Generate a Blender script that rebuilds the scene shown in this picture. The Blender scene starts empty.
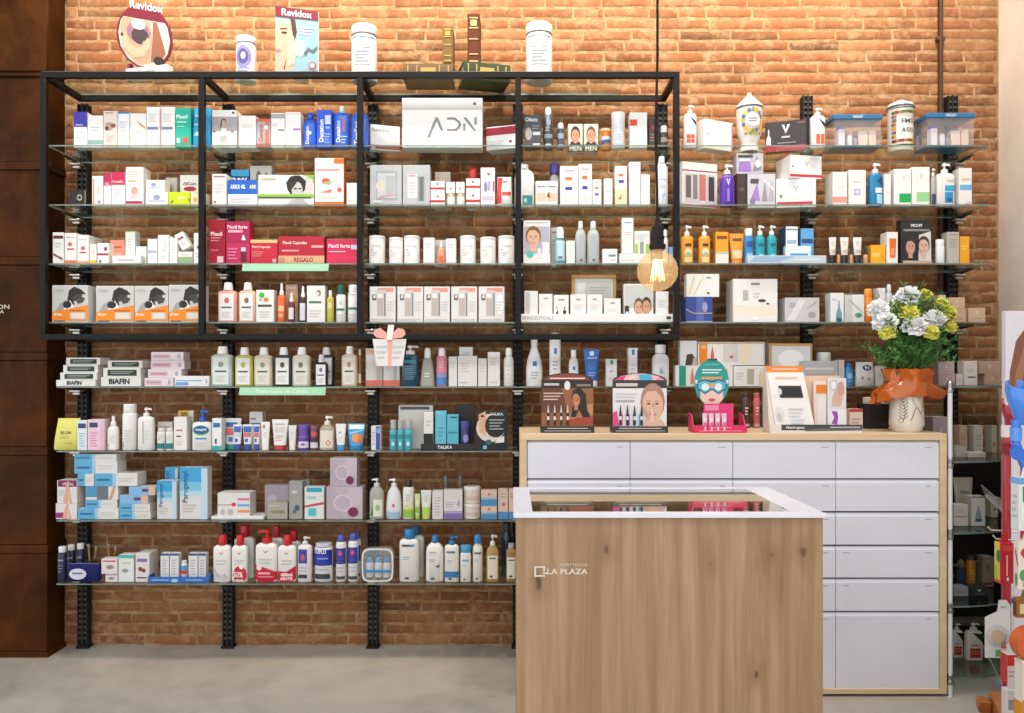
import bpy, math, random
from mathutils import Vector

scene = bpy.context.scene
col = scene.collection
# ------------------------------------------------------------------ camera
F, CX, CY, EYE = 773.0, 512.0, 372.0, 1.5          # focal length in pixels, vanishing point, eye height
cam_d = bpy.data.cameras.new('camera')
cam_d.sensor_width = 36.0
cam_d.lens = F / 1024.0 * 36.0
cam_d.shift_y = (CY - 356.5) / 1024.0
cam_d.clip_start = 0.05
cam = bpy.data.objects.new('camera', cam_d)
cam.location = (0, 0, EYE)
cam.rotation_euler = (math.pi / 2, 0, 0)
col.objects.link(cam)
scene.camera = cam
# ------------------------------------------------------------------ world, lights, exposure
world = bpy.data.worlds.new('world')
world.use_nodes = True
world.node_tree.nodes['Background'].inputs[0].default_value = (0.96, 0.98, 1.0, 1)
world.node_tree.nodes['Background'].inputs[1].default_value = 1.6
scene.world = world
vs = scene.view_settings
vs.view_transform = 'Standard'
vs.look = 'None'
vs.exposure = 0.0
vs.gamma = 1.0
vs.use_curve_mapping = False
try:
    scene.cycles.use_denoising = True
    scene.cycles.caustics_reflective = False
    scene.cycles.caustics_refractive = False
    scene.cycles.transparent_max_bounces = 24
    scene.cycles.max_bounces = 8
    scene.cycles.sample_clamp_indirect = 4.0
except Exception:
    pass

def spot(loc, target, energy, color, size, blend, radius):
    d = bpy.data.lights.new('ceiling_spot', 'SPOT')
    d.energy = energy
    d.color = color
    d.spot_size = math.radians(size)
    d.spot_blend = blend
    d.shadow_soft_size = radius
    o = bpy.data.objects.new('ceiling_spot', d)
    o.location = loc
    o.rotation_euler = (Vector(target) - Vector(loc)).to_track_quat('-Z', 'Y').to_euler()
    col.objects.link(o)

def area(loc, target, energy, color, sx, sy):
    d = bpy.data.lights.new('ceiling_fill', 'AREA')
    d.shape = 'RECTANGLE'
    d.size, d.size_y = sx, sy
    d.energy = energy
    d.color = color
    o = bpy.data.objects.new('ceiling_fill', d)
    o.location = loc
    o.rotation_euler = (Vector(target) - Vector(loc)).to_track_quat('-Z', 'Y').to_euler()
    col.objects.link(o)

WARM, NEUT = (1.0, 0.86, 0.70), (0.94, 0.97, 1.0)
for sx in (-2.1, -1.4, -0.7, 0.0, 0.7, 1.4, 2.1):   # row of ceiling spots washing the product wall
    spot((sx, 3.42, 4.2), (sx, 4.24, 3.2), 138, WARM, 88, 1.0, 0.05)
for sx in (-2.0, -1.0, 0.0, 1.0, 2.0):              # downlights over the aisle in front of the shelves
    spot((sx, 3.15, 4.25), (sx, 3.15, 0), 75, NEUT, 44, 0.6, 0.04)
for sx in (-1.7, 0.0, 1.7):                        # unseen fill lights added to brighten the product fronts
    area((sx, 1.1, 4.25), (sx, 3.0, 1.0), 30, NEUT, 1.0, 0.5)

# ------------------------------------------------------------------ helpers
def lin(h):
    h = h.lstrip('#')
    o = []
    for i in (0, 2, 4):
        c = int(h[i:i + 2], 16) / 255.0
        o.append(c / 12.92 if c <= 0.04045 else ((c + 0.055) / 1.055) ** 2.4)
    return (o[0], o[1], o[2], 1.0)

def PX(x, Y):
    return (x - CX) * Y / F

def PZ(y, Y):
    return EYE - (y - CY) * Y / F

class MB:
    """collects faces with one colour each and builds ONE mesh object"""
    def __init__(s):
        s.v, s.f, s.c, s.m = [], [], [], []
    def add(s, verts, faces, c, m=0):
        o = len(s.v)
        s.v.extend(verts)
        for f in faces:
            s.f.append([i + o for i in f]); s.c.append(c); s.m.append(m)
        return s
    def box(s, x0, x1, y0, y1, z0, z1, c, m=0, ch=0.0):
        if ch <= 0:
            return s.add([(x0,y0,z0),(x1,y0,z0),(x1,y1,z0),(x0,y1,z0),(x0,y0,z1),(x1,y0,z1),(x1,y1,z1),(x0,y1,z1)],
                         [(0,3,2,1),(4,5,6,7),(0,1,5,4),(1,2,6,5),(2,3,7,6),(3,0,4,7)], c, m)
        ch = min(ch, (x1-x0)*.3, (y1-y0)*.3, (z1-z0)*.3)
        r = [(x0+ch,y0),(x1-ch,y0),(x1,y0+ch),(x1,y1-ch),(x1-ch,y1),(x0+ch,y1),(x0,y1-ch),(x0,y0+ch)]
        q = [(min(max(a,x0+ch),x1-ch), min(max(b,y0+ch),y1-ch)) for a, b in r]
        rings = [[(a,b,z0) for a,b in q], [(a,b,z0+ch) for a,b in r], [(a,b,z1-ch) for a,b in r], [(a,b,z1) for a,b in q]]
        return s.loft(rings, c, m)
    def loft(s, rings, c, m=0, capb=True, capt=True):
        n = len(rings[0]); v = [p for r in rings for p in r]; f = []
        for k in range(len(rings) - 1):
            for i in range(n):
                j = (i + 1) % n
                f.append((k*n+i, k*n+j, (k+1)*n+j, (k+1)*n+i))
        if capb: f.append(tuple(range(n-1, -1, -1)))
        if capt: f.append(tuple((len(rings)-1)*n + i for i in range(n)))
        return s.add(v, f, c, m)
    def lathe(s, prof, c, n=20, cx=0, cy=0, m=0, sx=1, sy=1, capb=True, capt=True):
        rings = [[(cx + r*sx*math.cos(2*math.pi*i/n), cy + r*sy*math.sin(2*math.pi*i/n), z) for i in range(n)] for r, z in prof]
        return s.loft(rings, c, m, capb, capt)
    def prism(s, poly, y0, y1, c, m=0):          # poly in x,z
        n = len(poly)
        s.add([(x,y0,z) for x,z in poly] + [(x,y1,z) for x,z in poly],
              [tuple(range(n)), tuple(range(2*n-1, n-1, -1))] + [(i, i+n, (i+1) % n + n, (i+1) % n) for i in range(n)], c, m)
        return s
    def tube(s, pts, r, c, n=8, m=0):
        pts = [Vector(p) for p in pts]; rings = []
        for i, p in enumerate(pts):
            d = (pts[min(i+1, len(pts)-1)] - pts[max(i-1, 0)]).normalized()
            a = d.orthogonal().normalized() if i == 0 else (a - d * a.dot(d)).normalized()
            b = d.cross(a)
            rr = r[i] if isinstance(r, (list, tuple)) else r
            rings.append([tuple(p + (a*math.cos(2*math.pi*k/n) + b*math.sin(2*math.pi*k/n)) * rr) for k in range(n)])
        return s.loft(rings, c, m)
    def build(s, name, mats, parent=None, loc=(0,0,0), rot=(0,0,0), smooth=True):
        me = bpy.data.meshes.new(name)
        me.from_pydata(s.v, [], s.f)
        if not isinstance(mats, (list, tuple)): mats = [mats]
        for mt in mats: me.materials.append(MAT[mt])
        if len(mats) > 1: me.polygons.foreach_set('material_index', s.m)
        at = me.color_attributes.new('Col', 'FLOAT_COLOR', 'CORNER')
        buf = []
        for f, c in zip(s.f, s.c):
            buf.extend((lin(c) if isinstance(c, str) else c) * len(f))
        at.data.foreach_set('color', buf)
        if smooth:
            me.polygons.foreach_set('use_smooth', [True] * len(me.polygons))
            me.set_sharp_from_angle(angle=math.radians(38))
        me.update()
        o = bpy.data.objects.new(name, me)
        col.objects.link(o)
        o.location = loc; o.rotation_euler = rot
        if parent is not None: o.parent = parent
        return o

def empty(name, loc, rotz=0):
    o = bpy.data.objects.new(name, None)
    o.empty_display_size = 0.05
    o.location = loc; o.rotation_euler = (0, 0, rotz)
    col.objects.link(o)
    return o

def tag(o, label, cat, group=None):
    o['label'] = label; o['category'] = cat
    if group: o['group'] = group
    return o

def struct(o):
    o['kind'] = 'structure'
    return o

def copy_tree(o, parent=None):
    c = o.copy(); col.objects.link(c); c.parent = parent
    for ch in list(o.children): copy_tree(ch, c)
    return c

# ------------------------------------------------------------------ materials
MAT = {}
def newmat(name):
    m = bpy.data.materials.new(name); m.use_nodes = True
    nt = m.node_tree
    MAT[name] = m
    return m, nt, nt.nodes['Principled BSDF']

def attr_mat(name, rough, spec=0.5, metal=0.0, trans=0.0, alpha=1.0, coat=0.0):
    m, nt, b = newmat(name)
    a = nt.nodes.new('ShaderNodeAttribute'); a.attribute_name = 'Col'
    n = nt.nodes.new('ShaderNodeTexNoise'); n.inputs['Scale'].default_value = 60
    mx = nt.nodes.new('ShaderNodeMix'); mx.data_type = 'RGBA'; mx.blend_type = 'MULTIPLY'
    mr = nt.nodes.new('ShaderNodeMapRange')
    mr.inputs[3].default_value = 0.87; mr.inputs[4].default_value = 0.93
    nt.links.new(n.outputs['Fac'], mr.inputs[0])
    mx.inputs[0].default_value = 1.0
    nt.links.new(a.outputs['Color'], mx.inputs[6])
    nt.links.new(mr.outputs[0], mx.inputs[7])
    nt.links.new(mx.outputs[2], b.inputs['Base Color'])
    b.inputs['Roughness'].default_value = rough
    b.inputs['Specular IOR Level'].default_value = spec
    b.inputs['Metallic'].default_value = metal
    b.inputs['Transmission Weight'].default_value = trans
    b.inputs['Coat Weight'].default_value = coat
    return m
attr_mat('card', 0.5, 0.35)
attr_mat('print', 0.42, 0.4)
attr_mat('plastic', 0.3, 0.5)
attr_mat('gloss', 0.16, 0.5, coat=0.3)
attr_mat('matte', 0.8, 0.2)
attr_mat('metal', 0.28, 0.5, metal=1.0)
attr_mat('black_metal', 0.5, 0.18)
attr_mat('cloth', 0.9, 0.1)
attr_mat('leaf', 0.5, 0.3)

def thin_glass(name, tint, gl=0.02, refl=1.0, haze=None, k=0.6):
    """clear sheet: transparent with a Fresnel mirror, optional milky part"""
    m, nt, b = newmat(name)
    nt.nodes.remove(b)
    out = nt.nodes['Material Output']
    tr = nt.nodes.new('ShaderNodeBsdfTransparent'); tr.inputs[0].default_value = tint
    g = nt.nodes.new('ShaderNodeBsdfGlossy'); g.inputs['Roughness'].default_value = gl
    g.inputs['Color'].default_value = (refl, refl, refl, 1)
    fr = nt.nodes.new('ShaderNodeFresnel')
    gm = nt.nodes.new('ShaderNodeNewGeometry')             # same reflectance from both sides of the sheet
    ir = nt.nodes.new('ShaderNodeMapRange')
    ir.inputs[3].default_value = 1.45; ir.inputs[4].default_value = 1 / 1.45
    nt.links.new(gm.outputs['Backfacing'], ir.inputs[0]); nt.links.new(ir.outputs[0], fr.inputs[0])
    hf = nt.nodes.new('ShaderNodeMath'); hf.operation = 'MULTIPLY'; hf.inputs[1].default_value = k
    nt.links.new(fr.outputs[0], hf.inputs[0])
    mx = nt.nodes.new('ShaderNodeMixShader')
    nt.links.new(hf.outputs[0], mx.inputs[0])
    last = tr
    if haze:
        df = nt.nodes.new('ShaderNodeBsdfDiffuse')
        at = nt.nodes.new('ShaderNodeAttribute'); at.attribute_name = 'Col'
        nt.links.new(at.outputs['Color'], df.inputs[0])
        m2 = nt.nodes.new('ShaderNodeMixShader'); m2.inputs[0].default_value = haze
        nt.links.new(tr.outputs[0], m2.inputs[1]); nt.links.new(df.outputs[0], m2.inputs[2])
        last = m2
    nt.links.new(last.outputs[0], mx.inputs[1]); nt.links.new(g.outputs[0], mx.inputs[2])
    nt.links.new(mx.outputs[0], out.inputs['Surface'])
    return m
thin_glass('glass', (0.94, 0.985, 0.96, 1))
thin_glass('counter_glass', (0.9, 0.93, 0.92, 1), k=1.6)
thin_glass('clear_plastic', (0.96, 0.96, 0.97, 1), 0.08, haze=0.16)
thin_glass('gel', (0.8, 0.8, 0.8, 1), 0.06, haze=0.72)
thin_glass('bulb_glass', (1.0, 0.88, 0.70, 1), 0.03, haze=0.22)

def emit_mat(name, color, strength):
    m, nt, b = newmat(name)
    b.inputs['Base Color'].default_value = (0, 0, 0, 1)
    b.inputs['Emission Color'].default_value = color
    b.inputs['Emission Strength'].default_value = strength
emit_mat('filament', (1.0, 0.74, 0.42, 1), 5.0)

def coords(nt, scale=(1,1,1), kind='Object'):
    tc = nt.nodes.new('ShaderNodeTexCoord'); mp = nt.nodes.new('ShaderNodeMapping')
    mp.inputs['Scale'].default_value = scale
    nt.links.new(tc.outputs[kind], mp.inputs[0])
    return mp.outputs[0]
def noise(nt, vec, scale, detail=4, rough=0.55, dist=0.0):
    n = nt.nodes.new('ShaderNodeTexNoise')
    n.inputs['Scale'].default_value = scale; n.inputs['Detail'].default_value = detail
    n.inputs['Roughness'].default_value = rough; n.inputs['Distortion'].default_value = dist
    nt.links.new(vec, n.inputs['Vector'])
    return n.outputs['Fac']
def ramp(nt, fac, stops):
    r = nt.nodes.new('ShaderNodeValToRGB')
    while len(r.color_ramp.elements) < len(stops): r.color_ramp.elements.new(0.5)
    for e, (p, c) in zip(r.color_ramp.elements, stops):
        e.position = p; e.color = lin(c) if isinstance(c, str) else (c, c, c, 1)
    nt.links.new(fac, r.inputs[0])
    return r.outputs[0]
def mixc(nt, fac, a, b, mode='MIX'):
    m = nt.nodes.new('ShaderNodeMix'); m.data_type = 'RGBA'; m.blend_type = mode
    for v, i in ((fac, 0), (a, 6), (b, 7)):
        if isinstance(v, (int, float)): m.inputs[i].default_value = v
        elif isinstance(v, str): m.inputs[i].default_value = lin(v)
        else: nt.links.new(v, m.inputs[i])
    return m.outputs[2]
def bump(nt, b, h, strength, dist=0.01):
    n = nt.nodes.new('ShaderNodeBump'); n.inputs['Strength'].default_value = strength
    n.inputs['Distance'].default_value = dist
    nt.links.new(h, n.inputs['Height']); nt.links.new(n.outputs[0], b.inputs['Normal'])

def brick_mat():
    for name in ('brick', 'brick_field'):
        m, nt, b = newmat(name)
        geo = nt.nodes.new('ShaderNodeNewGeometry'); pos = geo.outputs['Position']
        if name == 'brick':
            oi = nt.nodes.new('ShaderNodeObjectInfo'); rnd = oi.outputs['Random']
        else:
            a = nt.nodes.new('ShaderNodeAttribute'); a.attribute_name = 'Col'
            sp = nt.nodes.new('ShaderNodeSeparateColor'); nt.links.new(a.outputs['Color'], sp.inputs[0]); rnd = sp.outputs[0]
        base = ramp(nt, rnd, [(0.0, '463a30'), (0.05, '70472e'), (0.3, '855134'), (0.55, '8f5938'), (0.8, '9a6442'), (1.0, '7c4b30')])
        fine = noise(nt, pos, 35, 6, 0.7)
        base = mixc(nt, ramp(nt, fine, [(0.3, 0.0), (0.75, 0.5)]), base, 'a57854')
        smear = noise(nt, pos, 11, 6, 0.7, 0.4)
        base = mixc(nt, ramp(nt, smear, [(0.5, 0.0), (0.66, 0.75)]), base, 'b08f6e')
        wash = noise(nt, pos, 3.2, 7, 0.72, 0.6)
        base = mixc(nt, ramp(nt, wash, [(0.5, 0.0), (0.68, 0.55)]), base, 'a8845f')
        pit = noise(nt, pos, 70, 3, 0.6)
        base = mixc(nt, ramp(nt, pit, [(0.66, 0.0), (0.74, 0.55)]), base, '6a442e')
        base = mixc(nt, 1.0, base, 'eeeeee', 'MULTIPLY')
        nt.links.new(base, b.inputs['Base Color'])
        b.inputs['Roughness'].default_value = 0.9
        b.inputs['Specular IOR Level'].default_value = 0.15
        bump(nt, b, fine, 0.6, 0.012)
    m, nt, b = newmat('mortar')
    geo = nt.nodes.new('ShaderNodeNewGeometry'); pos = geo.outputs['Position']
    n1 = noise(nt, pos, 16, 6, 0.7)
    c = ramp(nt, n1, [(0.3, '8a6644'), (0.5, 'ae8a64'), (0.72, 'c8a888')])
    n2 = noise(nt, pos, 6, 5, 0.7)
    c = mixc(nt, ramp(nt, n2, [(0.62, 0.0), (0.72, 0.6)]), c, '6a4e38')
    c = mixc(nt, 1.0, c, 'eeeeee', 'MULTIPLY')
    nt.links.new(c, b.inputs['Base Color']); b.inputs['Roughness'].default_value = 0.95
    b.inputs['Specular IOR Level'].default_value = 0.1
    bump(nt, b, noise(nt, pos, 45, 5, 0.7), 0.9, 0.015)
brick_mat()

def wood(name, stops, scale=(9, 9, 0.7), knots=False, rough=0.5):
    m, nt, b = newmat(name)
    v = coords(nt, scale)
    n1 = noise(nt, v, 1.6, 6, 0.62, 0.9)
    v2 = coords(nt, (scale[0]*6, scale[1]*6, scale[2]*1.5))
    n2 = noise(nt, v2, 2.0, 4, 0.6)
    c = ramp(nt, n1, stops)
    c = mixc(nt, ramp(nt, n2, [(0.35, 0.0), (0.75, 0.35)]), c, stops[0][1])
    if knots:
        w = nt.nodes.new('ShaderNodeTexWave'); w.wave_type = 'BANDS'; w.bands_direction = 'X'
        w.inputs['Scale'].default_value = 1.3; w.inputs['Distortion'].default_value = 7.0
        w.inputs['Detail'].default_value = 3; w.inputs['Detail Scale'].default_value = 0.8
        nt.links.new(coords(nt, (3.2, 3.2, 0.55)), w.inputs['Vector'])
        c = mixc(nt, ramp(nt, w.outputs['Fac'], [(0.6, 0.0), (1.0, 0.35)]), c, '84623f')
        sx_ = nt.nodes.new('ShaderNodeSeparateXYZ'); nt.links.new(coords(nt, (4.6, 1, 2.4)), sx_.inputs[0])
        cx_ = nt.nodes.new('ShaderNodeCombineXYZ'); nt.links.new(sx_.outputs[0], cx_.inputs[0]); nt.links.new(sx_.outputs[2], cx_.inputs[1])
        vo = nt.nodes.new('ShaderNodeTexVoronoi'); vo.voronoi_dimensions = '2D'; vo.inputs['Scale'].default_value = 1.0
        wob = nt.nodes.new('ShaderNodeTexNoise'); wob.inputs['Scale'].default_value = 3.0
        nt.links.new(coords(nt, (3, 3, 1.4)), wob.inputs['Vector'])
        vm = nt.nodes.new('ShaderNodeVectorMath'); vm.operation = 'MULTIPLY_ADD'; vm.inputs[1].default_value = (0.35, 0.5, 0)
        nt.links.new(wob.outputs['Color'], vm.inputs[0]); nt.links.new(cx_.outputs[0], vm.inputs[2])
        nt.links.new(vm.outputs[0], vo.inputs['Vector'])
        sc_ = nt.nodes.new('ShaderNodeSeparateColor'); nt.links.new(vo.outputs['Color'], sc_.inputs[0])
        gr = nt.nodes.new('ShaderNodeMath'); gr.operation = 'MULTIPLY_ADD'; gr.inputs[1].default_value = 0.07
        nt.links.new(sc_.outputs[0], gr.inputs[0]); nt.links.new(vo.outputs['Distance'], gr.inputs[2])
        c = mixc(nt, ramp(nt, gr.outputs[0], [(0.0, 0.7), (0.08, 0.5), (0.24, 0.0)]), c, '7a5a3e')
        c = mixc(nt, ramp(nt, gr.outputs[0], [(0.0, 0.95), (0.06, 0.75), (0.09, 0.0)]), c, '43301f')
        pl = noise(nt, coords(nt, (5.5, 1, 0.05)), 1.0, 2, 0.4)
        c = mixc(nt, ramp(nt, pl, [(0.45, 0.0), (0.62, 0.45)]), c, '927050')
    nt.links.new(c, b.inputs['Base Color']); b.inputs['Roughness'].default_value = rough
    bump(nt, b, n2, 0.08, 0.004)
wood('oak', [(0.3, '8a6a4c'), (0.5, 'a68868'), (0.7, 'b79978')], knots=True)
wood('pale_oak', [(0.3, 'cdb08a'), (0.55, 'dcc19b'), (0.75, 'e4cca8')], scale=(0.7, 9, 9))
wood('orange_wood', [(0.3, '8a4a18'), (0.55, 'a85f22'), (0.75, 'b8702c')], scale=(1.5, 9, 9))

def misc_mats():
    m, nt, b = newmat('concrete')
    geo = nt.nodes.new('ShaderNodeNewGeometry'); pos = geo.outputs['Position']
    n1 = noise(nt, pos, 1.4, 7, 0.62, 0.8); n2 = noise(nt, pos, 9, 6, 0.65)
    c = ramp(nt, n1, [(0.3, '8f877e'), (0.5, 'a39a90'), (0.7, 'b2aaa0')])
    c = mixc(nt, ramp(nt, n2, [(0.4, 0.0), (0.75, 0.35)]), c, 'b9b1a7')
    nt.links.new(c, b.inputs['Base Color'])
    nt.links.new(ramp(nt, n2, [(0.3, 0.42), (0.7, 0.6)]), b.inputs['Roughness'])
    m, nt, b = newmat('rust_steel')
    geo = nt.nodes.new('ShaderNodeNewGeometry'); pos = geo.outputs['Position']
    n1 = noise(nt, pos, 3.5, 7, 0.65, 0.5); n2 = noise(nt, pos, 28, 4, 0.6)
    c = ramp(nt, n1, [(0.3, '261305'), (0.5, '3c1f07'), (0.72, '502c0c')])
    c = mixc(nt, ramp(nt, n2, [(0.5, 0.0), (0.8, 0.3)]), c, '4a3018')
    nt.links.new(c, b.inputs['Base Color']); b.inputs['Roughness'].default_value = 0.5
    b.inputs['Metallic'].default_value = 0.0; b.inputs['Specular IOR Level'].default_value = 0.08
    m, nt, b = newmat('plaster')
    geo = nt.nodes.new('ShaderNodeNewGeometry'); pos = geo.outputs['Position']
    n1 = noise(nt, pos, 2.5, 6, 0.6, 0.6)
    nt.links.new(ramp(nt, n1, [(0.3, 'd8cabc'), (0.6, 'e4d8cb'), (0.8, 'ebe1d6')]), b.inputs['Base Color'])
    b.inputs['Roughness'].default_value = 0.85
    m, nt, b = newmat('ceiling_paint')
    geo = nt.nodes.new('ShaderNodeNewGeometry')
    nt.links.new(ramp(nt, noise(nt, geo.outputs['Position'], 3), [(0.3, 'dcd6ce'), (0.7, 'e6e1da')]), b.inputs['Base Color'])
    m, nt, b = newmat('white_lacquer')
    geo = nt.nodes.new('ShaderNodeNewGeometry')
    nt.links.new(ramp(nt, noise(nt, geo.outputs['Position'], 4), [(0.3, 'd9dbe4'), (0.7, 'dfe1ea')]), b.inputs['Base Color'])
    b.inputs['Roughness'].default_value = 0.32
    m, nt, b = newmat('glass_edge')
    geo = nt.nodes.new('ShaderNodeNewGeometry')
    nt.links.new(ramp(nt, noise(nt, geo.outputs['Position'], 6), [(0.3, '62756c'), (0.7, '8a9c94')]), b.inputs['Base Color'])
    b.inputs['Roughness'].default_value = 0.15
    b.inputs['Transmission Weight'].default_value = 0.3
misc_mats()
# ================================================================== the room
random.seed(7)
CEIL = 4.3
WY = 4.24                      # face of the brick wall
XL, XR = -2.446, 2.67

m = MB(); m.box(-4.2, 4.2, -1.0, 4.5, -0.1, 0.0, 'a0988e'); floor = struct(m.build('floor', 'concrete', smooth=False))
m = MB(); m.box(-4.2, 4.2, -1.0, 4.5, CEIL, CEIL + .1, 'e0dad2'); struct(m.build('ceiling', 'ceiling_paint', smooth=False))
m = MB(); m.box(XL - .1, XR + .1, WY + .0012, WY + .2, 0, CEIL, 'd0a67c'); wall = struct(m.build('wall_back', 'mortar', smooth=False))
m = MB(); m.box(XR, XR + .25, -1.0, WY + .2, 0, CEIL, 'e4d8cb'); struct(m.build('wall_right', 'plaster', smooth=False))

# bricks
def brick_geo(L, h, rng, d0=0.0):
    j = lambda a: rng.uniform(-a, a)
    pts = []
    n = 4
    for i in range(n): pts.append((-L/2 + L*i/(n-1) + (j(.006) if 0 < i < n-1 else j(.003)), -h/2 + j(.0035)))
    for i in range(n): pts.append((L/2 - L*i/(n-1) + (j(.006) if 0 < i < n-1 else j(.003)), h/2 + j(.0035)))
    tl = j(.002); tv = j(.0015)
    def ring(s, y): return [(x - math.copysign(min(s, abs(x)), x), y + tl*x/L + tv*z/h + (j(.0012) if s else 0), z - math.copysign(min(s, abs(z)), z)) for x, z in pts]
    return [ring(0, .03), ring(0, .0012 + d0), ring(.008, -.003 + d0)]
ROWH = 0.0603
variants = []
for k in range(12):
    mb = MB(); mb.loft(brick_geo(.275, .046, random.Random(k)), 'c67a4b', capb=False)
    o = mb.build('brick', 'brick'); variants.append(o.data); bpy.data.objects.remove(o)
field = MB(); nb = 0; cand = []
rows = int(CEIL / ROWH)
for r in range(rows):
    z = (r + .5) * ROWH
    x = XL - random.uniform(0, .28)
    while x < XR:
        L = random.choice((.27, .28, .29, .26, .3, .16)) * random.uniform(.93, 1.05)
        a, b_ = max(x, XL), min(x + L, XR)
        if b_ - a > .035: cand.append((a, b_ - .011, z))
        x += L
def visible_rank(c):
    a, b_, z = c
    xm = (a + b_) / 2
    if 2.97 < z < 3.57: return 0
    if xm > .86 and 2.72 < z <= 2.97: return 1
    if z < .41 and xm < .1: return 2
    return 9
chosen = sorted([c for c in cand if visible_rank(c) < 9], key=visible_rank)[:300]
cset = set(chosen)
for i, (a, b_, z) in enumerate(chosen):
    o = bpy.data.objects.new('brick', random.choice(variants)); col.objects.link(o)
    o.location = ((a + b_) / 2, WY, z + random.uniform(-.002, .002)); o.scale = ((b_ - a) / .275, 1, random.uniform(.94, 1.06))
    o.rotation_euler = (0, random.uniform(-.006, .006), 0)
    o.parent = wall
for c in cand:
    if c in cset or c[2] > 3.75: continue
    a, b_, z = c
    rng = random.Random(int(a * 9999) ^ int(z * 99999))
    rings = brick_geo(b_ - a, .046 * rng.uniform(.94, 1.06), rng)
    g = rng.random()
    field.loft([[(x + (a + b_)/2, y + WY, zz + z) for x, y, zz in rg] for rg in rings], (g, g, g, 1.0), capb=False)
o = field.build('brick_field', 'brick_field', wall); o['kind'] = 'stuff'

# dark steel-clad pier on the left
PYF = 4.066
m = MB(); m.box(-4.2, XL - .012, PYF + .012, WY + .2, 0, CEIL, '2e1a0c'); pier = struct(m.build('wall_left', 'rust_steel', smooth=False))
bands = [PZ(y, PYF) for y in (656, 549, 451, 356.5, 261, 166, 75)] + [3.56, CEIL - .03]
for i in range(len(bands) - 1):
    z0, z1 = bands[i] + .022, bands[i + 1] - .022
    m = MB()
    m.box(-3.6, XL, PYF, PYF + .011, z0, z1, '45290f', ch=.003)
    m.box(XL - .011, XL, PYF + .0112, WY - .01, z0, z1, '45290f', ch=.003)
    m.build('panel', 'rust_steel', pier)
for i, z in enumerate(bands[:-1]):
    h = .022 if i not in (6,) else .008
    m = MB()
    m.box(-3.6, XL + .008, PYF - .008, PYF + .012, z - h + .001, z + h - .001, '5c3816', ch=.003)
    m.box(XL - .012, XL + .008, PYF + .0122, WY - .01, z - h + .001, z + h - .001, '5c3816', ch=.003)
    m.build('panel_band', 'rust_steel', pier)

# steel conduit on the brick wall
cxp = PX(940.5, WY - .02)
m = MB(); m.tube([(cxp, WY - .022, 1.6), (cxp, WY - .022, CEIL)], .0125, '4a3426', 10)
con = tag(m.build('conduit', 'black_metal'), 'thin dark vertical conduit pipe fixed to the brick wall at right', 'pipe')
for z in (2.75, 3.32):
    m = MB(); m.box(cxp - .022, cxp + .022, WY - .03, WY - .004, z - .012, z + .012, '55402f', ch=.003); m.build('pipe_clip', 'black_metal', con)

# ================================================================== shelving
XK = [-2.33 + 0.787 * k for k in range(7)]
UF = 3.872                     # front edge of upper glass
LF = 3.95                      # front edge of lower glass
GB = 4.185
ZROW = [None, PZ(145, UF), PZ(204.3, UF), PZ(263.2, UF), PZ(321.9, UF), PZ(386.5, LF), PZ(450.9, LF), PZ(520.3, LF), PZ(583.6, LF)]
ZTOP = PZ(72.5, 3.85)
ROWN = ['frame top', 'top shelf', 'second shelf', 'third shelf', 'fourth shelf', 'fifth shelf', 'sixth shelf', 'seventh shelf', 'lowest shelf']
BAYN = ['leftmost bay', 'second bay', 'third bay', 'fourth bay', 'fifth bay', 'rightmost bay']
GT = .007
def pane(x0, x1, y0, y1, ztop, label, name='glass_shelf'):
    m = MB(); X, D = (x1 - x0) / 2, (y1 - y0) / 2
    m.add([(-X,-D,0),(X,-D,0),(X,D,0),(-X,D,0)], [(0,1,2,3)], 'ffffff', 0)
    m.add([(-X,-D,-GT),(X,-D,-GT),(X,D,-GT),(-X,D,-GT)], [(3,2,1,0)], 'ffffff', 0)
    m.add([(-X,-D,-GT),(X,-D,-GT),(X,D,-GT),(-X,D,-GT),(-X,-D,0),(X,-D,0),(X,D,0),(-X,D,0)], [(0,1,5,4),(1,2,6,5),(2,3,7,6),(3,0,4,7)], 'ffffff', 1)
    o = m.build(name, ['glass', 'glass_edge'], loc=((x0 + x1)/2, (y0 + y1)/2, ztop), smooth=False)
    return tag(o, label, 'shelf', 'glass shelves on the brick wall')
for k in range(6):
    for r in range(1, 9):
        if r >= 6 and k > 2: continue
        fy = UF if r <= 4 else LF
        x1 = XK[k + 1] - .002
        if k == 5 and r < 5: x1 = 2.385
        if k == 5 and r == 5: x1 = 1.99
        pane(XK[k] + .002, x1, fy, GB, ZROW[r], 'clear glass shelf pane with green edge, %s, %s' % (ROWN[r], BAYN[k]))
pane(XK[0] - .01, PX(628, 3.85), 3.852, 4.16, ZTOP + GT, 'long clear glass pane lying on top of the black frame')

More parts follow.
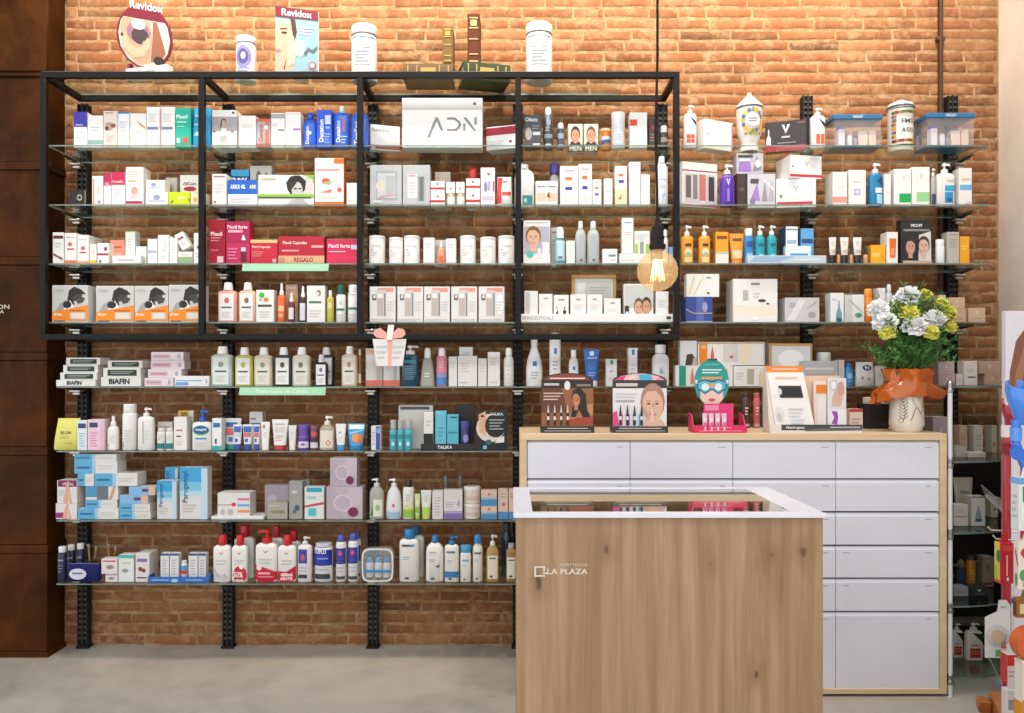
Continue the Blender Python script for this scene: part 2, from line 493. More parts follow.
def upright(k):
    ztop = 2.955 if k <= 4 else 3.0
    root = empty('shelf_upright', (XK[k], GB + .005, 0))
    m = MB()
    # slotted C channel
    m.box(-.027, .027, .012, .048, .015, ztop, '24221f', ch=.002)
    m.box(-.027, -.0205, 0, .0118, .015, ztop, '2a2825'); m.box(.0205, .027, 0, .0118, .015, ztop, '2a2825')
    m.box(-.005, .005, 0, .0118, .015, ztop, '2a2825')
    m.build('channel', 'black_metal', root, smooth=False)
    s = MB(); z = .05
    while z < ztop - .03:
        for x in (-.0205, .0055):
            s.box(x, x + .015, .003, .0117, z, z + .012, '4a4844')
        z += .03
    o = s.build('slot_bridges', 'black_metal', root, smooth=False); o['kind'] = 'stuff'
    m = MB(); m.box(-.034, .034, -.004, .05, 0, .0148, '1e1c1a', ch=.002); m.build('foot', 'black_metal', root)
    for r in range(1, 9):
        if r >= 6 and k > 3: continue
        if k == 6 and r == 5: continue
        z = ZROW[r] - GT - GB * 0
        m = MB()
        y1 = -.0005
        m.prism([(-.006, -.006), (.006, -.006), (.006, -.001), (-.006, -.001)], -.18, y1, '3a3836')
        m.add([(-.004, -.17, -.006), (.004, -.17, -.006), (.004, y1, -.006), (-.004, y1, -.006), (-.004, -.09, -.014), (.004, -.09, -.014), (.004, y1, -.034), (-.004, y1, -.034)],
              [(0,4,5,1), (4,7,6,5), (0,3,7,4), (1,5,6,2)], '3a3836')
        a = m.build('bracket', 'black_metal', root, loc=(0, 0, z))
        m = MB(); m.box(-.03, .03, -.075, -.03, -.026, -.0145, 'c8c4bd', ch=.003); m.box(-.02, .02, -.06, -.04, -.042, -.0262, 'b8b4ad', ch=.003)
        m.build('clamp', 'metal', a)
    tag(root, 'black slotted steel shelf upright on the brick wall, %s counted from the left' % ('first', 'second', 'third', 'fourth', 'fifth', 'sixth', 'seventh')[k], 'shelf upright', 'black shelf uprights')
for k in range(7): upright(k)

# black steel frame in front of the four left bays
root = tag(empty('steel_frame', (0, 3.85, ZROW[4])), 'black square-tube steel frame enclosing the upper four left shelf bays', 'frame')
FB = PZ(336.8, 3.85)
tz = .0145
def bar(name, x0, x1, y0, y1, z0, z1):
    m = MB(); m.box(x0, x1, y0, y1, z0, z1, '181716', ch=.0015)
    o = m.build(name, 'black_metal', root); o.location = (0, -3.85, -ZROW[4])
for k in range(5): bar('post', XK[k] - tz, XK[k] + tz, 3.836, 3.864, FB + .0142, ZTOP - .0292)
bar('top_bar', XK[0] - tz, XK[4] + tz, 3.836, 3.864, ZTOP - .029, ZTOP)
bar('bottom_bar', XK[0] - tz, XK[4] + tz, 3.836, 3.864, FB - .014, FB + .014)
bar('back_bar', XK[0] - tz, XK[4] + tz, 4.161, 4.188, ZTOP - .029, ZTOP)
bar('back_bar', XK[0] - tz, XK[4] + tz, 4.161, 4.188, FB - .014, FB + .014)
for k in range(5):
    bar('cross_bar', XK[k] - tz, XK[k] + tz, 3.8645, 4.1605, ZTOP - .029, ZTOP)
    bar('cross_bar', XK[k] - tz, XK[k] + tz, 3.8645, 4.1605, FB - .014, FB + .014)
# ================================================================== product kit
_tc = {}
def text_geo(s, bold=0.0):
    if (s, bold) in _tc: return _tc[(s, bold)]
    cu = bpy.data.curves.new('t', 'FONT'); cu.body = s; cu.size = 1.0; cu.resolution_u = 2; cu.offset = bold
    ob = bpy.data.objects.new('t', cu)
    me = bpy.data.meshes.new_from_object(ob)
    vs_ = [(v.co.x, v.co.y) for v in me.vertices]; fs = [tuple(p.vertices) for p in me.polygons]
    bpy.data.objects.remove(ob); bpy.data.curves.remove(cu); bpy.data.meshes.remove(me)
    x0, x1 = min(v[0] for v in vs_), max(v[0] for v in vs_); y0, y1 = min(v[1] for v in vs_), max(v[1] for v in vs_)
    g = ([(x - (x0 + x1)/2, y - (y0 + y1)/2) for x, y in vs_], fs, x1 - x0, y1 - y0)
    _tc[(s, bold)] = g
    return g

# print operations in u (0..1 across), v (0..1 up)
def r(u0, v0, u1, v1, c): return ('r', u0, v0, u1, v1, c)
def e(u, v, ru, rv, c): return ('e', u, v, ru, rv, c)
def p(pts, c): return ('p', pts, c)
def t(u, v, h, s, c, mw=.9, bold=.02, rot=0): return ('t', u, v, h, s, c, mw, bold, rot)
def l(u0, v0, u1, v1, n, c):                      # lines of small print
    return ('l', u0, v0, u1, v1, n, c)
def face(u, v, ru, rv, skin='e6b898', hair='3a2a22', lips='b85a58'):
    shade = ''.join('%02x' % int(int(skin[i:i+2], 16)*.88) for i in (0, 2, 4))
    return [e(u, v + rv*.22, ru*1.2, rv*1.16, hair), r(u - ru*.45, v - rv*1.5, u + ru*.45, v - rv*.6, skin), e(u, v, ru, rv*1.05, skin),
            p([(u - ru*1.0, v + rv*.4), (u - ru*.55, v + rv*.86), (u + ru*.3, v + rv*.9), (u + ru*.98, v + rv*.4), (u + ru*.9, v + rv*1.0), (u, v + rv*1.36), (u - ru*.9, v + rv*1.0)], hair),
            p([(u - ru*.95, v - rv*.1), (u - ru*.7, v - rv*.7), (u - ru*.3, v - rv*1.0), (u - ru*.5, v - rv*.5)], shade), p([(u - ru*.05, v + rv*.1), (u + ru*.1, v + rv*.1), (u + ru*.16, v - rv*.22), (u - ru*.1, v - rv*.22)], shade),
            e(u - ru*.4, v + rv*.1, ru*.17, rv*.055, '5a443c'), e(u + ru*.4, v + rv*.1, ru*.17, rv*.055, '5a443c'), r(u - ru*.62, v + rv*.24, u - ru*.2, v + rv*.29, hair), r(u + ru*.2, v + rv*.24, u + ru*.62, v + rv*.29, hair),
            e(u, v - rv*.52, ru*.36, rv*.1, lips), e(u, v - rv*.5, ru*.26, rv*.045, 'efe6e0')]

def flat(ops):
    o = []
    for q in ops:
        if isinstance(q, list): o.extend(flat(q))
        else: o.append(q)
    return o

def strips(pts, n=18):
    """cut a polygon into upright strips so that it can follow a curved surface"""
    us = [q[0] for q in pts]; a, b_ = min(us), max(us)
    k = max(1, int(math.ceil((b_ - a) * n)))
    def clip(poly, u0, keep_gt):
        o = []
        for i in range(len(poly)):
            p0, p1 = poly[i - 1], poly[i]
            i0, i1 = ((p0[0] >= u0) == keep_gt) or p0[0] == u0, ((p1[0] >= u0) == keep_gt) or p1[0] == u0
            if i0 != i1:
                f = (u0 - p0[0])/(p1[0] - p0[0]); o.append((u0, p0[1] + (p1[1] - p0[1])*f))
            if i1: o.append(p1)
        return o
    for i in range(k):
        g = clip(clip(list(pts), a + (b_ - a)*i/k, True), a + (b_ - a)*(i + 1)/k, False)
        if len(g) >= 3: yield g

def patches(pts):
    for g in strips(pts):
        for h in strips([(b_, a) for a, b_ in g], 8): yield [(b_, a) for a, b_ in h]

def do_prints(mb, S, ops, W, H, curved=False, m=0):
    off = .0009 if curved else .0004
    for op in flat(ops):
        k = op[0]
        if k == 'r':
            _, u0, v0, u1, v1, c = op
            if curved:
                for g in patches([(u0, v0), (u1, v0), (u1, v1), (u0, v1)]): mb.add([S(a, b, off) for a, b in g], [tuple(range(len(g)))], c, m)
                off += .00025
                continue
            n = 1
            vv = [S(u0 + (u1 - u0)*i/n, v, off) for v in (v0, v1) for i in range(n + 1)]
            mb.add(vv, [(i, i+1, n+2+i, n+1+i) for i in range(n)], c, m)
        elif k == 'e':
            _, u, v, ru, rv, c = op
            n = 14
            if curved:
                for g in patches([(u + ru*math.cos(2*math.pi*i/20), v + rv*math.sin(2*math.pi*i/20)) for i in range(20)]):
                    mb.add([S(a, b, off) for a, b in g], [tuple(range(len(g)))], c, m)
                off += .00025
                continue
            vv = [S(u, v, off)] + [S(u + ru*.55*math.cos(2*math.pi*i/n), v + rv*.55*math.sin(2*math.pi*i/n), off) for i in range(n)] + [S(u + ru*math.cos(2*math.pi*i/n), v + rv*math.sin(2*math.pi*i/n), off) for i in range(n)]
            fs = [(0, 1+i, 1+(i+1) % n) for i in range(n)] + [(1+i, 1+n+i, 1+n+(i+1) % n, 1+(i+1) % n) for i in range(n)]
            mb.add(vv, fs, c, m)
        elif k == 'p':
            _, pts, c = op
            if curved:
                for g in patches(pts): mb.add([S(a, b, off) for a, b in g], [tuple(range(len(g)))], c, m)
            else: mb.add([S(a, b, off) for a, b in pts], [tuple(range(len(pts)))], c, m)
        elif k == 'l':
            _, u0, v0, u1, v1, n, c = op
            for i in range(n):
                vb = v1 - (v1 - v0)*(i + .72)/n; vt = v1 - (v1 - v0)*(i + .28)/n
                ue = u1 - (u1 - u0)*((i*37) % 5)*.07
                nn = 6 if curved else 1
                vv = [S(u0 + (ue - u0)*q/nn, v, off) for v in (vb, vt) for q in range(nn + 1)]
                mb.add(vv, [(q, q+1, nn+2+q, nn+1+q) for q in range(nn)], c, m)
        elif k == 't':
            _, u, v, h, s, c, mw, bold, rot = op
            vs_, fs, tw, th = text_geo(s, bold)
            hh = h * H; sc = hh / th
            if rot:
                if tw * sc > mw * H: sc = mw * H / tw
                mb.add([S(u - y*sc/W, v + x*sc/H, off) for x, y in vs_], fs, c, m)
            else:
                sx = sc
                if tw * sc > mw * W: sx = mw * W / tw
                mb.add([S(u + x*sx/W, v + y*sc/H, off) for x, y in vs_], fs, c, m)
        off += .00025

# ---- where things stand
SZ = SY = 0.0; SUF = ''; SGRP = ''
def shelf(row, bay=None, place=None, z=None, y=None, grp=None):
    global SZ, SY, SUF, SGRP
    if row == 0: SZ, SY = ZTOP + GT, 3.93
    elif row is not None: SZ, SY = ZROW[row], (UF + .045 if row <= 4 else LF + .03)
    if z is not None: SZ, SY = z, y
    SUF = place if place is not None else ' on %s, %s' % (ROWN[row], BAYN[bay])
    SGRP = grp or ('products' + SUF)
TOPZ = {}
def place_of(x0, x1, yt, b, on, Y=None):
    Y = (SY + b) if Y is None else Y
    z0 = SZ if on is None else on
    W = (x1 - x0) * Y / F - .0012
    return (PX((x0 + x1)/2, Y), Y, z0, W, PZ(yt, Y) - z0)
def finish(o, label, cat, ztop):
    tag(o, label + SUF, cat, SGRP); TOPZ[o.name] = ztop
    return o
def top(o): return TOPZ[o.name] + .0006

def box(x0, x1, yt, label, c='f1efec', ops=(), d=.055, b=0.0, on=None, rot=0, cat='box', name='carton', mat='card', tilt=0, side=None, hgt=None, ch=.0012):
    X, Y, z0, W, H = place_of(x0, x1, yt, b, on)
    if hgt: H = hgt
    if rot: W = W / math.cos(math.radians(rot))
    m = MB(); m.box(-W/2, W/2, 0, d, 0, H, side or c, ch=ch)
    if side: m.add([(-W/2 + ch, -.0002, ch), (W/2 - ch, -.0002, ch), (W/2 - ch, -.0002, H - ch), (-W/2 + ch, -.0002, H - ch)], [(0,1,2,3)], c)
    do_prints(m, lambda u, v, o: ((u - .5)*W, -o, v*H), ops, W, H)
    o = m.build(name, mat, loc=(X, Y, z0 + .0003), rot=(0, math.radians(tilt), math.radians(rot)), smooth=False)
    return finish(o, label, cat, z0 + H)

PROF = {
 'round': [(0,.88),(.025,1),(.76,1),(.86,.93),(.93,.75),(.975,.5),(1,.38)],
 'square': [(0,.93),(.02,1),(.88,1),(.94,.95),(.98,.75),(1,.45)],
 'cone': [(0,.9),(.03,1),(.45,1),(.65,.86),(.82,.6),(.93,.4),(1,.34)],
 'can': [(0,.93),(.02,1),(.93,1),(.975,.9),(1,.78)],
 'slim': [(0,.9),(.02,1),(.8,1),(.9,.9),(.96,.62),(1,.5)],
 'flask': [(0,.97),(.02,1),(.8,.72),(.92,.6),(1,.4)],
 'tub': [(0,.94),(.02,1),(.97,1),(1,.96)],
 'belly': [(0,.86),(.06,.98),(.3,1),(.6,.93),(.8,.8),(.92,.55),(1,.34)],
}
def se(a, b, n, k=28):
    o = []
    for i in range(k):
        th = 2*math.pi*i/k; cth, sth = math.cos(th), math.sin(th)
        o.append((math.copysign(abs(cth)**(2/n), cth)*a, math.copysign(abs(sth)**(2/n), sth)*b))
    return o
def width_at(prof, v):
    for (a, wa), (b_, wb) in zip(prof, prof[1:]):
        if a <= v <= b_: return wa + (wb - wa)*(v - a)/max(b_ - a, 1e-6)
    return prof[-1][1]

def bottle(x0, x1, yt, label, c='f3f1ee', cap='f3f1ee', kind='screw', prof='round', capf=.2, capw=.5, dr=.6, n=2.6, ops=(), b=0.0, on=None, mat='plastic', cat='bottle', name='bottle', noz=1, rot=0, capmat='plastic'):
    X, Y, z0, W, H = place_of(x0, x1, yt, b, on)
    D = W * dr
    P_ = PROF[prof]; HB = H * (1 - capf)
    root = empty(name, (X, Y + D/2, z0 + .0003), math.radians(rot))
    m = MB(); m.loft([[(x, y, v*HB) for x, y in se(W/2*w, D/2*w, n)] for v, w in P_], c)
    m.build('body', mat, root)
    if ops:
        def S(u, v, o):
            w = width_at(P_, v); a, bb = W/2*w + o, D/2*w + o
            x = max(-.985*a, min(.985*a, (u - .5)*W))
            return (x, -bb*(1 - abs(x/a)**n)**(1/n), v*HB)
        m = MB(); do_prints(m, S, ops, W, HB, True); m.build('label', 'print', root, smooth=False)
    hc = H * capf; cw = W/2*capw; cd = min(cw, D/2*.95); z = HB - .001
    m = MB()
    if kind == 'screw':
        m.lathe([(cw*.97, z), (cw, z + hc*.06), (cw, z + hc*.93), (cw*.92, z + hc)], cap, 18, sy=cd/cw); m.build('cap', capmat, root)
    elif kind == 'trap':
        m.lathe([(cw*.9, z), (cw, z + hc*.08), (cw*.82, z + hc*.9), (cw*.7, z + hc)], cap, 18, sy=cd/cw); m.build('cap', capmat, root)
    elif kind == 'dome':
        m.lathe([(cw, z), (cw, z + hc*.5), (cw*.93, z + hc*.75), (cw*.7, z + hc*.93), (cw*.3, z + hc)], cap, 18, sy=cd/cw); m.build('cap', capmat, root)
    elif kind == 'spray':
        m.lathe([(cw, z), (cw, z + hc*.3), (cw*.62, z + hc*.42), (cw*.55, z + hc*.9), (cw*.45, z + hc)], cap, 16, sy=cd/cw)
        m.build('spray_cap', capmat, root)
    elif kind == 'pump':
        m.lathe([(cw, z), (cw, z + hc*.34), (cw*.8, z + hc*.4), (cw*.3, z + hc*.44), (cw*.28, z + hc*.7)], cap, 16, sy=cd/cw)
        m.build('collar', capmat, root)
        m = MB(); zt = z + hc*.7
        m.lathe([(cw*.62, zt), (cw*.68, zt + hc*.1), (cw*.6, zt + hc*.24), (cw*.3, zt + hc*.3)], cap, 14, sy=min(1, cd/cw))
        L = cw*1.75
        m.loft([[(noz*xx, yy, zz) for yy, zz in ((-s, zt + hc*.07 - dz), (s, zt + hc*.07 - dz), (s*.8, zt + hc*.26 - dz), (-s*.8, zt + hc*.26 - dz))] for xx, s, dz in ((0, cw*.34, 0), (L*.8, cw*.26, hc*.02), (L, cw*.2, hc*.09))], cap)
        m.build('pump_head', capmat, root)
    elif kind == 'jarlid':
        m.lathe([(W/2*1.0, z), (W/2*1.02, z + hc*.1), (W/2*1.02, z + hc*.85), (W/2*.96, z + hc)], cap, 24, sy=dr); m.build('lid', capmat, root)
    finish(root, label, cat, z0 + H)
    return root

def tube(x0, x1, yt, label, c='f1efec', cap='f1efec', ops=(), capf=.16, b=0.0, on=None, cat='tube', name='squeeze_tube', mat='plastic'):
    X, Y, z0, W, H = place_of(x0, x1, yt, b, on)
    D = W * .5; hc = H*capf; P_ = [(0, .76, .9), (.25, .82, .8), (.6, .92, .5), (.93, 1, .1), (1, 1, .06)]
    root = empty(name, (X, Y + D/2, z0 + .0003))
    m = MB(); m.loft([[(x, y, hc + v*(H - hc)) for x, y in se(W/2*w, D/2*dd, 2.2)] for v, w, dd in P_], c); m.build('body', mat, root)
    if ops:
        def S(u, v, o):
            for (a, wa, da), (bb, wb, db) in zip(P_, P_[1:]):
                if a <= v <= bb: q = (v - a)/(bb - a); w = wa + (wb - wa)*q; dd = da + (db - da)*q; break
            else: w, dd = P_[-1][1:]
            a, bb = W/2*w + o, D/2*dd + o; x = max(-.97*a, min(.97*a, (u - .5)*W*w))
            return (x, -bb*(1 - abs(x/a)**2.2)**(1/2.2), hc + v*(H - hc))
        m = MB(); do_prints(m, S, ops, W, H - hc, True); m.build('label', 'print', root, smooth=False)
    m = MB(); m.lathe([(W*.36, 0), (W*.37, hc*.1), (W*.37, hc*.9), (W*.33, hc)], cap, 18, sy=.58); m.build('cap', 'plastic', root)
    return finish(root, label, cat, z0 + H)

def tub(x0, x1, yt, label, c='f3f1ee', lid='f6f4f2', ops=(), lidf=.12, **k):
    return bottle(x0, x1, yt, label, c, lid, 'jarlid', 'tub', lidf, 1, .95 if 'dr' not in k else k.pop('dr'), 2.0, ops, cat=k.pop('cat', 'tub'), name=k.pop('name', 'tub'), **k)

def pouch(x0, x1, yt, label, c='e6d76a', ops=(), b=0.0, d=.05, cat='pouch', lean=0.0, on=None):
    X, Y, z0, W, H = place_of(x0, x1, yt, b, on)
    m = MB(); P_ = [(0, .97, .55), (.06, 1, .8), (.35, .99, 1), (.7, .94, .7), (.9, .92, .2), (.95, .93, .06), (1, .93, .05)]
    m.loft([[(x + lean*v*W, y, v*H) for x, y in se(W/2*w, d/2*q, 3.2)] for v, w, q in P_], c)
    def S(u, v, o):
        for (a, wa, da), (bb, wb, db) in zip(P_, P_[1:]):
            if a <= v <= bb: q = (v - a)/(bb - a); w = wa + (wb - wa)*q; dd = da + (db - da)*q; break
        else: w, dd = P_[-1][1:]
        a, bb = W/2*w + o, d/2*dd + o; x = max(-.97*a, min(.97*a, (u - .5)*W*w))
        return (x + lean*v*W, -bb*(1 - abs(x/a)**3.2)**(1/3.2), v*H)
    do_prints(m, S, ops, W, H, True)
    return finish(m.build('pouch', 'plastic', loc=(X, Y + d/2, z0 + .0003)), label, cat, z0 + H)

W_, GY, DK = 'f1efec', '8a8a8c', '3a3838'
# ================================================================== frame top
shelf(0, place=' atop the black frame', grp='things on top of the black frame')
bottle(233, 253, 34, 'small white tin jar with purple floral print', 'd2d0d2', 'd6d4d4', 'jarlid', 'can', .14, .8, .95, 2.0,
       [e(.5, .6, .38, .3, '8c84b8'), e(.5, .6, .26, .2, '544c90'), e(.5, .62, .12, .09, 'd8d4ea'), l(.2, .2, .8, .34, 2, '8088b8'), r(.12, .03, .88, .14, '8fa0cf')], b=.03, cat='jar', name='apothecary_jar')
for xa, xb, yt, nm, w in ((349, 375, 22, 'tall white apothecary jar with teal ring beside the portrait poster', .02), (526, 553, 20, 'tall white apothecary jar with teal ring right of the old books', .02)):
    bottle(xa, xb, yt, nm, 'd2d0ce', 'd4d2d0', 'jarlid', 'can', .16, .8, .95, 2.0,
           [r(.02, .04, .98, .09, '2f6a76'), r(.06, .88, .94, .9, '5a8a94'), l(.22, .35, .78, .62, 4, '8fa0a8'), r(.2, .66, .8, .675, '6f8a94'), r(.2, .3, .8, .315, '6f8a94')], b=w, cat='jar', name='apothecary_jar')

def poster_round():
    Y = 3.95; X = PX(144, Y); zc = PZ(37, Y); R = .163
    root = empty('poster_stand', (X, Y, SZ + .0003), math.radians(-14))
    m = MB(); n = 40; zr = zc - SZ; sh = lambda x: -.26*x
    pts = [(R*1.02*math.cos(2*math.pi*i/n), zr + R*1.0*math.sin(2*math.pi*i/n) + sh(R*math.cos(2*math.pi*i/n))) for i in range(n)]
    m.prism(pts, 0, .006, '6a1a2e')
    S = lambda u, v, o: ((u - .5)*2*R, -o, zr + (v - .5)*2*R + sh((u - .5)*2*R))
    ops = [e(.5, .5, .475, .475, 'c8bab2'), p([(.1, .77), (.9, .77), (.8, .92), (.65, .985), (.5, 1.0), (.35, .985), (.2, .92)], '6a1a2e'),
           p([(.66, .76), (.74, .76), (.9, .3), (.8, .15), (.62, .12), (.66, .5)], '8a5a40'), p([(.06, .6), (.12, .76), (.6, .76), (.66, .5), (.6, .1), (.4, .04), (.12, .25)], 'c48e74'),
           e(.4, .56, .22, .17, '8a6274'), e(.43, .5, .16, .13, '42343a'), e(.4, .68, .13, .08, 'd8c4cc'), p([(.5, .3), (.56, .5), (.62, .46), (.6, .3)], 'd4a286'), p([(.42, .26), (.5, .44), (.56, .4), (.52, .26)], 'c8967a'), p([(.08, .5), (.16, .52), (.24, .36), (.4, .3), (.5, .36), (.54, .46), (.58, .3), (.5, .18), (.3, .14), (.14, .28)], 'd4a286'),
           e(.1, .48, .03, .03, '4a3020'), e(.78, .16, .1, .07, '2e2420')]
    do_prints(m, S, ops, 2*R, 2*R); m.build('disc', 'print', root, smooth=False)
    m = MB(); do_prints(m, lambda u, v, o: S(u, v, o + .003), [t(.55, .985, .13, 'Revidox', 'ffffff', .6, .0)], 2*R, 2*R); m.build('lettering', 'print', root, smooth=False)
    m = MB(); m.box(-.10, .15, -.012, .03, 0, .055, 'efeae6', ch=.001)
    do_prints(m, lambda u, v, o: (-.1 + u*.25, -.012 - o, v*.055), [t(.5, .55, .4, 'Revidox', '7a5a6a', .5)], .25, .055)
    m.build('base_strip', 'print', root, smooth=False)
    m = MB(); m.box(-.13, -.02, -.03, -.0125, 0, .018, '3a2028', ch=.001); m.box(-.105, -.09, .007, .03, 0, .09, '7a2438'); m.build('foot_card', 'print', root, smooth=False)
    tag(root, 'round cardboard stand with close-up photo and maroon band on top of the black frame', 'poster')
poster_round()
def poster_face():
    Y = 3.93; X0, X1 = PX(274.5, Y), PX(319.5, Y); W, H = X1 - X0, PZ(9, Y) - SZ
    m = MB(); sh = lambda x: -.19*x
    P_ = [(-W/2, 0), (W/2, 0), (W/2, H + sh(W/2)), (-W/2, H + sh(-W/2))]
    m.prism(P_, 0, .006, 'e8e4e2')
    S = lambda u, v, o: ((u - .5)*W, -o, v*(H + sh((u - .5)*W)))
    ops = [r(.01, .01, .99, .99, '86acb6'), p([(.01, .1), (.4, .1), (.5, .4), (.42, .8), (.01, .82)], 'd0a48e'), p([(.34, .86), (.46, .84), (.5, .66), (.44, .5), (.4, .62)], '4a3026'),
           p([(.18, .12), (.26, .3), (.22, .12)], '5a3a2c'), e(.2, .64, .07, .018, '3a2c2a'), p([(.1, .7), (.28, .71), (.28, .69), (.1, .68)], '5a4438'), e(.06, .38, .07, .022, 'c8737a'), p([(.1, .42), (.13, .55), (.16, .44)], 'e2bfae'),
           p([(.3, .16), (.28, .4), (.34, .58), (.42, .6), (.48, .45), (.46, .2)], 'dab4a0'), e(.56, .42, .12, .12, 'f4f4f2'), l(.55, .62, .92, .75, 3, 'e6f0f0'),
           p([(.66, .34), (.76, .44), (.86, .4), (.98, .46), (.98, .43), (.88, .35), (.78, .39), (.7, .31)], '5a6668'), e(.86, .16, .09, .055, 'a8484e'), e(.86, .16, .06, .036, 'e0c8c4'),
           r(0, .86, 1, 1, '741830'), r(0, 0, .98, .08, '741830'), t(.5, .93, .1, 'Revidox', 'ffffff', .8, .008), r(.06, .025, .4, .055, 'e8d8d8')]
    do_prints(m, S, ops, W, H)
    m.box(-.03, .03, .0062, .07, 0, .004, 'e8e4e2'); m.prism([(-.02, 0), (.02, 0), (.01, .2), (-.01, .2)], .0065, .009, 'd8d2ce')
    tag(m.build('portrait_poster', 'print', loc=((X0 + X1)/2, Y, SZ + .0003), rot=(0, 0, math.radians(-8)), smooth=False), 'rectangular portrait poster with maroon header on top of the black frame', 'poster', None)
poster_face()
def book(x0, x1, yt, yb, label, c, flat=False, Y=3.95, z=None, rot=0, d=.16, page='cdb88e', bandc='b89a5a'):
    W = (x1 - x0)*Y/F; z0 = SZ + .0003 if z is None else z; H = PZ(yt, Y) - z0
    root = empty('old_book', (PX((x0 + x1)/2, Y), Y, z0), math.radians(rot))
    m = MB(); h = W/2
    if flat:                                       # lying, spine to the viewer
        m.box(-h, h, 0, d, 0, .005, c, ch=.001); m.box(-h, h, 0, d, H - .005, H, c, ch=.001)
        m.loft([[(x, y, z) for x in (-h,)  for y, z in ((0, .001), (-.007, H*.3), (-.007, H*.7), (0, H - .001))], [(x, y, z) for x in (h,) for y, z in ((0, .001), (-.007, H*.3), (-.007, H*.7), (0, H - .001))]], c)
        m.build('cover', 'cloth', root)
        m = MB(); m.box(-h + .006, h - .006, .002, d - .006, .0052, H - .0052, page); m.build('pages', 'matte', root, smooth=False)
        for q in (-.8, -.45, .45, .8):
            m = MB(); m.box(h*q - .003, h*q + .003, -.0095, -.0055, H*.15, H*.85, bandc); m.build('spine_band', 'cloth', root, smooth=False)
        m = MB(); m.box(-h*.3, h*.3, -.0092, -.0068, H*.3, H*.7, bandc); m.build('title_label', 'cloth', root, smooth=False)
    else:
        m.box(-h, -h + .005, 0, d, 0, H, c, ch=.001); m.box(h - .005, h, 0, d, 0, H, c, ch=.001)
        m.loft([[(x, y, 0) for x, y in ((-h, .0), (-h*.5, -.008), (h*.5, -.008), (h, 0))], [(x, y, H) for x, y in ((-h, .0), (-h*.5, -.008), (h*.5, -.008), (h, 0))]], c)
        m.build('cover', 'cloth', root)
        m = MB(); m.box(-h + .0052, h - .0052, .002, d - .006, .004, H - .006, page); m.build('pages', 'matte', root, smooth=False)
        for q in (.06, .2, .5, .72, .92):
            m = MB(); m.box(-h*.7, h*.7, -.0105, -.0068, H*q - .003, H*q + .003, bandc); m.build('spine_band', 'cloth', root, smooth=False)
        m = MB(); m.box(-h*.5, h*.5, -.0102, -.0075, H*.76, H*.88, bandc); m.build('title_label', 'cloth', root, smooth=False)
    tag(root, label, 'book', 'old books on the black frame'); TOPZ[root.name] = z0 + H
    return root
b1 = book(403, 453.5, 63.5, 76, 'grey-brown old book lying flat under a small upright book', '6e5a48', True)
book(442.5, 453, 27, 62, 'small olive-brown old book standing upright on a flat book', '7a6440', Y=3.955, z=top(b1), d=.12)
b2 = book(463, 511, 63, 76, 'green old book lying flat at an angle under a tall upright book', '3f4a38', True, rot=14, Y=3.975)
book(467.5, 480, 14.5, 64, 'tall red-brown old book with gilt bands standing upright on a green book', '5e3a2a', Y=4.0, z=top(b2), d=.12, bandc='c8a878')

# ================================================================== top shelf
shelf(1, 0)
box(73.6, 87.3, 112, 'white carton with violet-blue top panel', W_, [r(0, .58, 1, 1, '4540b0'), t(.4, .64, .05, 'santen', 'd8d8ff', .6), l(.15, .25, .85, .45, 3, 'd0ccd0')])
box(87.6, 103, 115.4, 'plain white carton with teal-grey bottom band', W_, [r(0, .1, 1, .24, '8fb8b0'), l(.2, .5, .8, .66, 2, 'c8ccd0')])
box(103.3, 117.6, 111, 'beige carton with brown photo smear', 'e6d8cc', [e(.4, .58, .3, .12, 'c0a090'), e(.25, .52, .14, .06, '6a4638'), e(.7, .6, .18, .06, '8a5c4a'), r(.1, .93, .7, .96, 'a08878'), l(.2, .15, .8, .35, 3, 'cfbfb4')])
box(118, 129.5, 112, 'pale carton with thin blue top band', 'e9edf2', [r(0, .95, 1, 1, '4a74b8'), l(.15, .3, .8, .75, 6, 'c2d0e0')])
box(130, 146, 113.4, 'white carton with golden swoosh', W_, [p([(.35, .82), (.95, .6), (1, .52), (.6, .66)], 'd6a23c'), p([(0, .2), (.1, .45), (.12, .42), (.05, .2)], 'e0c47c'), l(.25, .42, .8, .52, 2, 'd8ccb8')])
box(146.3, 160.4, 107, 'left one of two tall white cartons with slate-blue stripe', W_, [r(.05, .44, .85, .51, '7088a8'), r(.93, .05, 1, .95, 'e8b8b8'), l(.15, .62, .75, .85, 4, 'd5cfd4'), l(.15, .1, .75, .3, 3, 'd5cfd4')])
box(160.9, 175, 107, 'right one of two tall white cartons with slate-blue stripe', W_, [r(.05, .44, .85, .51, '7088a8'), r(0, .05, .06, .95, 'e8b8b8'), l(.15, .62, .75, .85, 4, 'd5cfd4'), l(.15, .1, .75, .3, 3, 'd5cfd4')])
box(175.4, 191, 108, 'teal-green carton with red square', '22b79c', [t(.42, .78, .1, 'Plexil', 'e8fff8', .8), r(.1, .63, .7, .66, 'bff0e2'), r(.1, .52, .6, .54, 'bff0e2'), r(.48, .12, .82, .26, 'e8605a'), r(.1, .12, .3, .24, 'd8f4ec')])
pouch(191.6, 210.5, 107, 'bright cyan-blue foil pack', '1a9fd8', [t(.4, .8, .08, 'Reset', 'ffffff', .7), p([(.1, .3), (.4, .3), (.3, .4)], 'eaf6ff'), r(.1, .55, .6, .6, '8fd8f4')], d=.04, cat='pack')
shelf(1, 1)
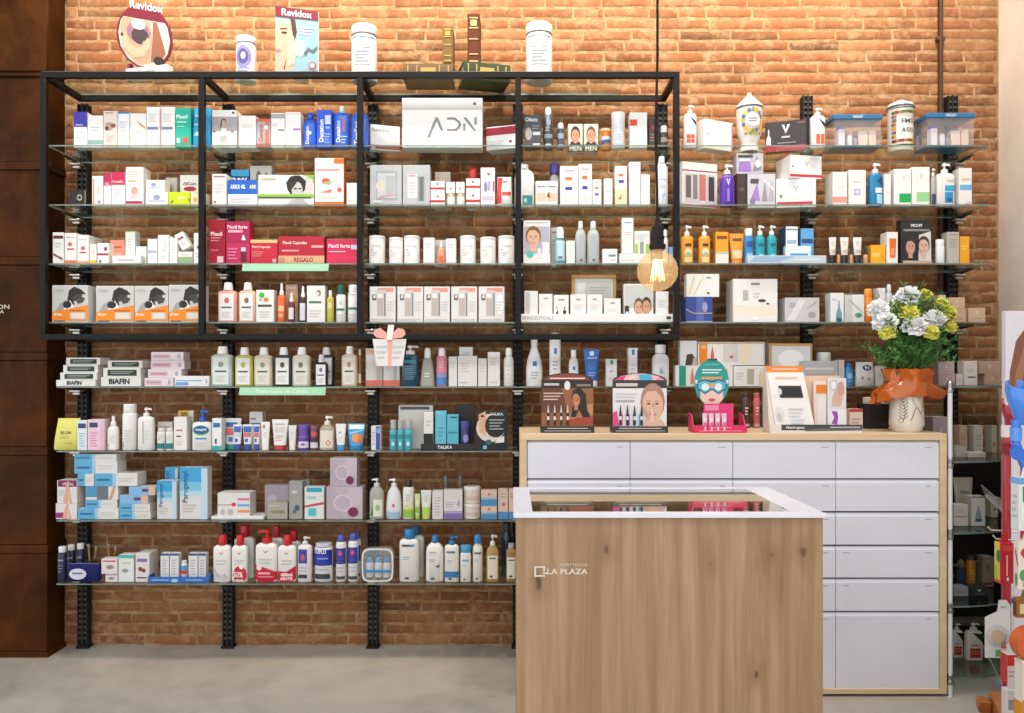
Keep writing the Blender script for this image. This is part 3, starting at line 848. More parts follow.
box(212, 237, 110, 'white carton with photo of long-haired woman', W_, [r(0, .44, 1, .82, 'a9a6a8'), [face(.47, .66, .08, .08, 'e0b090', '5a3424')], p([(.38, .5), (.58, .5), (.62, .3), (.36, .3)], 'f2f0f0'), p([(.36, .5), (.42, .72), (.38, .74), (.34, .56)], '5a3424'), e(.86, .92, .05, .03, '404850'), e(.82, .42, .06, .025, 'c04850'), e(.1, .42, .06, .025, 'c04850'), l(.3, .15, .7, .3, 3, 'dcd8d8')], d=.1)
box(238.5, 256, 115.6, 'plain off-white carton', 'f3f0ea', [l(.15, .6, .85, .72, 2, 'dcd6cc'), r(.1, .06, .4, .09, 'd0c8bc')], d=.08)
box(256.4, 270.6, 119, 'silver carton with red bands and dotted panel', 'b6b2b4', [r(0, .9, 1, 1, 'd8604c'), r(0, 0, 1, .14, 'c86050'), r(.62, .15, .9, .9, 'c87868'), t(.32, .5, .5, 'Control', 'd04838', .6, .02, 1), e(.7, .7, .14, .08, 'f0f0f4')])
box(271, 284.8, 113, 'white carton with grey top band', W_, [r(0, .84, 1, .97, 'a9aaae'), r(.5, .48, .95, .53, '84868c'), l(.1, .6, .5, .7, 2, 'd0ccd0')])
box(285.2, 300.8, 112, 'white carton with small purple stripe', W_, [r(.5, .48, .98, .54, 'a878c0'), r(0, .93, 1, .96, 'd8d4d8'), l(.12, .2, .6, .35, 3, 'd6d2d6')])
bottle(302.5, 316, 112, 'round-shouldered royal blue bottle', '2f62dc', '2450c4', 'screw', 'round', .17, .5, .6, ops=[t(.35, .42, .12, 'Ducation', 'f0f4ff', .75, .02, 1), e(.55, .5, .12, .06, 'dce6ff')])
box(316.6, 332, 110, 'royal blue carton with white lettering up the side', '2f5ed8', [t(.3, .45, .12, 'Ducation', 'ffffff', .85, .02, 1), r(.55, .62, .92, .86, 'cfdcfc'), r(.6, .5, .85, .56, '9fb8f4'), l(.5, .1, .9, .4, 4, '88a6ee')])
bottle(332.8, 349.5, 105, 'royal blue bottle with pale grey-green cap', '2c66dc', 'a8c0c0', 'screw', 'square', .16, .32, .55, ops=[t(.32, .45, .12, 'Ducation', 'ffffff', .8, .02, 1), r(.6, .45, .72, .85, 'd86a60'), l(.5, .1, .85, .35, 3, 'a8c0f4')])
bottle(350.5, 368, 106, 'blue tapering bottle behind the frame post', '3a72e0', '2a58c8', 'screw', 'round', .12, .4, .55, ops=[t(.4, .4, .2, 'Topiloz', 'e8f0ff', .8, .02, 1)])
shelf(1, 2)
box(371, 399.5, 125.5, 'white oblong carton turned to the right with red lower stripe', W_, [t(.36, .8, .16, 'Revidox', '9a9a92', .6), r(0, .04, 1, .2, 'b05058'), e(.1, .12, .07, .07, 'e8c8c8')], rot=16, d=.05, b=.05)
box(402, 482.4, 98, 'large white presentation box with grey top band and grey monogram', 'f2f1ef', [r(0, .76, 1, .92, 'c3c1c1'), r(.885, .855, .925, .915, '6a4e58'), r(.33, .26, .93, .66, 'f2f1ef'),
    p([(.31, .2), (.345, .2), (.45, .6), (.42, .62)], '8c8c8d'), p([(.415, .6), (.45, .6), (.515, .34), (.48, .34)], '8c8c8d'),
    r(.56, .33, .68, .375, '8c8c8d'), r(.56, .56, .66, .605, '8c8c8d'), p([(.66, .605), (.72, .53), (.74, .46), (.705, .46), (.69, .51), (.65, .56)], '8c8c8d'), p([(.74, .46), (.72, .39), (.68, .33), (.66, .375), (.69, .41), (.705, .46)], '8c8c8d'),
    r(.762, .33, .79, .48, '8c8c8d'), p([(.762, .605), (.8, .605), (.93, .33), (.895, .33)], '8c8c8d'), r(.902, .46, .93, .605, '8c8c8d'), r(.78, .09, .8, .11, 'c8b890')], d=.1)
box(486, 516, 126, 'white carton with dark red top turned to the left', W_, [r(0, .62, 1, .95, 'a52840'), e(.82, .3, .05, .07, '8a5060'), l(.1, .2, .6, .4, 2, 'dcd4d6')], rot=-18, d=.09, b=.03)
shelf(1, 3)
box(524.5, 541.2, 115, 'slate-grey hair carton with white print', '4e5157', [t(.42, .86, .12, 'Olistic', 'f0f0f4', .75), e(.24, .42, .2, .2, 'b0a8a8'), r(.5, .38, .95, .48, 'c8d4e0'), r(.5, .04, .92, .13, 'd8d8dc'), l(.45, .55, .9, .7, 2, '8a8c94')])
bottle(543.3, 553.5, 105.8, 'tall grey aerosol can with white cap', '55585f', 'efefef', 'dome', 'can', .17, .62, .95, 2.0, [r(.08, .3, .92, .42, 'a8b4c4'), r(.2, .08, .8, .14, 'd8dce0'), t(.45, .75, .3, 'Nuggela', 'e8e8ee', .5, .02, 1)], cat='can', name='aerosol_can', b=.02)
bottle(557, 564.8, 121.5, 'short grey aerosol can with white cap', '5b6470', 'f0f0f0', 'dome', 'can', .24, .8, .95, 2.0, [r(.08, .5, .92, .75, 'b8c4d4'), r(.1, .1, .9, .2, 'ccd2da')], cat='can', name='aerosol_can', b=.02)
for i, (xa, xb, nm, hair) in enumerate(((568, 582.8, 'left one of two cartons with a smiling man portrait', '3a2a24'), (583.8, 598.3, 'right one of two cartons with a smiling man portrait', '7a4a2a'))):
    box(xa, xb, 124, nm, 'd8cfc8', [face(.5, .58, .27, .25, 'd89a7c', hair), p([(.1, .27), (.9, .27), (.75, .4), (.5, .3), (.25, .4)], '3a3434'), r(0, 0, 1, .27, '5a4a40'), t(.5, .14, .16, 'MEN', 'f4f0e8', .8)], b=.09)
bottle(601, 611, 127.7, 'small orange can with blue wave', 'e8861e', 'f0d8b0', 'jarlid', 'tub', .12, 1, .95, 2.0, [r(.05, .5, .95, .7, 'e8ecf2'), p([(.05, .25), (.95, .4), (.95, .55), (.05, .45)], '2f68b4')], cat='can', name='can', b=.03)
bottle(612.3, 625.7, 111, 'white round deodorant canister with tall cap', 'eeedee', 'f3f2f2', 'jarlid', 'tub', .3, 1, .95, 2.0, [e(.5, .75, .35, .12, 'd8e0e8'), l(.2, .3, .8, .55, 3, 'b8c4d0'), r(.2, .12, .8, .2, 'b8d4e8')], cat='can', name='canister')
box(629.8, 647.2, 112.4, 'white carton with red square', W_, [r(0, .62, .42, .8, 'e2473a'), l(.2, .3, .85, .5, 3, 'd8d4d2')])
box(648.8, 656.6, 119, 'narrow dark brown carton', '4a3c3a', [r(.3, .62, .9, .78, 'a83a40'), l(.2, .2, .8, .5, 3, '8a7a74')])
bottle(660, 668.6, 125, 'small dark brown bottle with white cap', '3a2c2c', 'f0eeee', 'screw', 'square', .3, .8, .9, 2.2, [r(.1, .35, .9, .65, '9a8a86')])
shelf(1, 4)
for xa, xb, yt, nm, bb in ((684, 697, 104, 'white pump bottle with black corner and red squares', .0),):
    bottle(xa, xb, yt, nm, 'f0eeec', 'f2f0ee', 'pump', 'square', .2, .4, .5, 4, [p([(.4, .92), (.95, .75), (.95, .62)], '2e2c2e'), r(.2, .14, .5, .38, 'd8503c'), r(.54, .14, .82, .38, 'd8503c'), r(.18, .24, .85, .26, 'f0d0c8')])
box(702, 735, 121, 'plain white box turned to the right', 'f2f0ee', [r(.95, .02, .99, .95, 'd86a78'), e(.12, .5, .03, .04, 'b0b0b0')], rot=24, d=.07, b=.04)
def lidded_jar(x0, x1, ytop, yrim, label, floral):
    Y = SY + .09; R = (x1 - x0)/2*Y/F; z0 = SZ; zr = PZ(yrim, Y) - z0; zt = PZ(ytop, Y) - z0
    root = empty('ceramic_jar', (PX((x0 + x1)/2, Y), Y, z0 + .0003))
    m = MB()
    if floral: prof = [(R*.72, 0), (R*.74, .012), (R*.6, .03), (R*.62, .045), (R*.86, .085), (R*.95, .13), (R*.97, zr - .02), (R*1.0, zr - .004)]
    else: prof = [(R*.93, 0), (R*.96, .01), (R*.93, .02), (R*.95, zr*.5), (R*.94, zr - .01), (R*.97, zr)]
    m.lathe(prof, 'ece8e0', 28); m.build('body', 'gloss', root)
    m = MB()
    if floral: lp = [(R*1.0, zr), (R*1.04, zr + .004), (R*1.0, zr + .012), (R*.72, zr + .03), (R*.42, zr + .052), (R*.2, zr + .066), (R*.16, zr + .072), (R*.2, zr + .08), (R*.1, zt)]
    else: lp = [(R*.97, zr), (R*1.0, zr + .005), (R*.9, zr + .018), (R*.55, zr + .028), (R*.3, zt)]
    m.lathe(lp, 'e9e5de', 28); m.build('lid', 'gloss', root)
    m = MB(); m.lathe([(R*1.015, zr - .006), (R*1.03, zr - .001), (R*1.015, zr + .004)], '4a5668', 28, capb=False, capt=False); m.build('rim_line', 'gloss', root)
    def S(u, v, o):
        th = (u - .5)*2.6
        z = v*zr
        rr = R
        for (ra, za), (rb, zb) in zip(prof, prof[1:]):
            if za <= z <= zb: rr = ra + (rb - ra)*(z - za)/max(zb - za, 1e-6)
        rr += o + .0006
        return (rr*math.sin(th), -rr*math.cos(th), z)
    m = MB(); rng = random.Random(3 if floral else 5); ops = []
    if floral:
        for i in range(16):
            a = 2*math.pi*i/16; ops.append(e(.5 + .3*math.cos(a), .66 + .24*math.sin(a), .055, .05, rng.choice(('e0b832', 'd8a82a', '8a9a4a', 'e8c84a', '5a78a8'))))
        ops += [e(.5, .66, .2, .14, 'f0ece4'), l(.38, .6, .62, .72, 2, '5a5a6a')]
        for i in range(7): ops.append(e(.28 + .075*i, .36 + .03*(i % 2), .035, .03, rng.choice(('5a78a8', 'e0b832', '8a9a4a'))))
    else:
        for i in range(12):
            a = i/11
            ops.append(e(.1 + .8*a, .84, .05, .035, rng.choice(('5a7a3a', 'c8702a', '7a3a22')))); ops.append(e(.1 + .8*a, .2, .05, .035, rng.choice(('c8702a', '7a3a22', '5a7a3a'))))
            if i in (0, 1, 10, 11):
                for q in range(6): ops.append(e(.1 + .8*a, .3 + q*.09, .045, .035, rng.choice(('c8702a', '4a6a8a', '5a7a3a', 'd8a040'))))
        ops += [r(.05, .08, .95, .11, '3a3a42'), r(.05, .92, .95, .94, '3a3a42'), t(.5, .62, .1, 'FMS', '3a3a48', .3), t(.5, .42, .1, 'A DS', '3a3a48', .3)]
    do_prints(m, S, ops, R*2.4, zr, True); m.build('painted_ornament', 'print', root, smooth=False)
    finish(root, label, 'jar', z0 + zt)
lidded_jar(736, 762.3, 94, 109, 'white pharmacy jar with conical lid and yellow floral wreath', True)
box(767, 804.5, 121, 'black oblong box with white triangle emblem and red strip', '3a383a', [r(0, .0, 1, .18, 'b8364a'), p([(.4, .88), (.46, .88), (.5, .7), (.54, .88), (.6, .88), (.5, .58)], 'e8e8e8'), p([(.03, .2), (.14, .2), (.14, .45), (.1, .55), (.1, .75), (.07, .75), (.07, .55), (.03, .45)], 'e6e2e0'), r(.4, .44, .6, .5, 'c8c8c8'), r(.3, .26, .75, .29, '9a9a9a'), r(.78, .9, .98, .93, 'c05060')], rot=-18, d=.05, b=.06)
bottle(811.5, 826, 106.6, 'white pump bottle with orange squares beside the black box', 'f0eeec', 'f2f0ee', 'pump', 'square', .2, .4, .5, 4, [p([(.45, .92), (.95, .75), (.95, .6)], '2e2c2e'), r(.32, .12, .58, .42, 'dc6a44'), r(.64, .12, .9, .42, 'dc6a44')])
shelf(1, 5)
def clear_case(x0, x1, yt, label, b=.0):
    X, Y, z0, W, H = place_of(x0, x1, yt, b, None); D = .12
    root = empty('plastic_case', (X, Y, z0 + .0003))
    m = MB(); m.box(-W/2, W/2, 0, D, .0122, H - .0262, 'e4e6ea'); m.build('clear_body', 'clear_plastic', root, smooth=False)
    m = MB(); m.box(-W/2 - .008, W/2 + .008, -.006, D + .006, H - .026, H, '2f6f9c', ch=.004)
    do_prints(m, lambda u, v, o: ((u - .5)*W, -.006 - o, H - .026 + v*.026), [t(.5, .5, .5, 'VICHY', 'e8f0f4', .3)], W, .026); m.build('lid', 'plastic', root, smooth=False)
    m = MB(); m.box(-W/2 - .004, W/2 + .004, -.004, D + .004, 0, .012, '3a7a9c', ch=.003); m.build('base', 'plastic', root)
    for i, (u, w, h, c, cc) in enumerate(((.2, .14, .8, 'eceaf0', '5a4ab0'), (.38, .1, .5, 'e8e6ea', 'c8c4cc'), (.5, .08, .4, '9a9aa4', '6a6a74'), (.66, .2, .6, 'f0d8c8', 'e8e4e4'), (.86, .16, .62, 'f2d4bc', 'eae2dc'))):
        x = (u - .5)*W; ww = w*W/2; hh = (H - .04)*h
        m = MB(); m.box(x - ww, x + ww, .02, .06, .0125, .0125 + hh*.85, c, ch=.002); m.box(x - ww*.96, x + ww*.96, .022, .058, .0125 + hh*.85, .0125 + hh, cc, ch=.002); m.build('toiletry', 'card', root)
    finish(root, label, 'case', z0 + H)
clear_case(834, 881, 114.5, 'clear blue-lidded plastic case left of the ornate jar')
lidded_jar(887.7, 913, 101, 108.5, 'cylindrical white pharmacy jar with orange and green border', False)
clear_case(927, 974, 113, 'clear blue-lidded plastic case right of the ornate jar')
box(915.8, 922.5, 123, 'small navy and white carton between ornate jar and case', 'dcdce4', [r(0, .6, 1, 1, '3a5a8a'), r(.5, .3, .9, .58, '3a4a6a')], b=.13, d=.04)

# ================================================================== second shelf
shelf(2, 0)
box(70, 86, 190.5, 'small black box with pale ring mark', '262628', [e(.6, .55, .16, .2, 'b8b890'), e(.6, .55, .1, .12, '262628'), r(.92, .0, 1, 1, '8a7c5a')], d=.05)
box(92, 103, 176, 'white carton with narrow orange edge', W_, [r(.08, .05, .2, .9, 'd8945a'), e(.65, .14, .15, .06, 'b0a098'), l(.35, .4, .9, .7, 4, 'd8ccc8')])
box(103.5, 111.3, 173, 'narrow white carton with crimson top', W_, [r(0, .62, 1, 1, 'c0285a'), t(.45, .68, .07, 'ABC', 'f8d8e0', .6)])
box(111.6, 125, 172, 'wide white carton with crimson top', W_, [r(0, .62, 1, 1, 'cc2a58'), t(.45, .72, .08, 'Ureadin', 'f8d8e0', .8), l(.15, .3, .8, .5, 3, 'dcd2d6')])
box(125.6, 143.5, 167, 'taller white carton with golden print and crimson foot stripe', 'f0ede8', [r(.02, .06, .95, .13, 'b83050'), l(.15, .72, .9, .9, 3, 'cfc6bc'), l(.15, .6, .6, .68, 1, 'd8b060'), e(.5, .4, .2, .1, 'e0a898'), l(.2, .2, .8, .3, 2, 'd8ccc8')], d=.08)
lo = box(145.5, 168, 192, 'low white carton with lilac logo carrying another', W_, [e(.5, .62, .16, .2, '9aa0c8'), r(.12, .3, .85, .45, 'c8c8dc')], d=.06)
box(146, 165, 180, 'low white carton with lilac logo stacked on its twin', W_, [e(.4, .6, .14, .16, '9aa0c8'), r(.15, .28, .75, .42, 'c8c8dc')], d=.06, on=top(lo))
box(165.5, 177, 177.6, 'greyish carton standing behind the lime box', 'c9c4ba', [e(.4, .6, .25, .2, 'a8a89c')], b=.09)
box(168.5, 190, 192, 'bright lime-yellow flat box', 'd0e018', [r(.4, .5, .75, .7, 'eef4a0'), p([(.05, .2), (.25, .3), (.2, .45)], '5a7a20'), e(.95, .45, .03, .12, '6a7a20')], d=.07)
box(179.8, 199.5, 175, 'white carton with dark red oval', W_, [e(.52, .6, .33, .07, 'b8344a'), t(.5, .75, .1, 'ABCalm', '6a6064', .7), l(.2, .2, .8, .4, 2, 'dcd4d4')], b=.09)
box(190.5, 206, 193.4, 'low cream carton beside the lime box', 'e8dfc4', [e(.3, .5, .15, .2, 'd0b878'), l(.5, .3, .9, .6, 3, 'cfc4a4')])
shelf(2, 1)
box(212, 226.5, 174, 'white carton with small dark red mark', 'f0edeb', [r(.1, .9, .9, .94, 'a86a70'), r(.12, .1, .26, .16, 'a03a48'), l(.2, .4, .8, .7, 3, 'dcd6d6')], d=.09)
box(227.6, 257.5, 180, 'blue and white oblong carton lying lengthwise', 'eceaf0', [r(0, .46, 1, 1, '1f62c4'), t(.34, .74, .17, 'ARKX 4%', 'ffffff', .5), t(.85, .74, .15, 'ARK', 'ffffff', .24), l(.1, .12, .8, .34, 2, 'd0ccd4')], d=.07)
box(231, 249, 169.7, 'dark blue carton with a thirty percent banner', '1c4a86', [r(0, .84, 1, 1, '3aa0d0'), t(.5, .7, .2, '30%', 'ffffff', .85, .02)], b=.09)
box(249.8, 271.8, 165.7, 'grey photo carton standing behind the hair colour box', 'b8b6ae', [e(.4, .75, .12, .14, '6a665e'), e(.75, .7, .1, .16, '84806f'), r(.1, .5, .9, .6, 'cfccc0')], b=.09)
box(258.2, 314, 175, 'wide hair colour box with monochrome portrait and green stripe', 'eeeeec', [p([(.8, 1), (1, 1), (1, .74)], '84c02c'), p([(.55, .35), (.98, .35), (.98, .85), (.85, .98), (.6, .95)], 'cfcdcb'), e(.68, .66, .17, .33, '2a2828'), e(.7, .5, .1, .28, 'c6c4c2'), p([(.52, .6), (.6, .84), (.72, .86), (.8, .7), (.84, .5), (.86, .8), (.74, .99), (.58, .95), (.5, .75)], '2a2828'), p([(.56, .8), (.7, .76), (.62, .58), (.55, .5)], '343232'), e(.67, .56, .03, .025, '3a3838'), e(.75, .56, .025, .025, '3a3838'), r(0, .28, 1, .38, '8ec63a'), r(0, .25, .95, .3, '4a5430'), l(.05, .8, .32, .92, 1, 'c0b090'), p([(.5, .0), (.95, .0), (.8, .24), (.6, .2)], 'b8b6b4'), l(.05, .5, .4, .7, 2, 'dcdad8')], d=.07)
box(314.6, 344, 158, 'tall white and orange supplement box', 'f0ece8', [r(0, 0, 1, .09, 'e2702a'), r(.66, .88, 1, .99, 'e2702a'), r(.05, .73, .85, .77, 'e49a8a'), e(.38, .53, .14, .05, 'd8604a'), p([(.2, .48), (.6, .52), (.5, .44)], 'a0b870'), e(.85, .34, .08, .05, 'd86a58'), p([(.15, .28), (.6, .36), (.55, .28)], 'e0806a'), l(.1, .14, .8, .22, 2, 'd8c8c0')], d=.06, side='e27838')
box(346.5, 358, 183, 'small plain white carton next to the orange supplement box', W_, [r(.15, .2, .4, .26, 'd8d4d2')], d=.05)
shelf(2, 2)
for xa, xb, nm in ((370, 401.8, 'silver gift box with a jar in its window'), (402.6, 430, 'silver gift box with an upright bottle in its window')):
    jar = xa < 380
    box(xa, xb, 165, nm, 'bcbfc2', ([r(.18, .15, .85, .85, 'a2a8ac'), r(.22, .2, .8, .8, 'c9cdcf'), e(.36, .5, .18, .14, 'd8d2c0'), r(.5, .28, .78, .74, 'b4babd'), p([(.3, .2), (.8, .26), (.8, .3), (.3, .25)], 'd8a0a4'), r(.1, .08, .4, .14, 'dadada')] if jar else
        [r(.18, .2, .52, .78, 'e6e4e4'), r(.58, .12, .8, .72, '8a8e92'), r(.64, .15, .74, .7, '6a6e74'), r(.2, .72, .48, .76, 'cfa0a4'), l(.22, .3, .48, .6, 4, 'c8c8cc')]), d=.07)
def red_white(x0, x1, yt, label, on=None, b=0):
    return box(x0, x1, yt, label, W_, [r(0, .28, 1, .46, 'c8383e'), e(.5, .74, .1, .09, 'c86a70'), r(.2, .1, .8, .16, 'd8d4d4')], on=on, b=b, d=.06)
a_ = red_white(430.5, 445, 193, 'lower of two red-striped cartons left of the jars')
red_white(430.5, 444.6, 181, 'upper of two red-striped cartons left of the jars', top(a_))
box(434.7, 450.5, 172, 'small beige carton peeking over the red-striped cartons', 'c4b6a6', [r(.15, .6, .85, .7, '8a7e74')], b=.09)
for xa, xb, nm in ((446, 455.5, 'left'), (456, 465, 'right')):
    a_ = tub(xa, xb, 193.5, nm + ' one of two tiny beige-lidded jars under cartons', 'd4d4d4', 'cfc0a0', [r(.2, .2, .8, .7, 'e8e4dc')], lidf=.2)
    box(xa, xb - .4, 182, nm + ' one of two tiny white cartons set on jars', W_, [p([(.35, .5), (.65, .5), (.5, .3)], 'c0484e'), r(.2, .7, .8, .76, 'd0ccca')], on=top(a_), d=.035)
a_ = red_white(466, 480, 192, 'lower of two red-striped cartons right of the jars')
red_white(466, 480, 178.5, 'upper of two red-striped cartons right of the jars', top(a_))
bottle(467, 478.5, 167, 'white bottle with red cap behind the red-striped cartons', 'f0eef0', 'd8322e', 'dome', 'round', .25, .8, .6, b=.09, ops=[r(.1, .4, .9, .5, 'd0d0d8')])
box(480.6, 495, 167.6, 'tall white carton with small violet product picture', 'f0eeee', [p([(.4, .86), (.7, .86), (.55, .78)], 'c04a50'), e(.35, .5, .12, .14, '8a86b0'), r(.5, .4, .68, .64, 'b0acc8'), r(.85, .38, .95, .64, 'b04a60'), r(.1, .16, .9, .26, 'c8c8cc')])
pouch(496.5, 512, 176, 'red and white soft bag', 'eeecea', [p([(0, .0), (.35, .0), (.3, .5), (.38, .97), (.05, .97)], 'd8322e'), r(.35, .36, .95, .48, 'd0383a'), r(.4, .8, .75, .86, 'd86a6c')], cat='bag', d=.045)
shelf(2, 3)
bottle(514.5, 534.5, 163.6, 'broad white bottle with teal label behind the post', 'f0f0ee', 'f2f2f0', 'screw', 'round', .1, .4, .5, 3, [r(.4, .05, .9, .3, '3a8a88'), e(.55, .17, .08, .06, 'a8d4d0')], b=.02)
bottle(549.5, 560, 163, 'clear bottle with violet cap behind a low carton', 'd4d4dc', '4a3a9a', 'screw', 'round', .22, .9, .8, 2.2, [r(.2, .2, .8, .5, 'e8e4ea')], mat='gel', b=.08)
box(535.5, 557.8, 181, 'low white twin-panel carton with peach photo print', 'f1eeea', [r(.04, .2, .48, .52, 'f0cdb4'), r(.53, .2, .97, .52, 'f0c4a8'), p([(.5, .4), (.62, .6), (.66, .3)], '8a4a3a'), l(.08, .72, .42, .84, 1, '9a9a98'), l(.56, .72, .92, .84, 1, '9a9a98')])
for xa, xb, yt, nm in ((560.2, 578, 166, 'broad'), (578.4, 592, 164, 'tall slim'), (592.4, 601.5, 179.4, 'small')):
    box(xa, xb, yt, nm + ' white carton with orange bar above blue bar', W_, [r(.28, .64, .66, .72, 'e2762c'), r(.28, .4, .68, .48, '3f45b0'), l(.22, .84, .8, .92, 1, 'b8b4b8'), l(.3, .1, .7, .25, 2, 'dcd8d8')])
box(604, 612.6, 178.5, 'narrow plain white carton right of the striped cartons', W_, [r(.2, .5, .8, .56, 'b8d4dc'), l(.2, .2, .8, .4, 2, 'd8dcdc')])
box(615, 627, 166, 'white carton with orange and blue marks and golden lower half', W_, [r(.3, .74, .7, .8, 'e2762c'), r(.3, .58, .74, .65, '3f45b0'), r(0, .0, 1, .42, 'e2dcb4'), p([(.25, .18), (.6, .3), (.5, .16)], 'a88a50')])
box(629, 640.6, 162, 'tall plain white carton with lilac edge', 'f2f1f3', [r(0, .02, .04, .98, 'b8a0d0'), r(.2, .9, .9, .93, 'c0c8e8'), r(.3, .3, .8, .32, 'd8d8e0')])
box(641, 650, 174.5, 'shorter plain white carton beside the lilac-edged one', 'f2f0ee', [r(.15, .5, .85, .53, 'd8d4d2')])
bottle(656, 668.6, 155, 'slender white lotion bottle behind the lamp cord', 'eff0f2', 'f2f2f4', 'dome', 'slim', .14, .5, .6, 2.4, [p([(.5, .1), (.75, .3), (.55, .28)], 'a8c0dc'), r(.25, .6, .75, .62, 'c0ccd8'), l(.25, .4, .8, .5, 2, 'd0d4dc')])
shelf(2, 4)
box(681, 719, 163, 'white gift box with window picture of cosmetics and magenta lines', 'f0eceb', [r(0, .8, 1, .83, 'b03a6a'), r(.0, .02, 1, .06, 'b03a6a'), r(.06, .1, .94, .75, 'cfc9cc'), r(.1, .2, .24, .7, '6a6468'), r(.3, .18, .42, .72, '8a8488'), r(.48, .15, .66, .74, 'cc7a72'), r(.5, .08, .64, .15, 'e8e0e0'), r(.74, .15, .9, .7, '4a3e4a'), r(.78, .1, .88, .15, 'e4dce0')], rot=17, d=.08, b=.03)
bottle(721, 735.8, 163, 'violet pump bottle with white pump', '5a2eae', 'f0eef2', 'pump', 'round', .24, .45, .7, 2.3, [p([(.36, .85), (.44, .85), (.5, .72), (.56, .85), (.64, .85), (.5, .62)], 'ded4f0'), r(.42, .15, .58, .55, '9a7ad4')], noz=1)
box(737, 746, 174, 'dark brown block imitating shadow beside the violet pump bottle', '4a3430', [r(.2, .5, .8, .6, '6a504a')], d=.07, b=.05)  # dark block added where only shadow lies under the stacked carton
a_ = box(747.5, 775.5, 174, 'silver-violet photo carton standing under a similar one', 'cfcbd4', [p([(.1, .25), (.35, .75), (.45, .2)], 'a884c8'), p([(.5, .2), (.62, .8), (.72, .2)], '9a96a0'), p([(.74, .2), (.86, .85), (.95, .2)], 'b4b0ba'), r(.1, .72, .4, .86, '5a5060'), e(.18, .2, .1, .1, '8a80a0'), p([(.55, .8), (.95, .5), (.95, .55), (.6, .86)], 'f4f4f8')], d=.09, b=.05)
box(736.5, 763.5, 153.5, 'silver-violet photo carton stacked off-centre on a similar one', 'c4bfca', [p([(.05, .1), (.55, .1), (.5, .6), (.1, .6)], 'a07ac4'), r(.1, .62, .5, .74, 'ece8f0'), p([(.6, .1), (.75, .9), (.95, .2)], '8a8692'), e(.8, .5, .12, .2, 'dedae4'), r(.05, .8, .6, .92, '4a4450')], d=.09, b=.05, on=top(a_))
a_ = box(777, 815, 178.5, 'white box with red lower strip carrying a second one', W_, [r(.02, .1, .92, .2, 'c8404a'), p([(.42, .75), (.48, .75), (.5, .62), (.52, .75), (.58, .75), (.5, .5)], 'c8c4c4'), e(.12, .4, .04, .06, '8a8484')], rot=-8, d=.12, b=.03)
box(789, 823, 155.5, 'white box with red lower strip stacked crookedly on its twin', W_, [r(.0, .05, 1, .17, 'c8404a'), p([(.45, .75), (.5, .75), (.53, .62), (.56, .75), (.61, .75), (.53, .5)], 'd0cccc'), e(.08, .5, .03, .05, '8a8484')], rot=10, d=.14, b=.03, on=top(a_))
shelf(2, 5)
box(832.5, 847.3, 172, 'white carton with coral band near the bottom', W_, [r(0, .1, 1, .28, 'ec9c8a'), l(.3, .5, .75, .6, 1, 'd8d4d2')], d=.1, side='e2ded8')
box(848.6, 866, 170, 'white carton with small lilac square', W_, [r(.3, .3, .68, .48, 'b4b0dc'), r(.38, .35, .6, .44, 'dcdaf0'), l(.25, .62, .75, .72, 1, 'd4d4de')], d=.08)
bottle(870, 883.5, 162, 'blue pump bottle with white pump and label', '1585b8', 'f0f2f4', 'pump', 'square', .24, .45, .6, 3, [r(.4, .4, .95, .55, 'e6f0f4'), p([(.55, .75), (.95, .6), (.95, .95)], '1c4a70'), r(.5, .08, .95, .36, 'a8d8e8')])
box(884.2, 891, 174, 'narrow white carton hidden behind the blue pump bottle', 'eeecea', [r(.2, .4, .8, .44, 'd0d8dc')])
box(894, 911.3, 169, 'white carton with vivid green lower square', 'f1f2f0', [r(.3, .1, .98, .34, '1faa5c'), p([(.48, .85), (.54, .85), (.58, .75), (.62, .85), (.68, .85), (.58, .66)], 'd4dcd8')], d=.07)
box(912, 929.8, 167, 'white carton with pale green lower square', 'f0f2ee', [r(.25, .12, .98, .36, '9cd49c'), p([(.44, .85), (.5, .85), (.54, .75), (.58, .85), (.64, .85), (.54, .66)], 'd4dcd4')], d=.07)
bottle(931.5, 936.6, 167.7, 'very slim grey pump bottle', 'b8b4b4', 'e8e4e4', 'pump', 'slim', .2, .6, .9, 2.2, [r(.1, .05, .9, .4, '3a4654')])
bottle(937.5, 956, 162, 'broad white pump bottle with blue label', 'eeece9', 'f2f1ef', 'pump', 'square', .24, .36, .5, 4, [r(.4, .1, .85, .42, '2a90c8'), r(.52, .14, .78, .24, '1a5a98'), r(.4, .45, .98, .62, '3aa4d8'), l(.5, .7, .9, .82, 1, 'c8c8cc')])
box(959, 972, 168, 'white carton with sky blue stripe at the end', 'efece8', [r(.05, .42, .98, .56, '6ab4e4'), l(.2, .66, .85, .74, 1, 'e0b090'), p([(.1, .0), (.9, .14), (.9, .0)], 'c4bcb4')], d=.06)
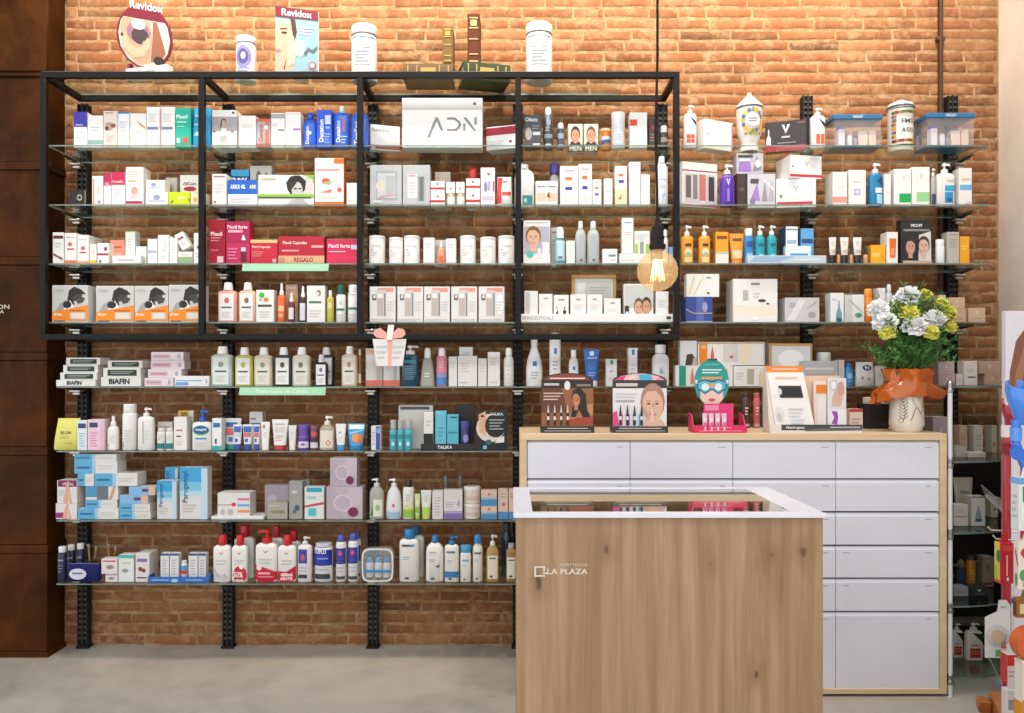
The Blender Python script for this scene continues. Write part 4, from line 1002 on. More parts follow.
# ================================================================== third shelf
shelf(3, 0)
box(52.6, 63.8, 232.4, 'white carton with maroon header and swoosh', W_, [r(.05, .8, .95, .9, '6a2a3a'), p([(.05, .28), (.9, .12), (.9, .2), (.05, .36)], '9a5a6a'), l(.2, .5, .8, .7, 2, 'd8ccd0')], d=.09)
box(64.6, 76.6, 233, 'white carton with red seal and orange foot band', W_, [e(.45, .64, .18, .07, 'd86a60'), r(.2, .46, .8, .51, 'c84a4a'), r(0, .04, 1, .13, 'e87848'), l(.15, .82, .85, .9, 1, 'd8b0a8')], d=.11)
box(77.2, 88.8, 235, 'white carton with red flower mark', W_, [e(.5, .55, .2, .07, 'c86a62'), r(.2, .38, .8, .43, 'c84a4a'), r(0, .04, 1, .11, 'f0a080'), l(.15, .8, .85, .88, 1, 'dcc0b8')], d=.13)
box(89.4, 96.6, 244, 'small carton with yellow foot band', 'efeae2', [r(0, .02, 1, .2, 'e8c83a'), l(.2, .5, .8, .7, 2, 'd8ccc4')])
box(97.2, 109, 243, 'white carton with red band and round mark', W_, [r(.02, .42, .98, .52, 'b83a4a'), e(.72, .72, .14, .1, '9a3a4a'), e(.25, .14, .1, .08, '8a6a6a')])
box(110, 124.6, 240, 'salmon-pink carton', 'f0967c', [r(.2, .68, .85, .76, 'c8604c'), l(.2, .3, .8, .5, 2, 'f8c4b0')], b=.05)
box(125.2, 135.2, 231, 'tall slim white carton with pale green top', 'eef0ea', [r(0, .97, 1, 1, '8ab070'), l(.25, .5, .75, .8, 4, 'cfd4cc')], b=.05)
box(135.8, 146.6, 246.5, 'small plain white carton beside the blue-lettered one', 'f0efec', [l(.2, .5, .8, .7, 2, 'd4d0cc')], b=.05)
box(112, 141, 255.6, 'long flat white carton lying at the front edge', 'edeee8', [r(.2, .4, .75, .6, 'c4c8c0')], d=.04)
box(147.4, 157.2, 239, 'white carton with blue lettering', W_, [t(.5, .5, .1, 'BOIRON', '2a68b0', .85), l(.2, .2, .8, .35, 2, 'd0d8e0')])
box(157.8, 168.8, 235, 'white carton with pale swirl', 'f0f0ee', [e(.55, .6, .3, .18, 'd4dcdc'), e(.5, .62, .2, .12, 'f0f0ee'), l(.2, .15, .8, .3, 2, 'd8d4d2')])
box(169.2, 177.4, 237.7, 'narrow plain white carton next to the swirl carton', 'eeedea', [l(.25, .4, .75, .7, 3, 'd8d8d4')])
a_ = box(178, 192.4, 251.7, 'low white carton with sage green lower half', 'eef0ea', [r(0, 0, 1, .6, '9ab48a'), l(.2, .7, .8, .85, 1, 'c8d0c0')])
box(181.5, 191, 231.5, 'white carton leaning askew on the sage green one', W_, [r(.2, .6, .8, .75, 'a86a70'), l(.2, .2, .8, .45, 2, 'dcd0d0')], tilt=-28, on=top(a_) + .018, b=.01, hgt=.086)
box(193.6, 203, 233, 'white carton partly behind the frame post', W_, [e(.5, .55, .15, .06, '7a5a60'), l(.2, .2, .8, .4, 2, 'd8d0d0')])
shelf(3, 1)
box(209, 225.4, 219.6, 'dark red tall carton with small white square', 'a3142c', [t(.45, .68, .09, 'Plexil', 'ffe8e8', .8), l(.12, .5, .7, .62, 2, 'e0808a'), r(.5, .04, .88, .18, 'f0c8cc'), r(.1, .3, .6, .33, 'd06a78')])
box(226, 249.8, 221.4, 'magenta-crimson tall carton with dropper bottle picture', 'c22a5a', [r(0, .5, 1, 1, 'b01c4e'), t(.48, .87, .08, 'Plexil forte', 'ffe8f0', .85), r(.08, .74, .7, .8, 'f0a8c0'), r(.62, .06, .86, .42, '6a1a30'), p([(.66, .56), (.7, .68), (.76, .68), (.84, .56)], 'ece4e6'), r(.64, .3, .84, .4, 'e0c8d0'), l(.08, .1, .5, .4, 4, 'e07aa0')], d=.07)
box(250.4, 277.6, 239.8, 'red carton with pale yellow top strip', 'c9253c', [r(0, .87, 1, 1, 'f0c488'), t(.4, .7, .12, 'Plexil Capsulas', 'ffe4e4', .7), l(.06, .3, .5, .55, 3, 'e07a84'), r(.82, .08, .95, .22, 'f0b8c0')], d=.06)
box(278.2, 324.4, 236.5, 'long red carton with beige gift strip', 'b92034', [r(0, .02, 1, .31, 'dfae88'), t(.55, .165, .17, 'REGALO', 'a03a34', .42, .03), t(.36, .76, .14, 'Plexil Capsulas', 'ffe4e4', .6), r(.72, .6, .98, .68, 'f0b0b4'), l(.08, .42, .45, .56, 1, 'e89aa0'), r(.02, .08, .14, .25, 'c88a70')], d=.06)
box(326.6, 358, 239.4, 'pink-red oblong carton with wavy lower panel', 'd02c54', [r(0, .0, 1, .36, 'dc3258'), t(.4, .74, .16, 'Plexil forte', 'ffe8ee', .7), l(.06, .46, .6, .56, 1, 'f4b8c8'), r(.78, .6, .98, .78, 'ccd4e8')], d=.06)
shelf(3, 2)
for xa, xb, yt, nm in ((367.8, 384, 235, 'leftmost white round tub'), (388, 402.3, 236.8, 'second white round tub from the left, slightly shorter'), (403, 419, 235, 'third white round tub from the left'), (459.4, 475.4, 235, 'white round tub just right of the pink cartons'), (479.8, 495.7, 236.4, 'white round tub second from right'), (498, 514.4, 235, 'rightmost white round tub beside the post')):
    tub(xa, xb, yt, nm, 'ecebe9', 'f0efed', [r(.2, .54, .32, .57, '8a8a94'), l(.2, .3, .6, .5, 3, 'd0ccca'), l(.2, .66, .8, .74, 1, 'd4d0ce')], lidf=.1)
box(423.2, 434.6, 237.7, 'slim white carton left of the small pink bottle', 'efeae6', [l(.2, .6, .8, .8, 2, 'd8ccc8'), r(0, .03, 1, .08, 'e8c0b8')])
bottle(437, 444.8, 241, 'small orange-pink bottle between two slim cartons', 'e89a80', 'f0e4e0', 'spray', 'round', .26, .5, .8, 2.2, [r(.2, .1, .8, .5, 'd86a4c')])
box(434, 447, 240, 'pale carton standing behind the small pink bottle', 'ece6e2', [l(.2, .6, .8, .8, 2, 'd8d0cc')], b=.09)
box(445.8, 456, 238.6, 'slim white carton right of the small pink bottle', 'efe8e6', [l(.2, .6, .8, .8, 2, 'd8ccc8'), r(0, .03, 1, .08, 'e8bcc0')])
shelf(3, 3)
box(523.5, 550.4, 220.5, 'tall carton with smiling woman portrait and turquoise dot', 'f0eeec', [r(.02, .24, .98, .86, 'b7b6c4'), [face(.36, .6, .24, .2, 'eab898', '8a5a38')], r(0, .0, 1, .2, 'efedea'), e(.24, .22, .14, .08, '5cc4b4'), r(.52, .1, .66, .36, 'ece8e6'), r(.7, .06, .94, .5, 'f4f2f2'), l(.08, .92, .9, .97, 1, 'c8c4c4')], d=.06)
box(551, 560.6, 227.5, 'pale grey-white carton behind the aqua bottle', 'e6e6e4', [r(.1, .85, .7, .9, '9a9a9c'), l(.1, .5, .8, .7, 2, 'cfcfd0')], b=.08)
bottle(555.2, 565.6, 226, 'aqua liquid bottle with white top and teal base', 'a8d4dc', 'eef2f2', 'dome', 'round', .3, .75, .8, 2.2, [r(.2, .2, .85, .92, 'bfdfe4'), r(.02, .0, .98, .12, '2f8e90'), r(.3, .22, .7, .3, '4a6a74'), r(.25, .9, .85, .94, '3a6a80')])
box(566.2, 575, 240.7, 'small white carton beside the aqua bottle', 'f0eeec', [l(.25, .3, .75, .7, 4, 'dad4d0')])
for xa, xb, nm in ((575.4, 586.2, 'left'), (587.4, 599.8, 'right')):
    bottle(xa, xb, 220.5, nm + ' one of two tall clear micellar water bottles', 'cdd4d6', 'e6eaea', 'trap', 'round', .18, .5, .7, 2.4, [l(.3, .5, .7, .85, 5, 'b4bcc0'), r(.4, .08, .64, .15, '6a727a')], mat='gel')
box(602.5, 617.4, 249, 'low white carton with dark lettering', 'f1efed', [r(.4, .5, .9, .64, '8a8e9a'), l(.5, .2, .9, .36, 1, 'c8c8cc')])
lo = box(619.4, 650.5, 253.5, 'low white display plinth for green tubes', 'efedeb', [r(.05, .3, .5, .45, 'dcd8d6')], d=.09)
box(622, 633.6, 218, 'tall white carton standing on the low plinth', 'f1efed', [l(.15, .82, .85, .92, 1, 'a8b0b0'), l(.15, .5, .85, .62, 2, 'cfcfcf')], on=top(lo), d=.05)
box(634.4, 649.8, 231, 'white pack with two lime green tubes', 'eeeeea', [r(.04, .0, .24, .42, 'a4cc4a'), r(.74, .0, .96, .42, 'a4cc4a'), r(.36, .0, .6, .5, '9a9e9a'), r(.4, .5, .56, .8, 'd8d8d4'), l(.1, .6, .9, .9, 3, 'dcdad6')], on=top(lo), d=.05)
bottle(662.8, 668.6, 229, 'slim white bottle behind the pendant bulb', 'ecebea', 'f2f2f0', 'dome', 'slim', .2, .7, .8, 2.2, [l(.2, .3, .8, .6, 3, 'c8ccd4')])
box(669, 677, 247, 'light blue carton behind the pendant bulb', '8fb0e0', [r(.2, .4, .8, .6, 'b8cff0')])
shelf(3, 4)
for xa, xb, nm in ((681.4, 694, 'left'), (699, 711, 'right')):
    bottle(xa, xb, 224.6, nm + ' one of two amber gel pump bottles', 'f2a11c', 'f2efea', 'pump', 'square', .27, .42, .6, 3, [r(.3, .62, .8, .72, '5a3a1a'), e(.55, .42, .3, .14, 'e8e0b0'), r(.25, .08, .85, .26, 'f6d890'), e(.55, .36, .2, .06, '8ac0a8')], mat='gloss')
box(715.6, 728.6, 232, 'orange-yellow carton with white foot', 'f3a62a', [r(0, 0, 1, .32, 'eee8e0'), r(.1, .78, .9, .88, '8a4a1a'), r(0, .32, 1, .38, 'a8d0b8')])
tube(730, 745, 233, 'orange tube standing on its cap', 'f09a2c', 'e88a22', [r(.2, .7, .85, .82, '7a4420'), r(.15, .05, .9, .3, 'f4cfa0'), r(.15, .3, .9, .35, 'a8d0b8')])
bottle(744.8, 754.4, 228, 'blue bottle with white screw cap', '2f86c8', 'eef0f2', 'screw', 'can', .2, .8, .8, 2.2, [r(.2, .6, .85, .8, '1f5a98'), r(.2, .2, .85, .4, '7ab8e0')])
for xa, xb, nm in ((756, 766, 'left'), (767.8, 777.8, 'right')):
    bottle(xa, xb, 224.6, nm + ' one of two turquoise pump bottles', '1f9fb0', 'eef2f2', 'pump', 'slim', .24, .5, .8, 2.3, [r(.25, .6, .8, .7, '1a6a7c'), r(.3, .2, .75, .35, '6acbd4')])
box(785.5, 798, 226.4, 'white carton with dark blue side', 'eef0f2', [r(.1, .55, .9, .66, '9ab4cc'), l(.1, .2, .85, .4, 2, 'c4d0dc'), r(.05, .9, .95, .94, '8a98a8')], d=.1, side='2f5f88', b=.05)
a_ = box(747.5, 826.5, 255.5, 'long pale blue box lying flat along the front edge', 'c4d4e2', [p([(.02, .2), (.4, .2), (.6, .9), (.1, .9)], '9ab8d4'), r(.6, .4, .9, .6, 'e0e8f0')], d=.04, b=-.03)
box(800.8, 813.8, 228.5, 'light blue carton with dark blue ribbon label', '62a8dc', [r(.05, .6, .95, .72, '2f4f7c'), l(.1, .3, .85, .45, 2, 'a8d0ee')], b=.05)
box(785.4, 811, 246, 'flat white and blue pack in front of the blue cartons', 'dce8f0', [p([(.1, .1), (.8, .1), (.9, .6), (.2, .6)], '3f94cc'), r(.0, .82, 1, .95, 'f0f4f8')], d=.035, b=.012)
shelf(3, 5)
for i, (xa, xb, nm) in enumerate(((829.5, 837, 'leftmost'), (841, 849.6, 'middle'), (853.8, 862.8, 'rightmost'))):
    tube(xa, xb, 237, nm + ' of three white make-up tubes with black caps', 'eae8e6', '2a2828', [l(.25, .5, .75, .8, 3, 'c4c0bc'), r(.2, .1, .8, .3, 'd8b498')], capf=.36, b=.02)
for i, (xa, xb, nm) in enumerate(((837.6, 840.6, 'leftmost'), (850.2, 853.4, 'middle'), (864.2, 868.8, 'rightmost'))):
    bottle(xa, xb, 247, nm + ' tiny beige foundation bottle with black cap', 'd8a480', '2c2626', 'screw', 'square', .42, .8, .9, 2.4, b=.0)
box(870.8, 885.5, 245, 'small yellow-orange box', 'f2b024', [r(.1, .4, .6, .6, 'f8d070'), e(.8, .4, .1, .12, 'e89a18')])
box(886.5, 898, 232, 'white carton with orange picture of a tube', 'efebe8', [p([(.3, .2), (.78, .2), (.86, .8), (.24, .8)], 'e2702c'), r(.42, .28, .66, .5, 'f0a070')], d=.07)
box(901, 932, 219.7, 'black carton with two portraits of women', '2b2a2c', [t(.5, .87, .07, 'VICHY', 'f0f0f0', .4, .03), r(.08, .74, .92, .79, '8a8888'), p([(.58, .66), (.96, .74), (.98, .02), (.56, .02)], 'd8d4d4'), [face(.3, .38, .15, .16, 'c89a84', '3a2e2c')], [face(.72, .4, .16, .17, 'd8b4a0', '4a3c38')], r(.04, .0, .97, .08, 'c8a894')], d=.05)
bottle(937, 945.8, 239, 'plain white slim bottle right of the black portrait carton', 'efeef0', 'f4f3f4', 'screw', 'tub', .3, .98, .7, 2.6)
box(947.2, 959.4, 232, 'warm grey tall carton', 'bab4ac', [l(.15, .5, .85, .8, 4, 'a29c94'), r(.1, .9, .9, .93, '8e8880')])
box(960, 969.6, 236.4, 'yellow-orange tall carton at the end of the row', 'f0a722', [l(.2, .5, .8, .7, 2, 'f6c868')])

# ================================================================== fourth shelf
shelf(4, 0)
for i, (xa, xb, yt, d) in enumerate(((52.2, 88.2, 285.4, .09), (96, 133.8, 286, .05), (134.6, 168.2, 286, .05), (168.8, 203.5, 285, .07))):
    nm = ('leftmost', 'second', 'third', 'rightmost')[i]
    box(xa, xb, yt, nm + ' of four boxes with monochrome runner portrait over orange panel', 'e7e5e3', [p([(0, .3), (1, .44), (1, .98), (0, .98)], 'c9c7c5'), p([(.08, .3), (.2, .5), (.4, .62), (.5, .38)], 'a3a19f'), e(.64, .74, .2, .17, '3e3c3c'), p([(.46, .86), (.62, .97), (.82, .88), (.94, .76), (.66, .76), (.52, .66)], '252424'), p([(.46, .78), (.6, .6), (.62, .46), (.5, .5), (.42, .62)], '2a2828'),
        p([(.8, .7), (.92, .66), (.86, .54), (.72, .5), (.66, .6)], '4a4846'), p([(.3, .32), (.5, .6), (.62, .42), (.56, .36)], 'ececea'), e(.42, .48, .12, .1, '2a2828'),
        p([(0, .04), (1, .04), (1, .47), (0, .28)], 'ee8a1a'), t(.16, .22, .07, '30 km', 'ffffff', .24), r(.5, .08, .95, .28, 'cdbba6'), r(.54, .1, .9, .25, 'e0d6ca'), r(.5, .3, .9, .34, 'c8641a'), r(.06, .02, .36, .05, '5a5a78'), t(.2, .88, .08, 'turbo', 'b0b4bc', .3)], d=d)
shelf(4, 1)
def shampoo(x0, x1, yt, label, c, lab='edeae6', spot='a06a5a', b=0, capf=.2, bar='3a5a54', **k):
    return bottle(x0, x1, yt, label, c, 'efedeb', 'trap', 'square', capf, .5, .5, 4.5, [r(.12, .06, .86, .9, lab), r(.22, .44, .76, .49, bar), e(.5, .68, .13, .09, spot), l(.25, .14, .72, .34, 4, 'c8c4c0')], b=b, **k)
shampoo(217, 236.4, 282, 'pinkish shampoo bottle with white label and trapezoid cap, leftmost', 'dfa093', spot='c86a62')
shampoo(237.8, 255.3, 282, 'peach shampoo bottle with white label next to the pinkish one', 'e8b8a0', spot='7a6a5a')
box(256, 274, 290, 'white carton with green and orange dabs', 'efedea', [e(.32, .84, .15, .09, '4fae4a'), e(.25, .7, .08, .05, '86c06a'), e(.56, .7, .15, .07, 'e08a4a'), r(.1, .48, .88, .55, '4a4c48'), l(.2, .12, .8, .36, 3, 'd4d0cc')])
bottle(276.5, 285, 282.7, 'orange spray bottle with white nozzle', 'e2661e', 'f0eae6', 'spray', 'square', .3, .5, .8, 2.4, [r(.2, .4, .85, .6, 'f0c090'), e(.5, .25, .3, .08, 'f4a070')], mat='gloss')
box(285.4, 297.8, 284.5, 'beige-pink patterned carton behind a tiny bottle', 'd6ab94', [e(.7, .6, .2, .15, 'c8b050'), e(.5, .3, .2, .2, 'b88a78'), r(.1, .88, .9, .94, 'e8d0c0')], b=.07)
bottle(287.6, 294.2, 292.4, 'tiny wine-red bottle with white cap', '6a2436', 'efe9e8', 'spray', 'square', .3, .6, .8, 2.4, [r(.1, .15, .9, .7, 'e6dcdc')])
bottle(298.8, 305.8, 285.7, 'slim dark plum spray bottle', '3a2236', 'e8e4e8', 'spray', 'square', .3, .6, .8, 2.4, [r(.1, .08, .9, .75, 'd8d8e4')])
box(306.8, 325, 285.7, 'white carton with small plant drawing', 'edebe6', [e(.65, .8, .14, .09, '9a8a68'), e(.6, .78, .08, .05, 'e8e4dc'), r(.12, .52, .8, .58, '4a7a62'), l(.15, .12, .8, .36, 3, 'd4d0cc')])
bottle(326.2, 333.4, 290, 'small yellow-green oil bottle', 'c2b648', 'e8e6da', 'screw', 'square', .2, .5, .8, 2.4, [e(.5, .65, .3, .12, 'e0dc98')], mat='gloss')
bottle(335.2, 345, 284.5, 'white dry shampoo can with dark green cap', 'edefec', '0f5a4c', 'screw', 'can', .26, .8, .95, 2.0, [r(.1, .42, .9, .5, '3a7a66'), p([(.4, .7), (.7, .8), (.6, .6)], '9ac4a0'), l(.2, .1, .8, .3, 2, 'c4ccc8')], cat='can', name='aerosol_can')
bottle(346.8, 358, 284.5, 'white dry shampoo can with white cap', 'eeecea', 'f0eeec', 'screw', 'can', .2, .86, .95, 2.0, [r(.1, .42, .9, .5, '4a7a6a'), l(.2, .1, .8, .3, 2, 'ccc8c4'), r(.1, .9, .9, .93, 'c0bcb8')], cat='can', name='aerosol_can')
shelf(4, 2)
for i, xa in enumerate((369.6, 397.2, 423.9, 451.2, 478.6)):
    nm = ('leftmost', 'second', 'middle', 'fourth', 'rightmost')[i]
    box(xa, xa + 26, 286.6, nm + ' of five white gift boxes with coral badge', 'e6e2e0', [r(.32, .85, .92, .96, 'e89688'), r(.28, .18, .62, .9, 'cfcac8'), r(.3, .2, .52, .68, 'c3b4ae'), r(.31, .68, .5, .8, 'efebe9'), r(.56, .18, .62, .82, '8c8886'), r(.1, .62, .26, .78, '6a6668'), e(.19, .72, .05, .05, 'e6e2e0')] + ([e(.82, .5, .14, .28, 'fafafa')] if i == 4 else []) + [l(.68, .3, .94, .6, 4, 'd4cecb'), r(.06, .06, .9, .1, 'd0cac8')], d=.07)
shelf(4, 3)
Xa, Ya, za, Wa, Ha = place_of(517.5, 673.5, 314, -.02, None)
tr_ = empty('display_tray', (Xa, Ya, za + .0003))
m = MB(); m.box(-Wa/2, Wa/2, .0122, .16, 0, .02, 'efedec', ch=.002); m.build('tray_floor', 'card', tr_, smooth=False)
m = MB(); m.box(-Wa/2, Wa/2, 0, .012, .0, Ha, 'f1efee', ch=.002)
do_prints(m, lambda u, v, o: ((u - .5)*Wa, -o, v*Ha), [t(.13, .5, .4, 'SKINCEUTICALS', 'b4b0ae', .2), r(.955, .35, .985, .7, '4a3a30')], Wa, Ha)
m.build('front_lip', 'card', tr_, smooth=False)
finish(tr_, 'long white tray with raised front lip carrying skincare cartons', 'tray', za + .02)
tzv = za + .0206
def sk(x0, x1, yt, label, ops=(), b=.0, **k): return box(x0, x1, yt, label, k.pop('c', 'eeecea'), ops, b=b, on=tzv, **k)
sk(524.5, 538, 291, 'leftmost white carton with grey side on the long tray', [r(.06, .05, .4, .95, 'c8c4c0'), r(.2, .1, .8, .14, 'a8a4a2')], d=.05)
sk(538.8, 552.6, 294, 'second white carton on the long tray', [r(.35, .78, .7, .84, 'b4b0ae'), r(.4, .12, .62, .18, '8a8684')], d=.05)
sk(553.6, 568.8, 295, 'white carton with two small black bottle icons', [r(.3, .76, .72, .82, '8a8684'), p([(.14, .26), (.22, .26), (.22, .38), (.3, .3), (.3, .18), (.14, .18)], '2a2a2c'), r(.19, .4, .24, .5, '2a2a2c'), p([(.62, .18), (.82, .18), (.82, .34), (.62, .34)], '2a2a2c'), r(.69, .36, .75, .5, '2a2a2c')], d=.05)
sk(570.4, 586.4, 294.5, 'left one of two broad white cartons under the gilt picture', [r(.36, .76, .64, .82, '9a9694'), l(.2, .3, .8, .6, 3, 'dcdad8'), r(.4, .12, .6, .18, '7a7674')], d=.05)
sk(587, 602.4, 294.5, 'right one of two broad white cartons under the gilt picture', [r(.36, .76, .64, .82, '9a9694'), l(.2, .3, .8, .6, 3, 'dcdad8'), r(.38, .1, .64, .18, '6a6664')], d=.05)
sk(604, 620.8, 298.5, 'lowest white carton in front of the gilt picture', [r(.38, .74, .66, .8, '8a8684'), l(.2, .3, .8, .5, 2, 'dcdad8')], d=.04)
sk(624, 653.5, 284, 'grey-white carton with two brown-haired portraits', [r(.02, .3, .98, .96, 'cdd0ce'), [face(.5, .3, .14, .22, 'dcae90', '7a5a40')], [face(.76, .32, .14, .22, 'd8a484', '4a3426')], r(.02, .0, .16, .36, '2e2c2c'), e(.1, .12, .06, .08, 'e6e2e0'), r(.3, .0, .8, .1, 'efedec')], d=.05)
sk(655.8, 668.6, 291.5, 'rightmost white carton under the pendant bulb', [r(.4, .1, .7, .14, '6a6664'), l(.2, .4, .8, .7, 4, 'd4d0ce')], d=.05)
def gilt():
    Y = SY + .1; x0, x1 = PX(571.5, Y), PX(616.5, Y); W, H = x1 - x0, PZ(274.5, Y) - tzv
    root = empty('picture_frame', ((x0 + x1)/2, Y, tzv + .0003))
    for nm, a in (('frame_rail', (-W/2, W/2, 0, .018, 0, .02)), ('frame_rail', (-W/2, W/2, 0, .018, H - .02, H)), ('frame_stile', (-W/2, -W/2 + .018, 0, .018, .0202, H - .0202)), ('frame_stile', (W/2 - .018, W/2, 0, .018, .0202, H - .0202))):
        m = MB(); m.box(*a, 'c79a52', ch=.004); m.build(nm, 'plastic', root)
    m = MB(); m.box(-W/2 + .0182, W/2 - .0182, .008, .0175, .0203, H - .0203, 'dedcd6')
    do_prints(m, lambda u, v, o: ((u - .5)*(W - .036), .008 - o, .02 + v*(H - .04)), [r(.04, .1, .96, .92, 'cfcfcc'), p([(.05, .9), (.3, .9), (.2, .2), (.05, .3)], 'e8e8e6'), l(.4, .55, .9, .8, 3, 'b4b4b2'), r(.48, .3, .6, .38, '4a4a4a')], W - .036, H - .04)
    m.build('picture', 'print', root, smooth=False)
    finish(root, 'gilt framed certificate standing behind white cartons', 'picture', tzv + H)
gilt()
shelf(4, 4)
a_ = box(685.5, 712.6, 297, 'navy blue box with golden ribbon line', '3b4a94', [r(.4, .0, .68, 1, '5a6ab0'), p([(0, .5), (.3, .34), (1, .34), (1, .38), (.3, .38), (0, .54)], 'b8a890'), r(.02, .0, .98, .05, 'b8b4c8'), e(.72, .6, .1, .2, '9aa0cc')], d=.1)
box(686.4, 719.4, 274, 'white flat carton with golden stripes set on the navy box', 'efedea', [p([(.05, .1), (.2, .9), (.28, .9), (.12, .1)], 'e6d8b0'), p([(.2, .1), (.5, .9), (.54, .9), (.25, .1)], 'e8d49c'), r(.6, .8, .75, .88, 'a8a4a0'), r(.62, .12, .7, .2, '5a5654')], on=top(a_), d=.06)
box(733, 777.6, 279, 'large white square box with gold stripe on its side', 'efedeb', [r(.0, .16, 1, .38, 'f2e8d6'), r(.0, .38, .25, .385, 'e0c890'), r(.22, .5, .34, .74, 'b8b8ac'), r(.4, .86, .6, .91, '8e8a88'), e(.65, .5, .09, .035, '4a4848'), e(.78, .43, .04, .02, '4a4848'), e(.5, .09, .08, .03, 'fafafa'), l(.45, .55, .6, .7, 2, 'd4d0ce')], d=.13, side='e6e2dc')
box(785, 819.5, 297.7, 'low silver-patterned carton', 'cfccd0', [p([(.05, .1), (.4, .9), (.6, .9), (.3, .1)], 'e4e2e4'), e(.78, .3, .12, .14, 'a8a4ac'), e(.2, .7, .1, .12, 'b4b4bc'), p([(.6, .5), (.9, .9), (.95, .8)], 'b8b0b4')], d=.1)
shelf(4, 5)
box(830.6, 844, 293, 'white carton with blue ampoule picture', 'eff0f0', [p([(.4, .0), (.86, .0), (.86, .3), (.7, .5), (.66, .75), (.58, .75), (.56, .5), (.4, .3)], '7aa0b0'), r(.42, .0, .84, .16, '2f6a80'), l(.1, .7, .4, .85, 1, 'c8ccd0')], d=.07)
box(845, 864.5, 294.7, 'white carton with teal clover print', 'eceeea', [r(.0, .0, .38, 1, 'd4d2cc'), e(.7, .26, .2, .1, '7ab0a0'), e(.7, .26, .1, .05, '3f8a7c'), p([(.2, .8), (.9, .35), (.9, .38), (.2, .84)], '9aa890')], d=.07)
bottle(865.2, 873.8, 288.4, 'orange sun-care tube bottle behind the flowers', 'f08c1a', 'f29a2a', 'screw', 'can', .24, .9, .8, 2.2, [l(.2, .3, .8, .7, 5, 'f8c078')])
box(877.6, 885.6, 288, 'narrow white carton behind the flowers', 'eeecec', [r(0, .1, .1, .95, '6a80b0'), l(.25, .3, .8, .7, 3, 'd0d4d8')])
bottle(886.4, 893.8, 283.7, 'pale grey bottle behind the flowers', 'd4d4dc', 'e6e4e8', 'dome', 'slim', .2, .6, .8, 2.2, [l(.2, .3, .8, .6, 3, 'b4b8c4')])
box(938.6, 946, 295, 'narrow pale beige carton right of the flowers', 'd4c0ae', [l(.2, .4, .8, .7, 3, 'c0a894')], b=.03)
a_ = box(947.4, 966.6, 309, 'beige carton carrying a smaller beige one', 'c9a88c', [p([(.44, .75), (.5, .5), (.56, .75)], 'e4d4c4'), l(.3, .2, .8, .35, 1, 'b08e74')], d=.07)
box(948.6, 965, 297.5, 'smaller beige carton on top of another', 'cfae94', [p([(.44, .8), (.5, .5), (.56, .8)], 'e4d4c4')], on=top(a_), d=.06)
box(968.4, 985.5, 308, 'low beige carton at the right end', 'cdb096', [p([(.44, .8), (.5, .5), (.56, .8)], 'e8d8c8'), l(.2, .2, .8, .35, 1, 'b49880')], d=.06)

# ================================================================== fifth shelf
shelf(5, 0)
def stair(specs, base, ops_first, ops, word):
    z = None; bb = base; n = len(specs)
    for i, (xa, xb, yt) in enumerate(specs):
        nm = 'flat white and green carton, %s of %s stack' % (('bottom', 'second from bottom', 'third from bottom', 'top')[i] if i < n - 1 else 'top', word)
        o = box(xa, xb, yt, nm, 'e2e0da', ops_first if i == 0 else ops, b=bb, on=z, d=.1)
        z = top(o); bb += .004
ob = [r(.12, .14, .9, .8, '2c3a34'), l(.2, .3, .8, .68, 2, '9aa8a0')]
of = [t(.46, .55, .62, 'BIAFIN', '26302c', .52, .05)]
stair([(56, 95.5, 380), (60, 97, 372.6), (63, 98, 365), (66, 100.2, 357.7)], 0, of, ob, 'left')
stair([(100.8, 141, 377.3), (103, 140.6, 368), (107.5, 142.5, 360.6)], 0, of, ob, 'right')
z_ = None
for i, (xa, xb, yt) in enumerate(((144.4, 173.4, 378), (147.8, 181.5, 369.4), (150.6, 184.5, 360.4), (151, 183.6, 352))):
    o = box(xa, xb, yt, 'pale pink flat carton, %s of its pile' % ('bottom', 'second from bottom', 'second from top', 'topmost')[i], 'e6d9dc', [r(.04, .2, .6, .75, 'd8b4c0'), l(.08, .3, .55, .65, 1, 'b88a9c'), e(.86, .5, .05, .3, 'b4a8b0')], on=z_, d=.08, b=.004*i)
    z_ = top(o)
box(174.4, 209, 376, 'blue and white flat carton right of the pink pile', 'e4e4e6', [r(.03, .1, .4, .4, '6aa4d0'), r(.05, .5, .8, .62, '8fb4d0'), e(.93, .5, .03, .25, 'b4b4bc')], d=.07, b=-.012)
shelf(5, 1)
shampoo(210, 231.6, 346, 'pale sage green shampoo bottle, first from left', 'b9c6ba', spot='8aa090', lab='dfe4de')
shampoo(234, 252.3, 347, 'lime yellow shampoo bottle, second from left', 'bcbf5c', spot='b4b850')
shampoo(253.2, 271.8, 347, 'cream shampoo bottle, third from left', 'dccdae', spot='9a9a80', lab='e6e0d0')
shampoo(273.4, 291.2, 347, 'black shampoo bottle with white label, fourth from left', '3a3a3a', spot='4a5248')
shampoo(291.6, 309.8, 347, 'ivory shampoo bottle, fifth from left', 'd8d0be', spot='7a7a6a', lab='e2dccf')
shampoo(317, 334, 347, 'large navy shampoo bottle behind a small one', '232838', b=.075)
shampoo(314.4, 327.2, 354.5, 'small navy shampoo bottle in front of a larger one', '232838', spot='6a7888', capf=.24)
shampoo(341, 357, 346, 'beige shampoo bottle with amber bottle beside it', 'd2bfa6', spot='b08a70', lab='e4dacb')
bottle(357.6, 361.4, 349, 'very slim amber oil bottle near the post', 'a8621e', 'e6ddd2', 'screw', 'square', .16, .7, .9, 2.4, [r(.1, .1, .9, .4, 'e2d6c0')], mat='gloss', b=.03)
shelf(5, 2)
box(365.6, 382.6, 348.4, 'left one of two grey-white cartons with coral foot', 'dedad8', [r(0, .0, 1, .16, 'e57a68'), r(.64, .16, .98, .98, 'bcb4b0'), r(.04, .85, .5, .97, 'e8b0a4')], b=.03)
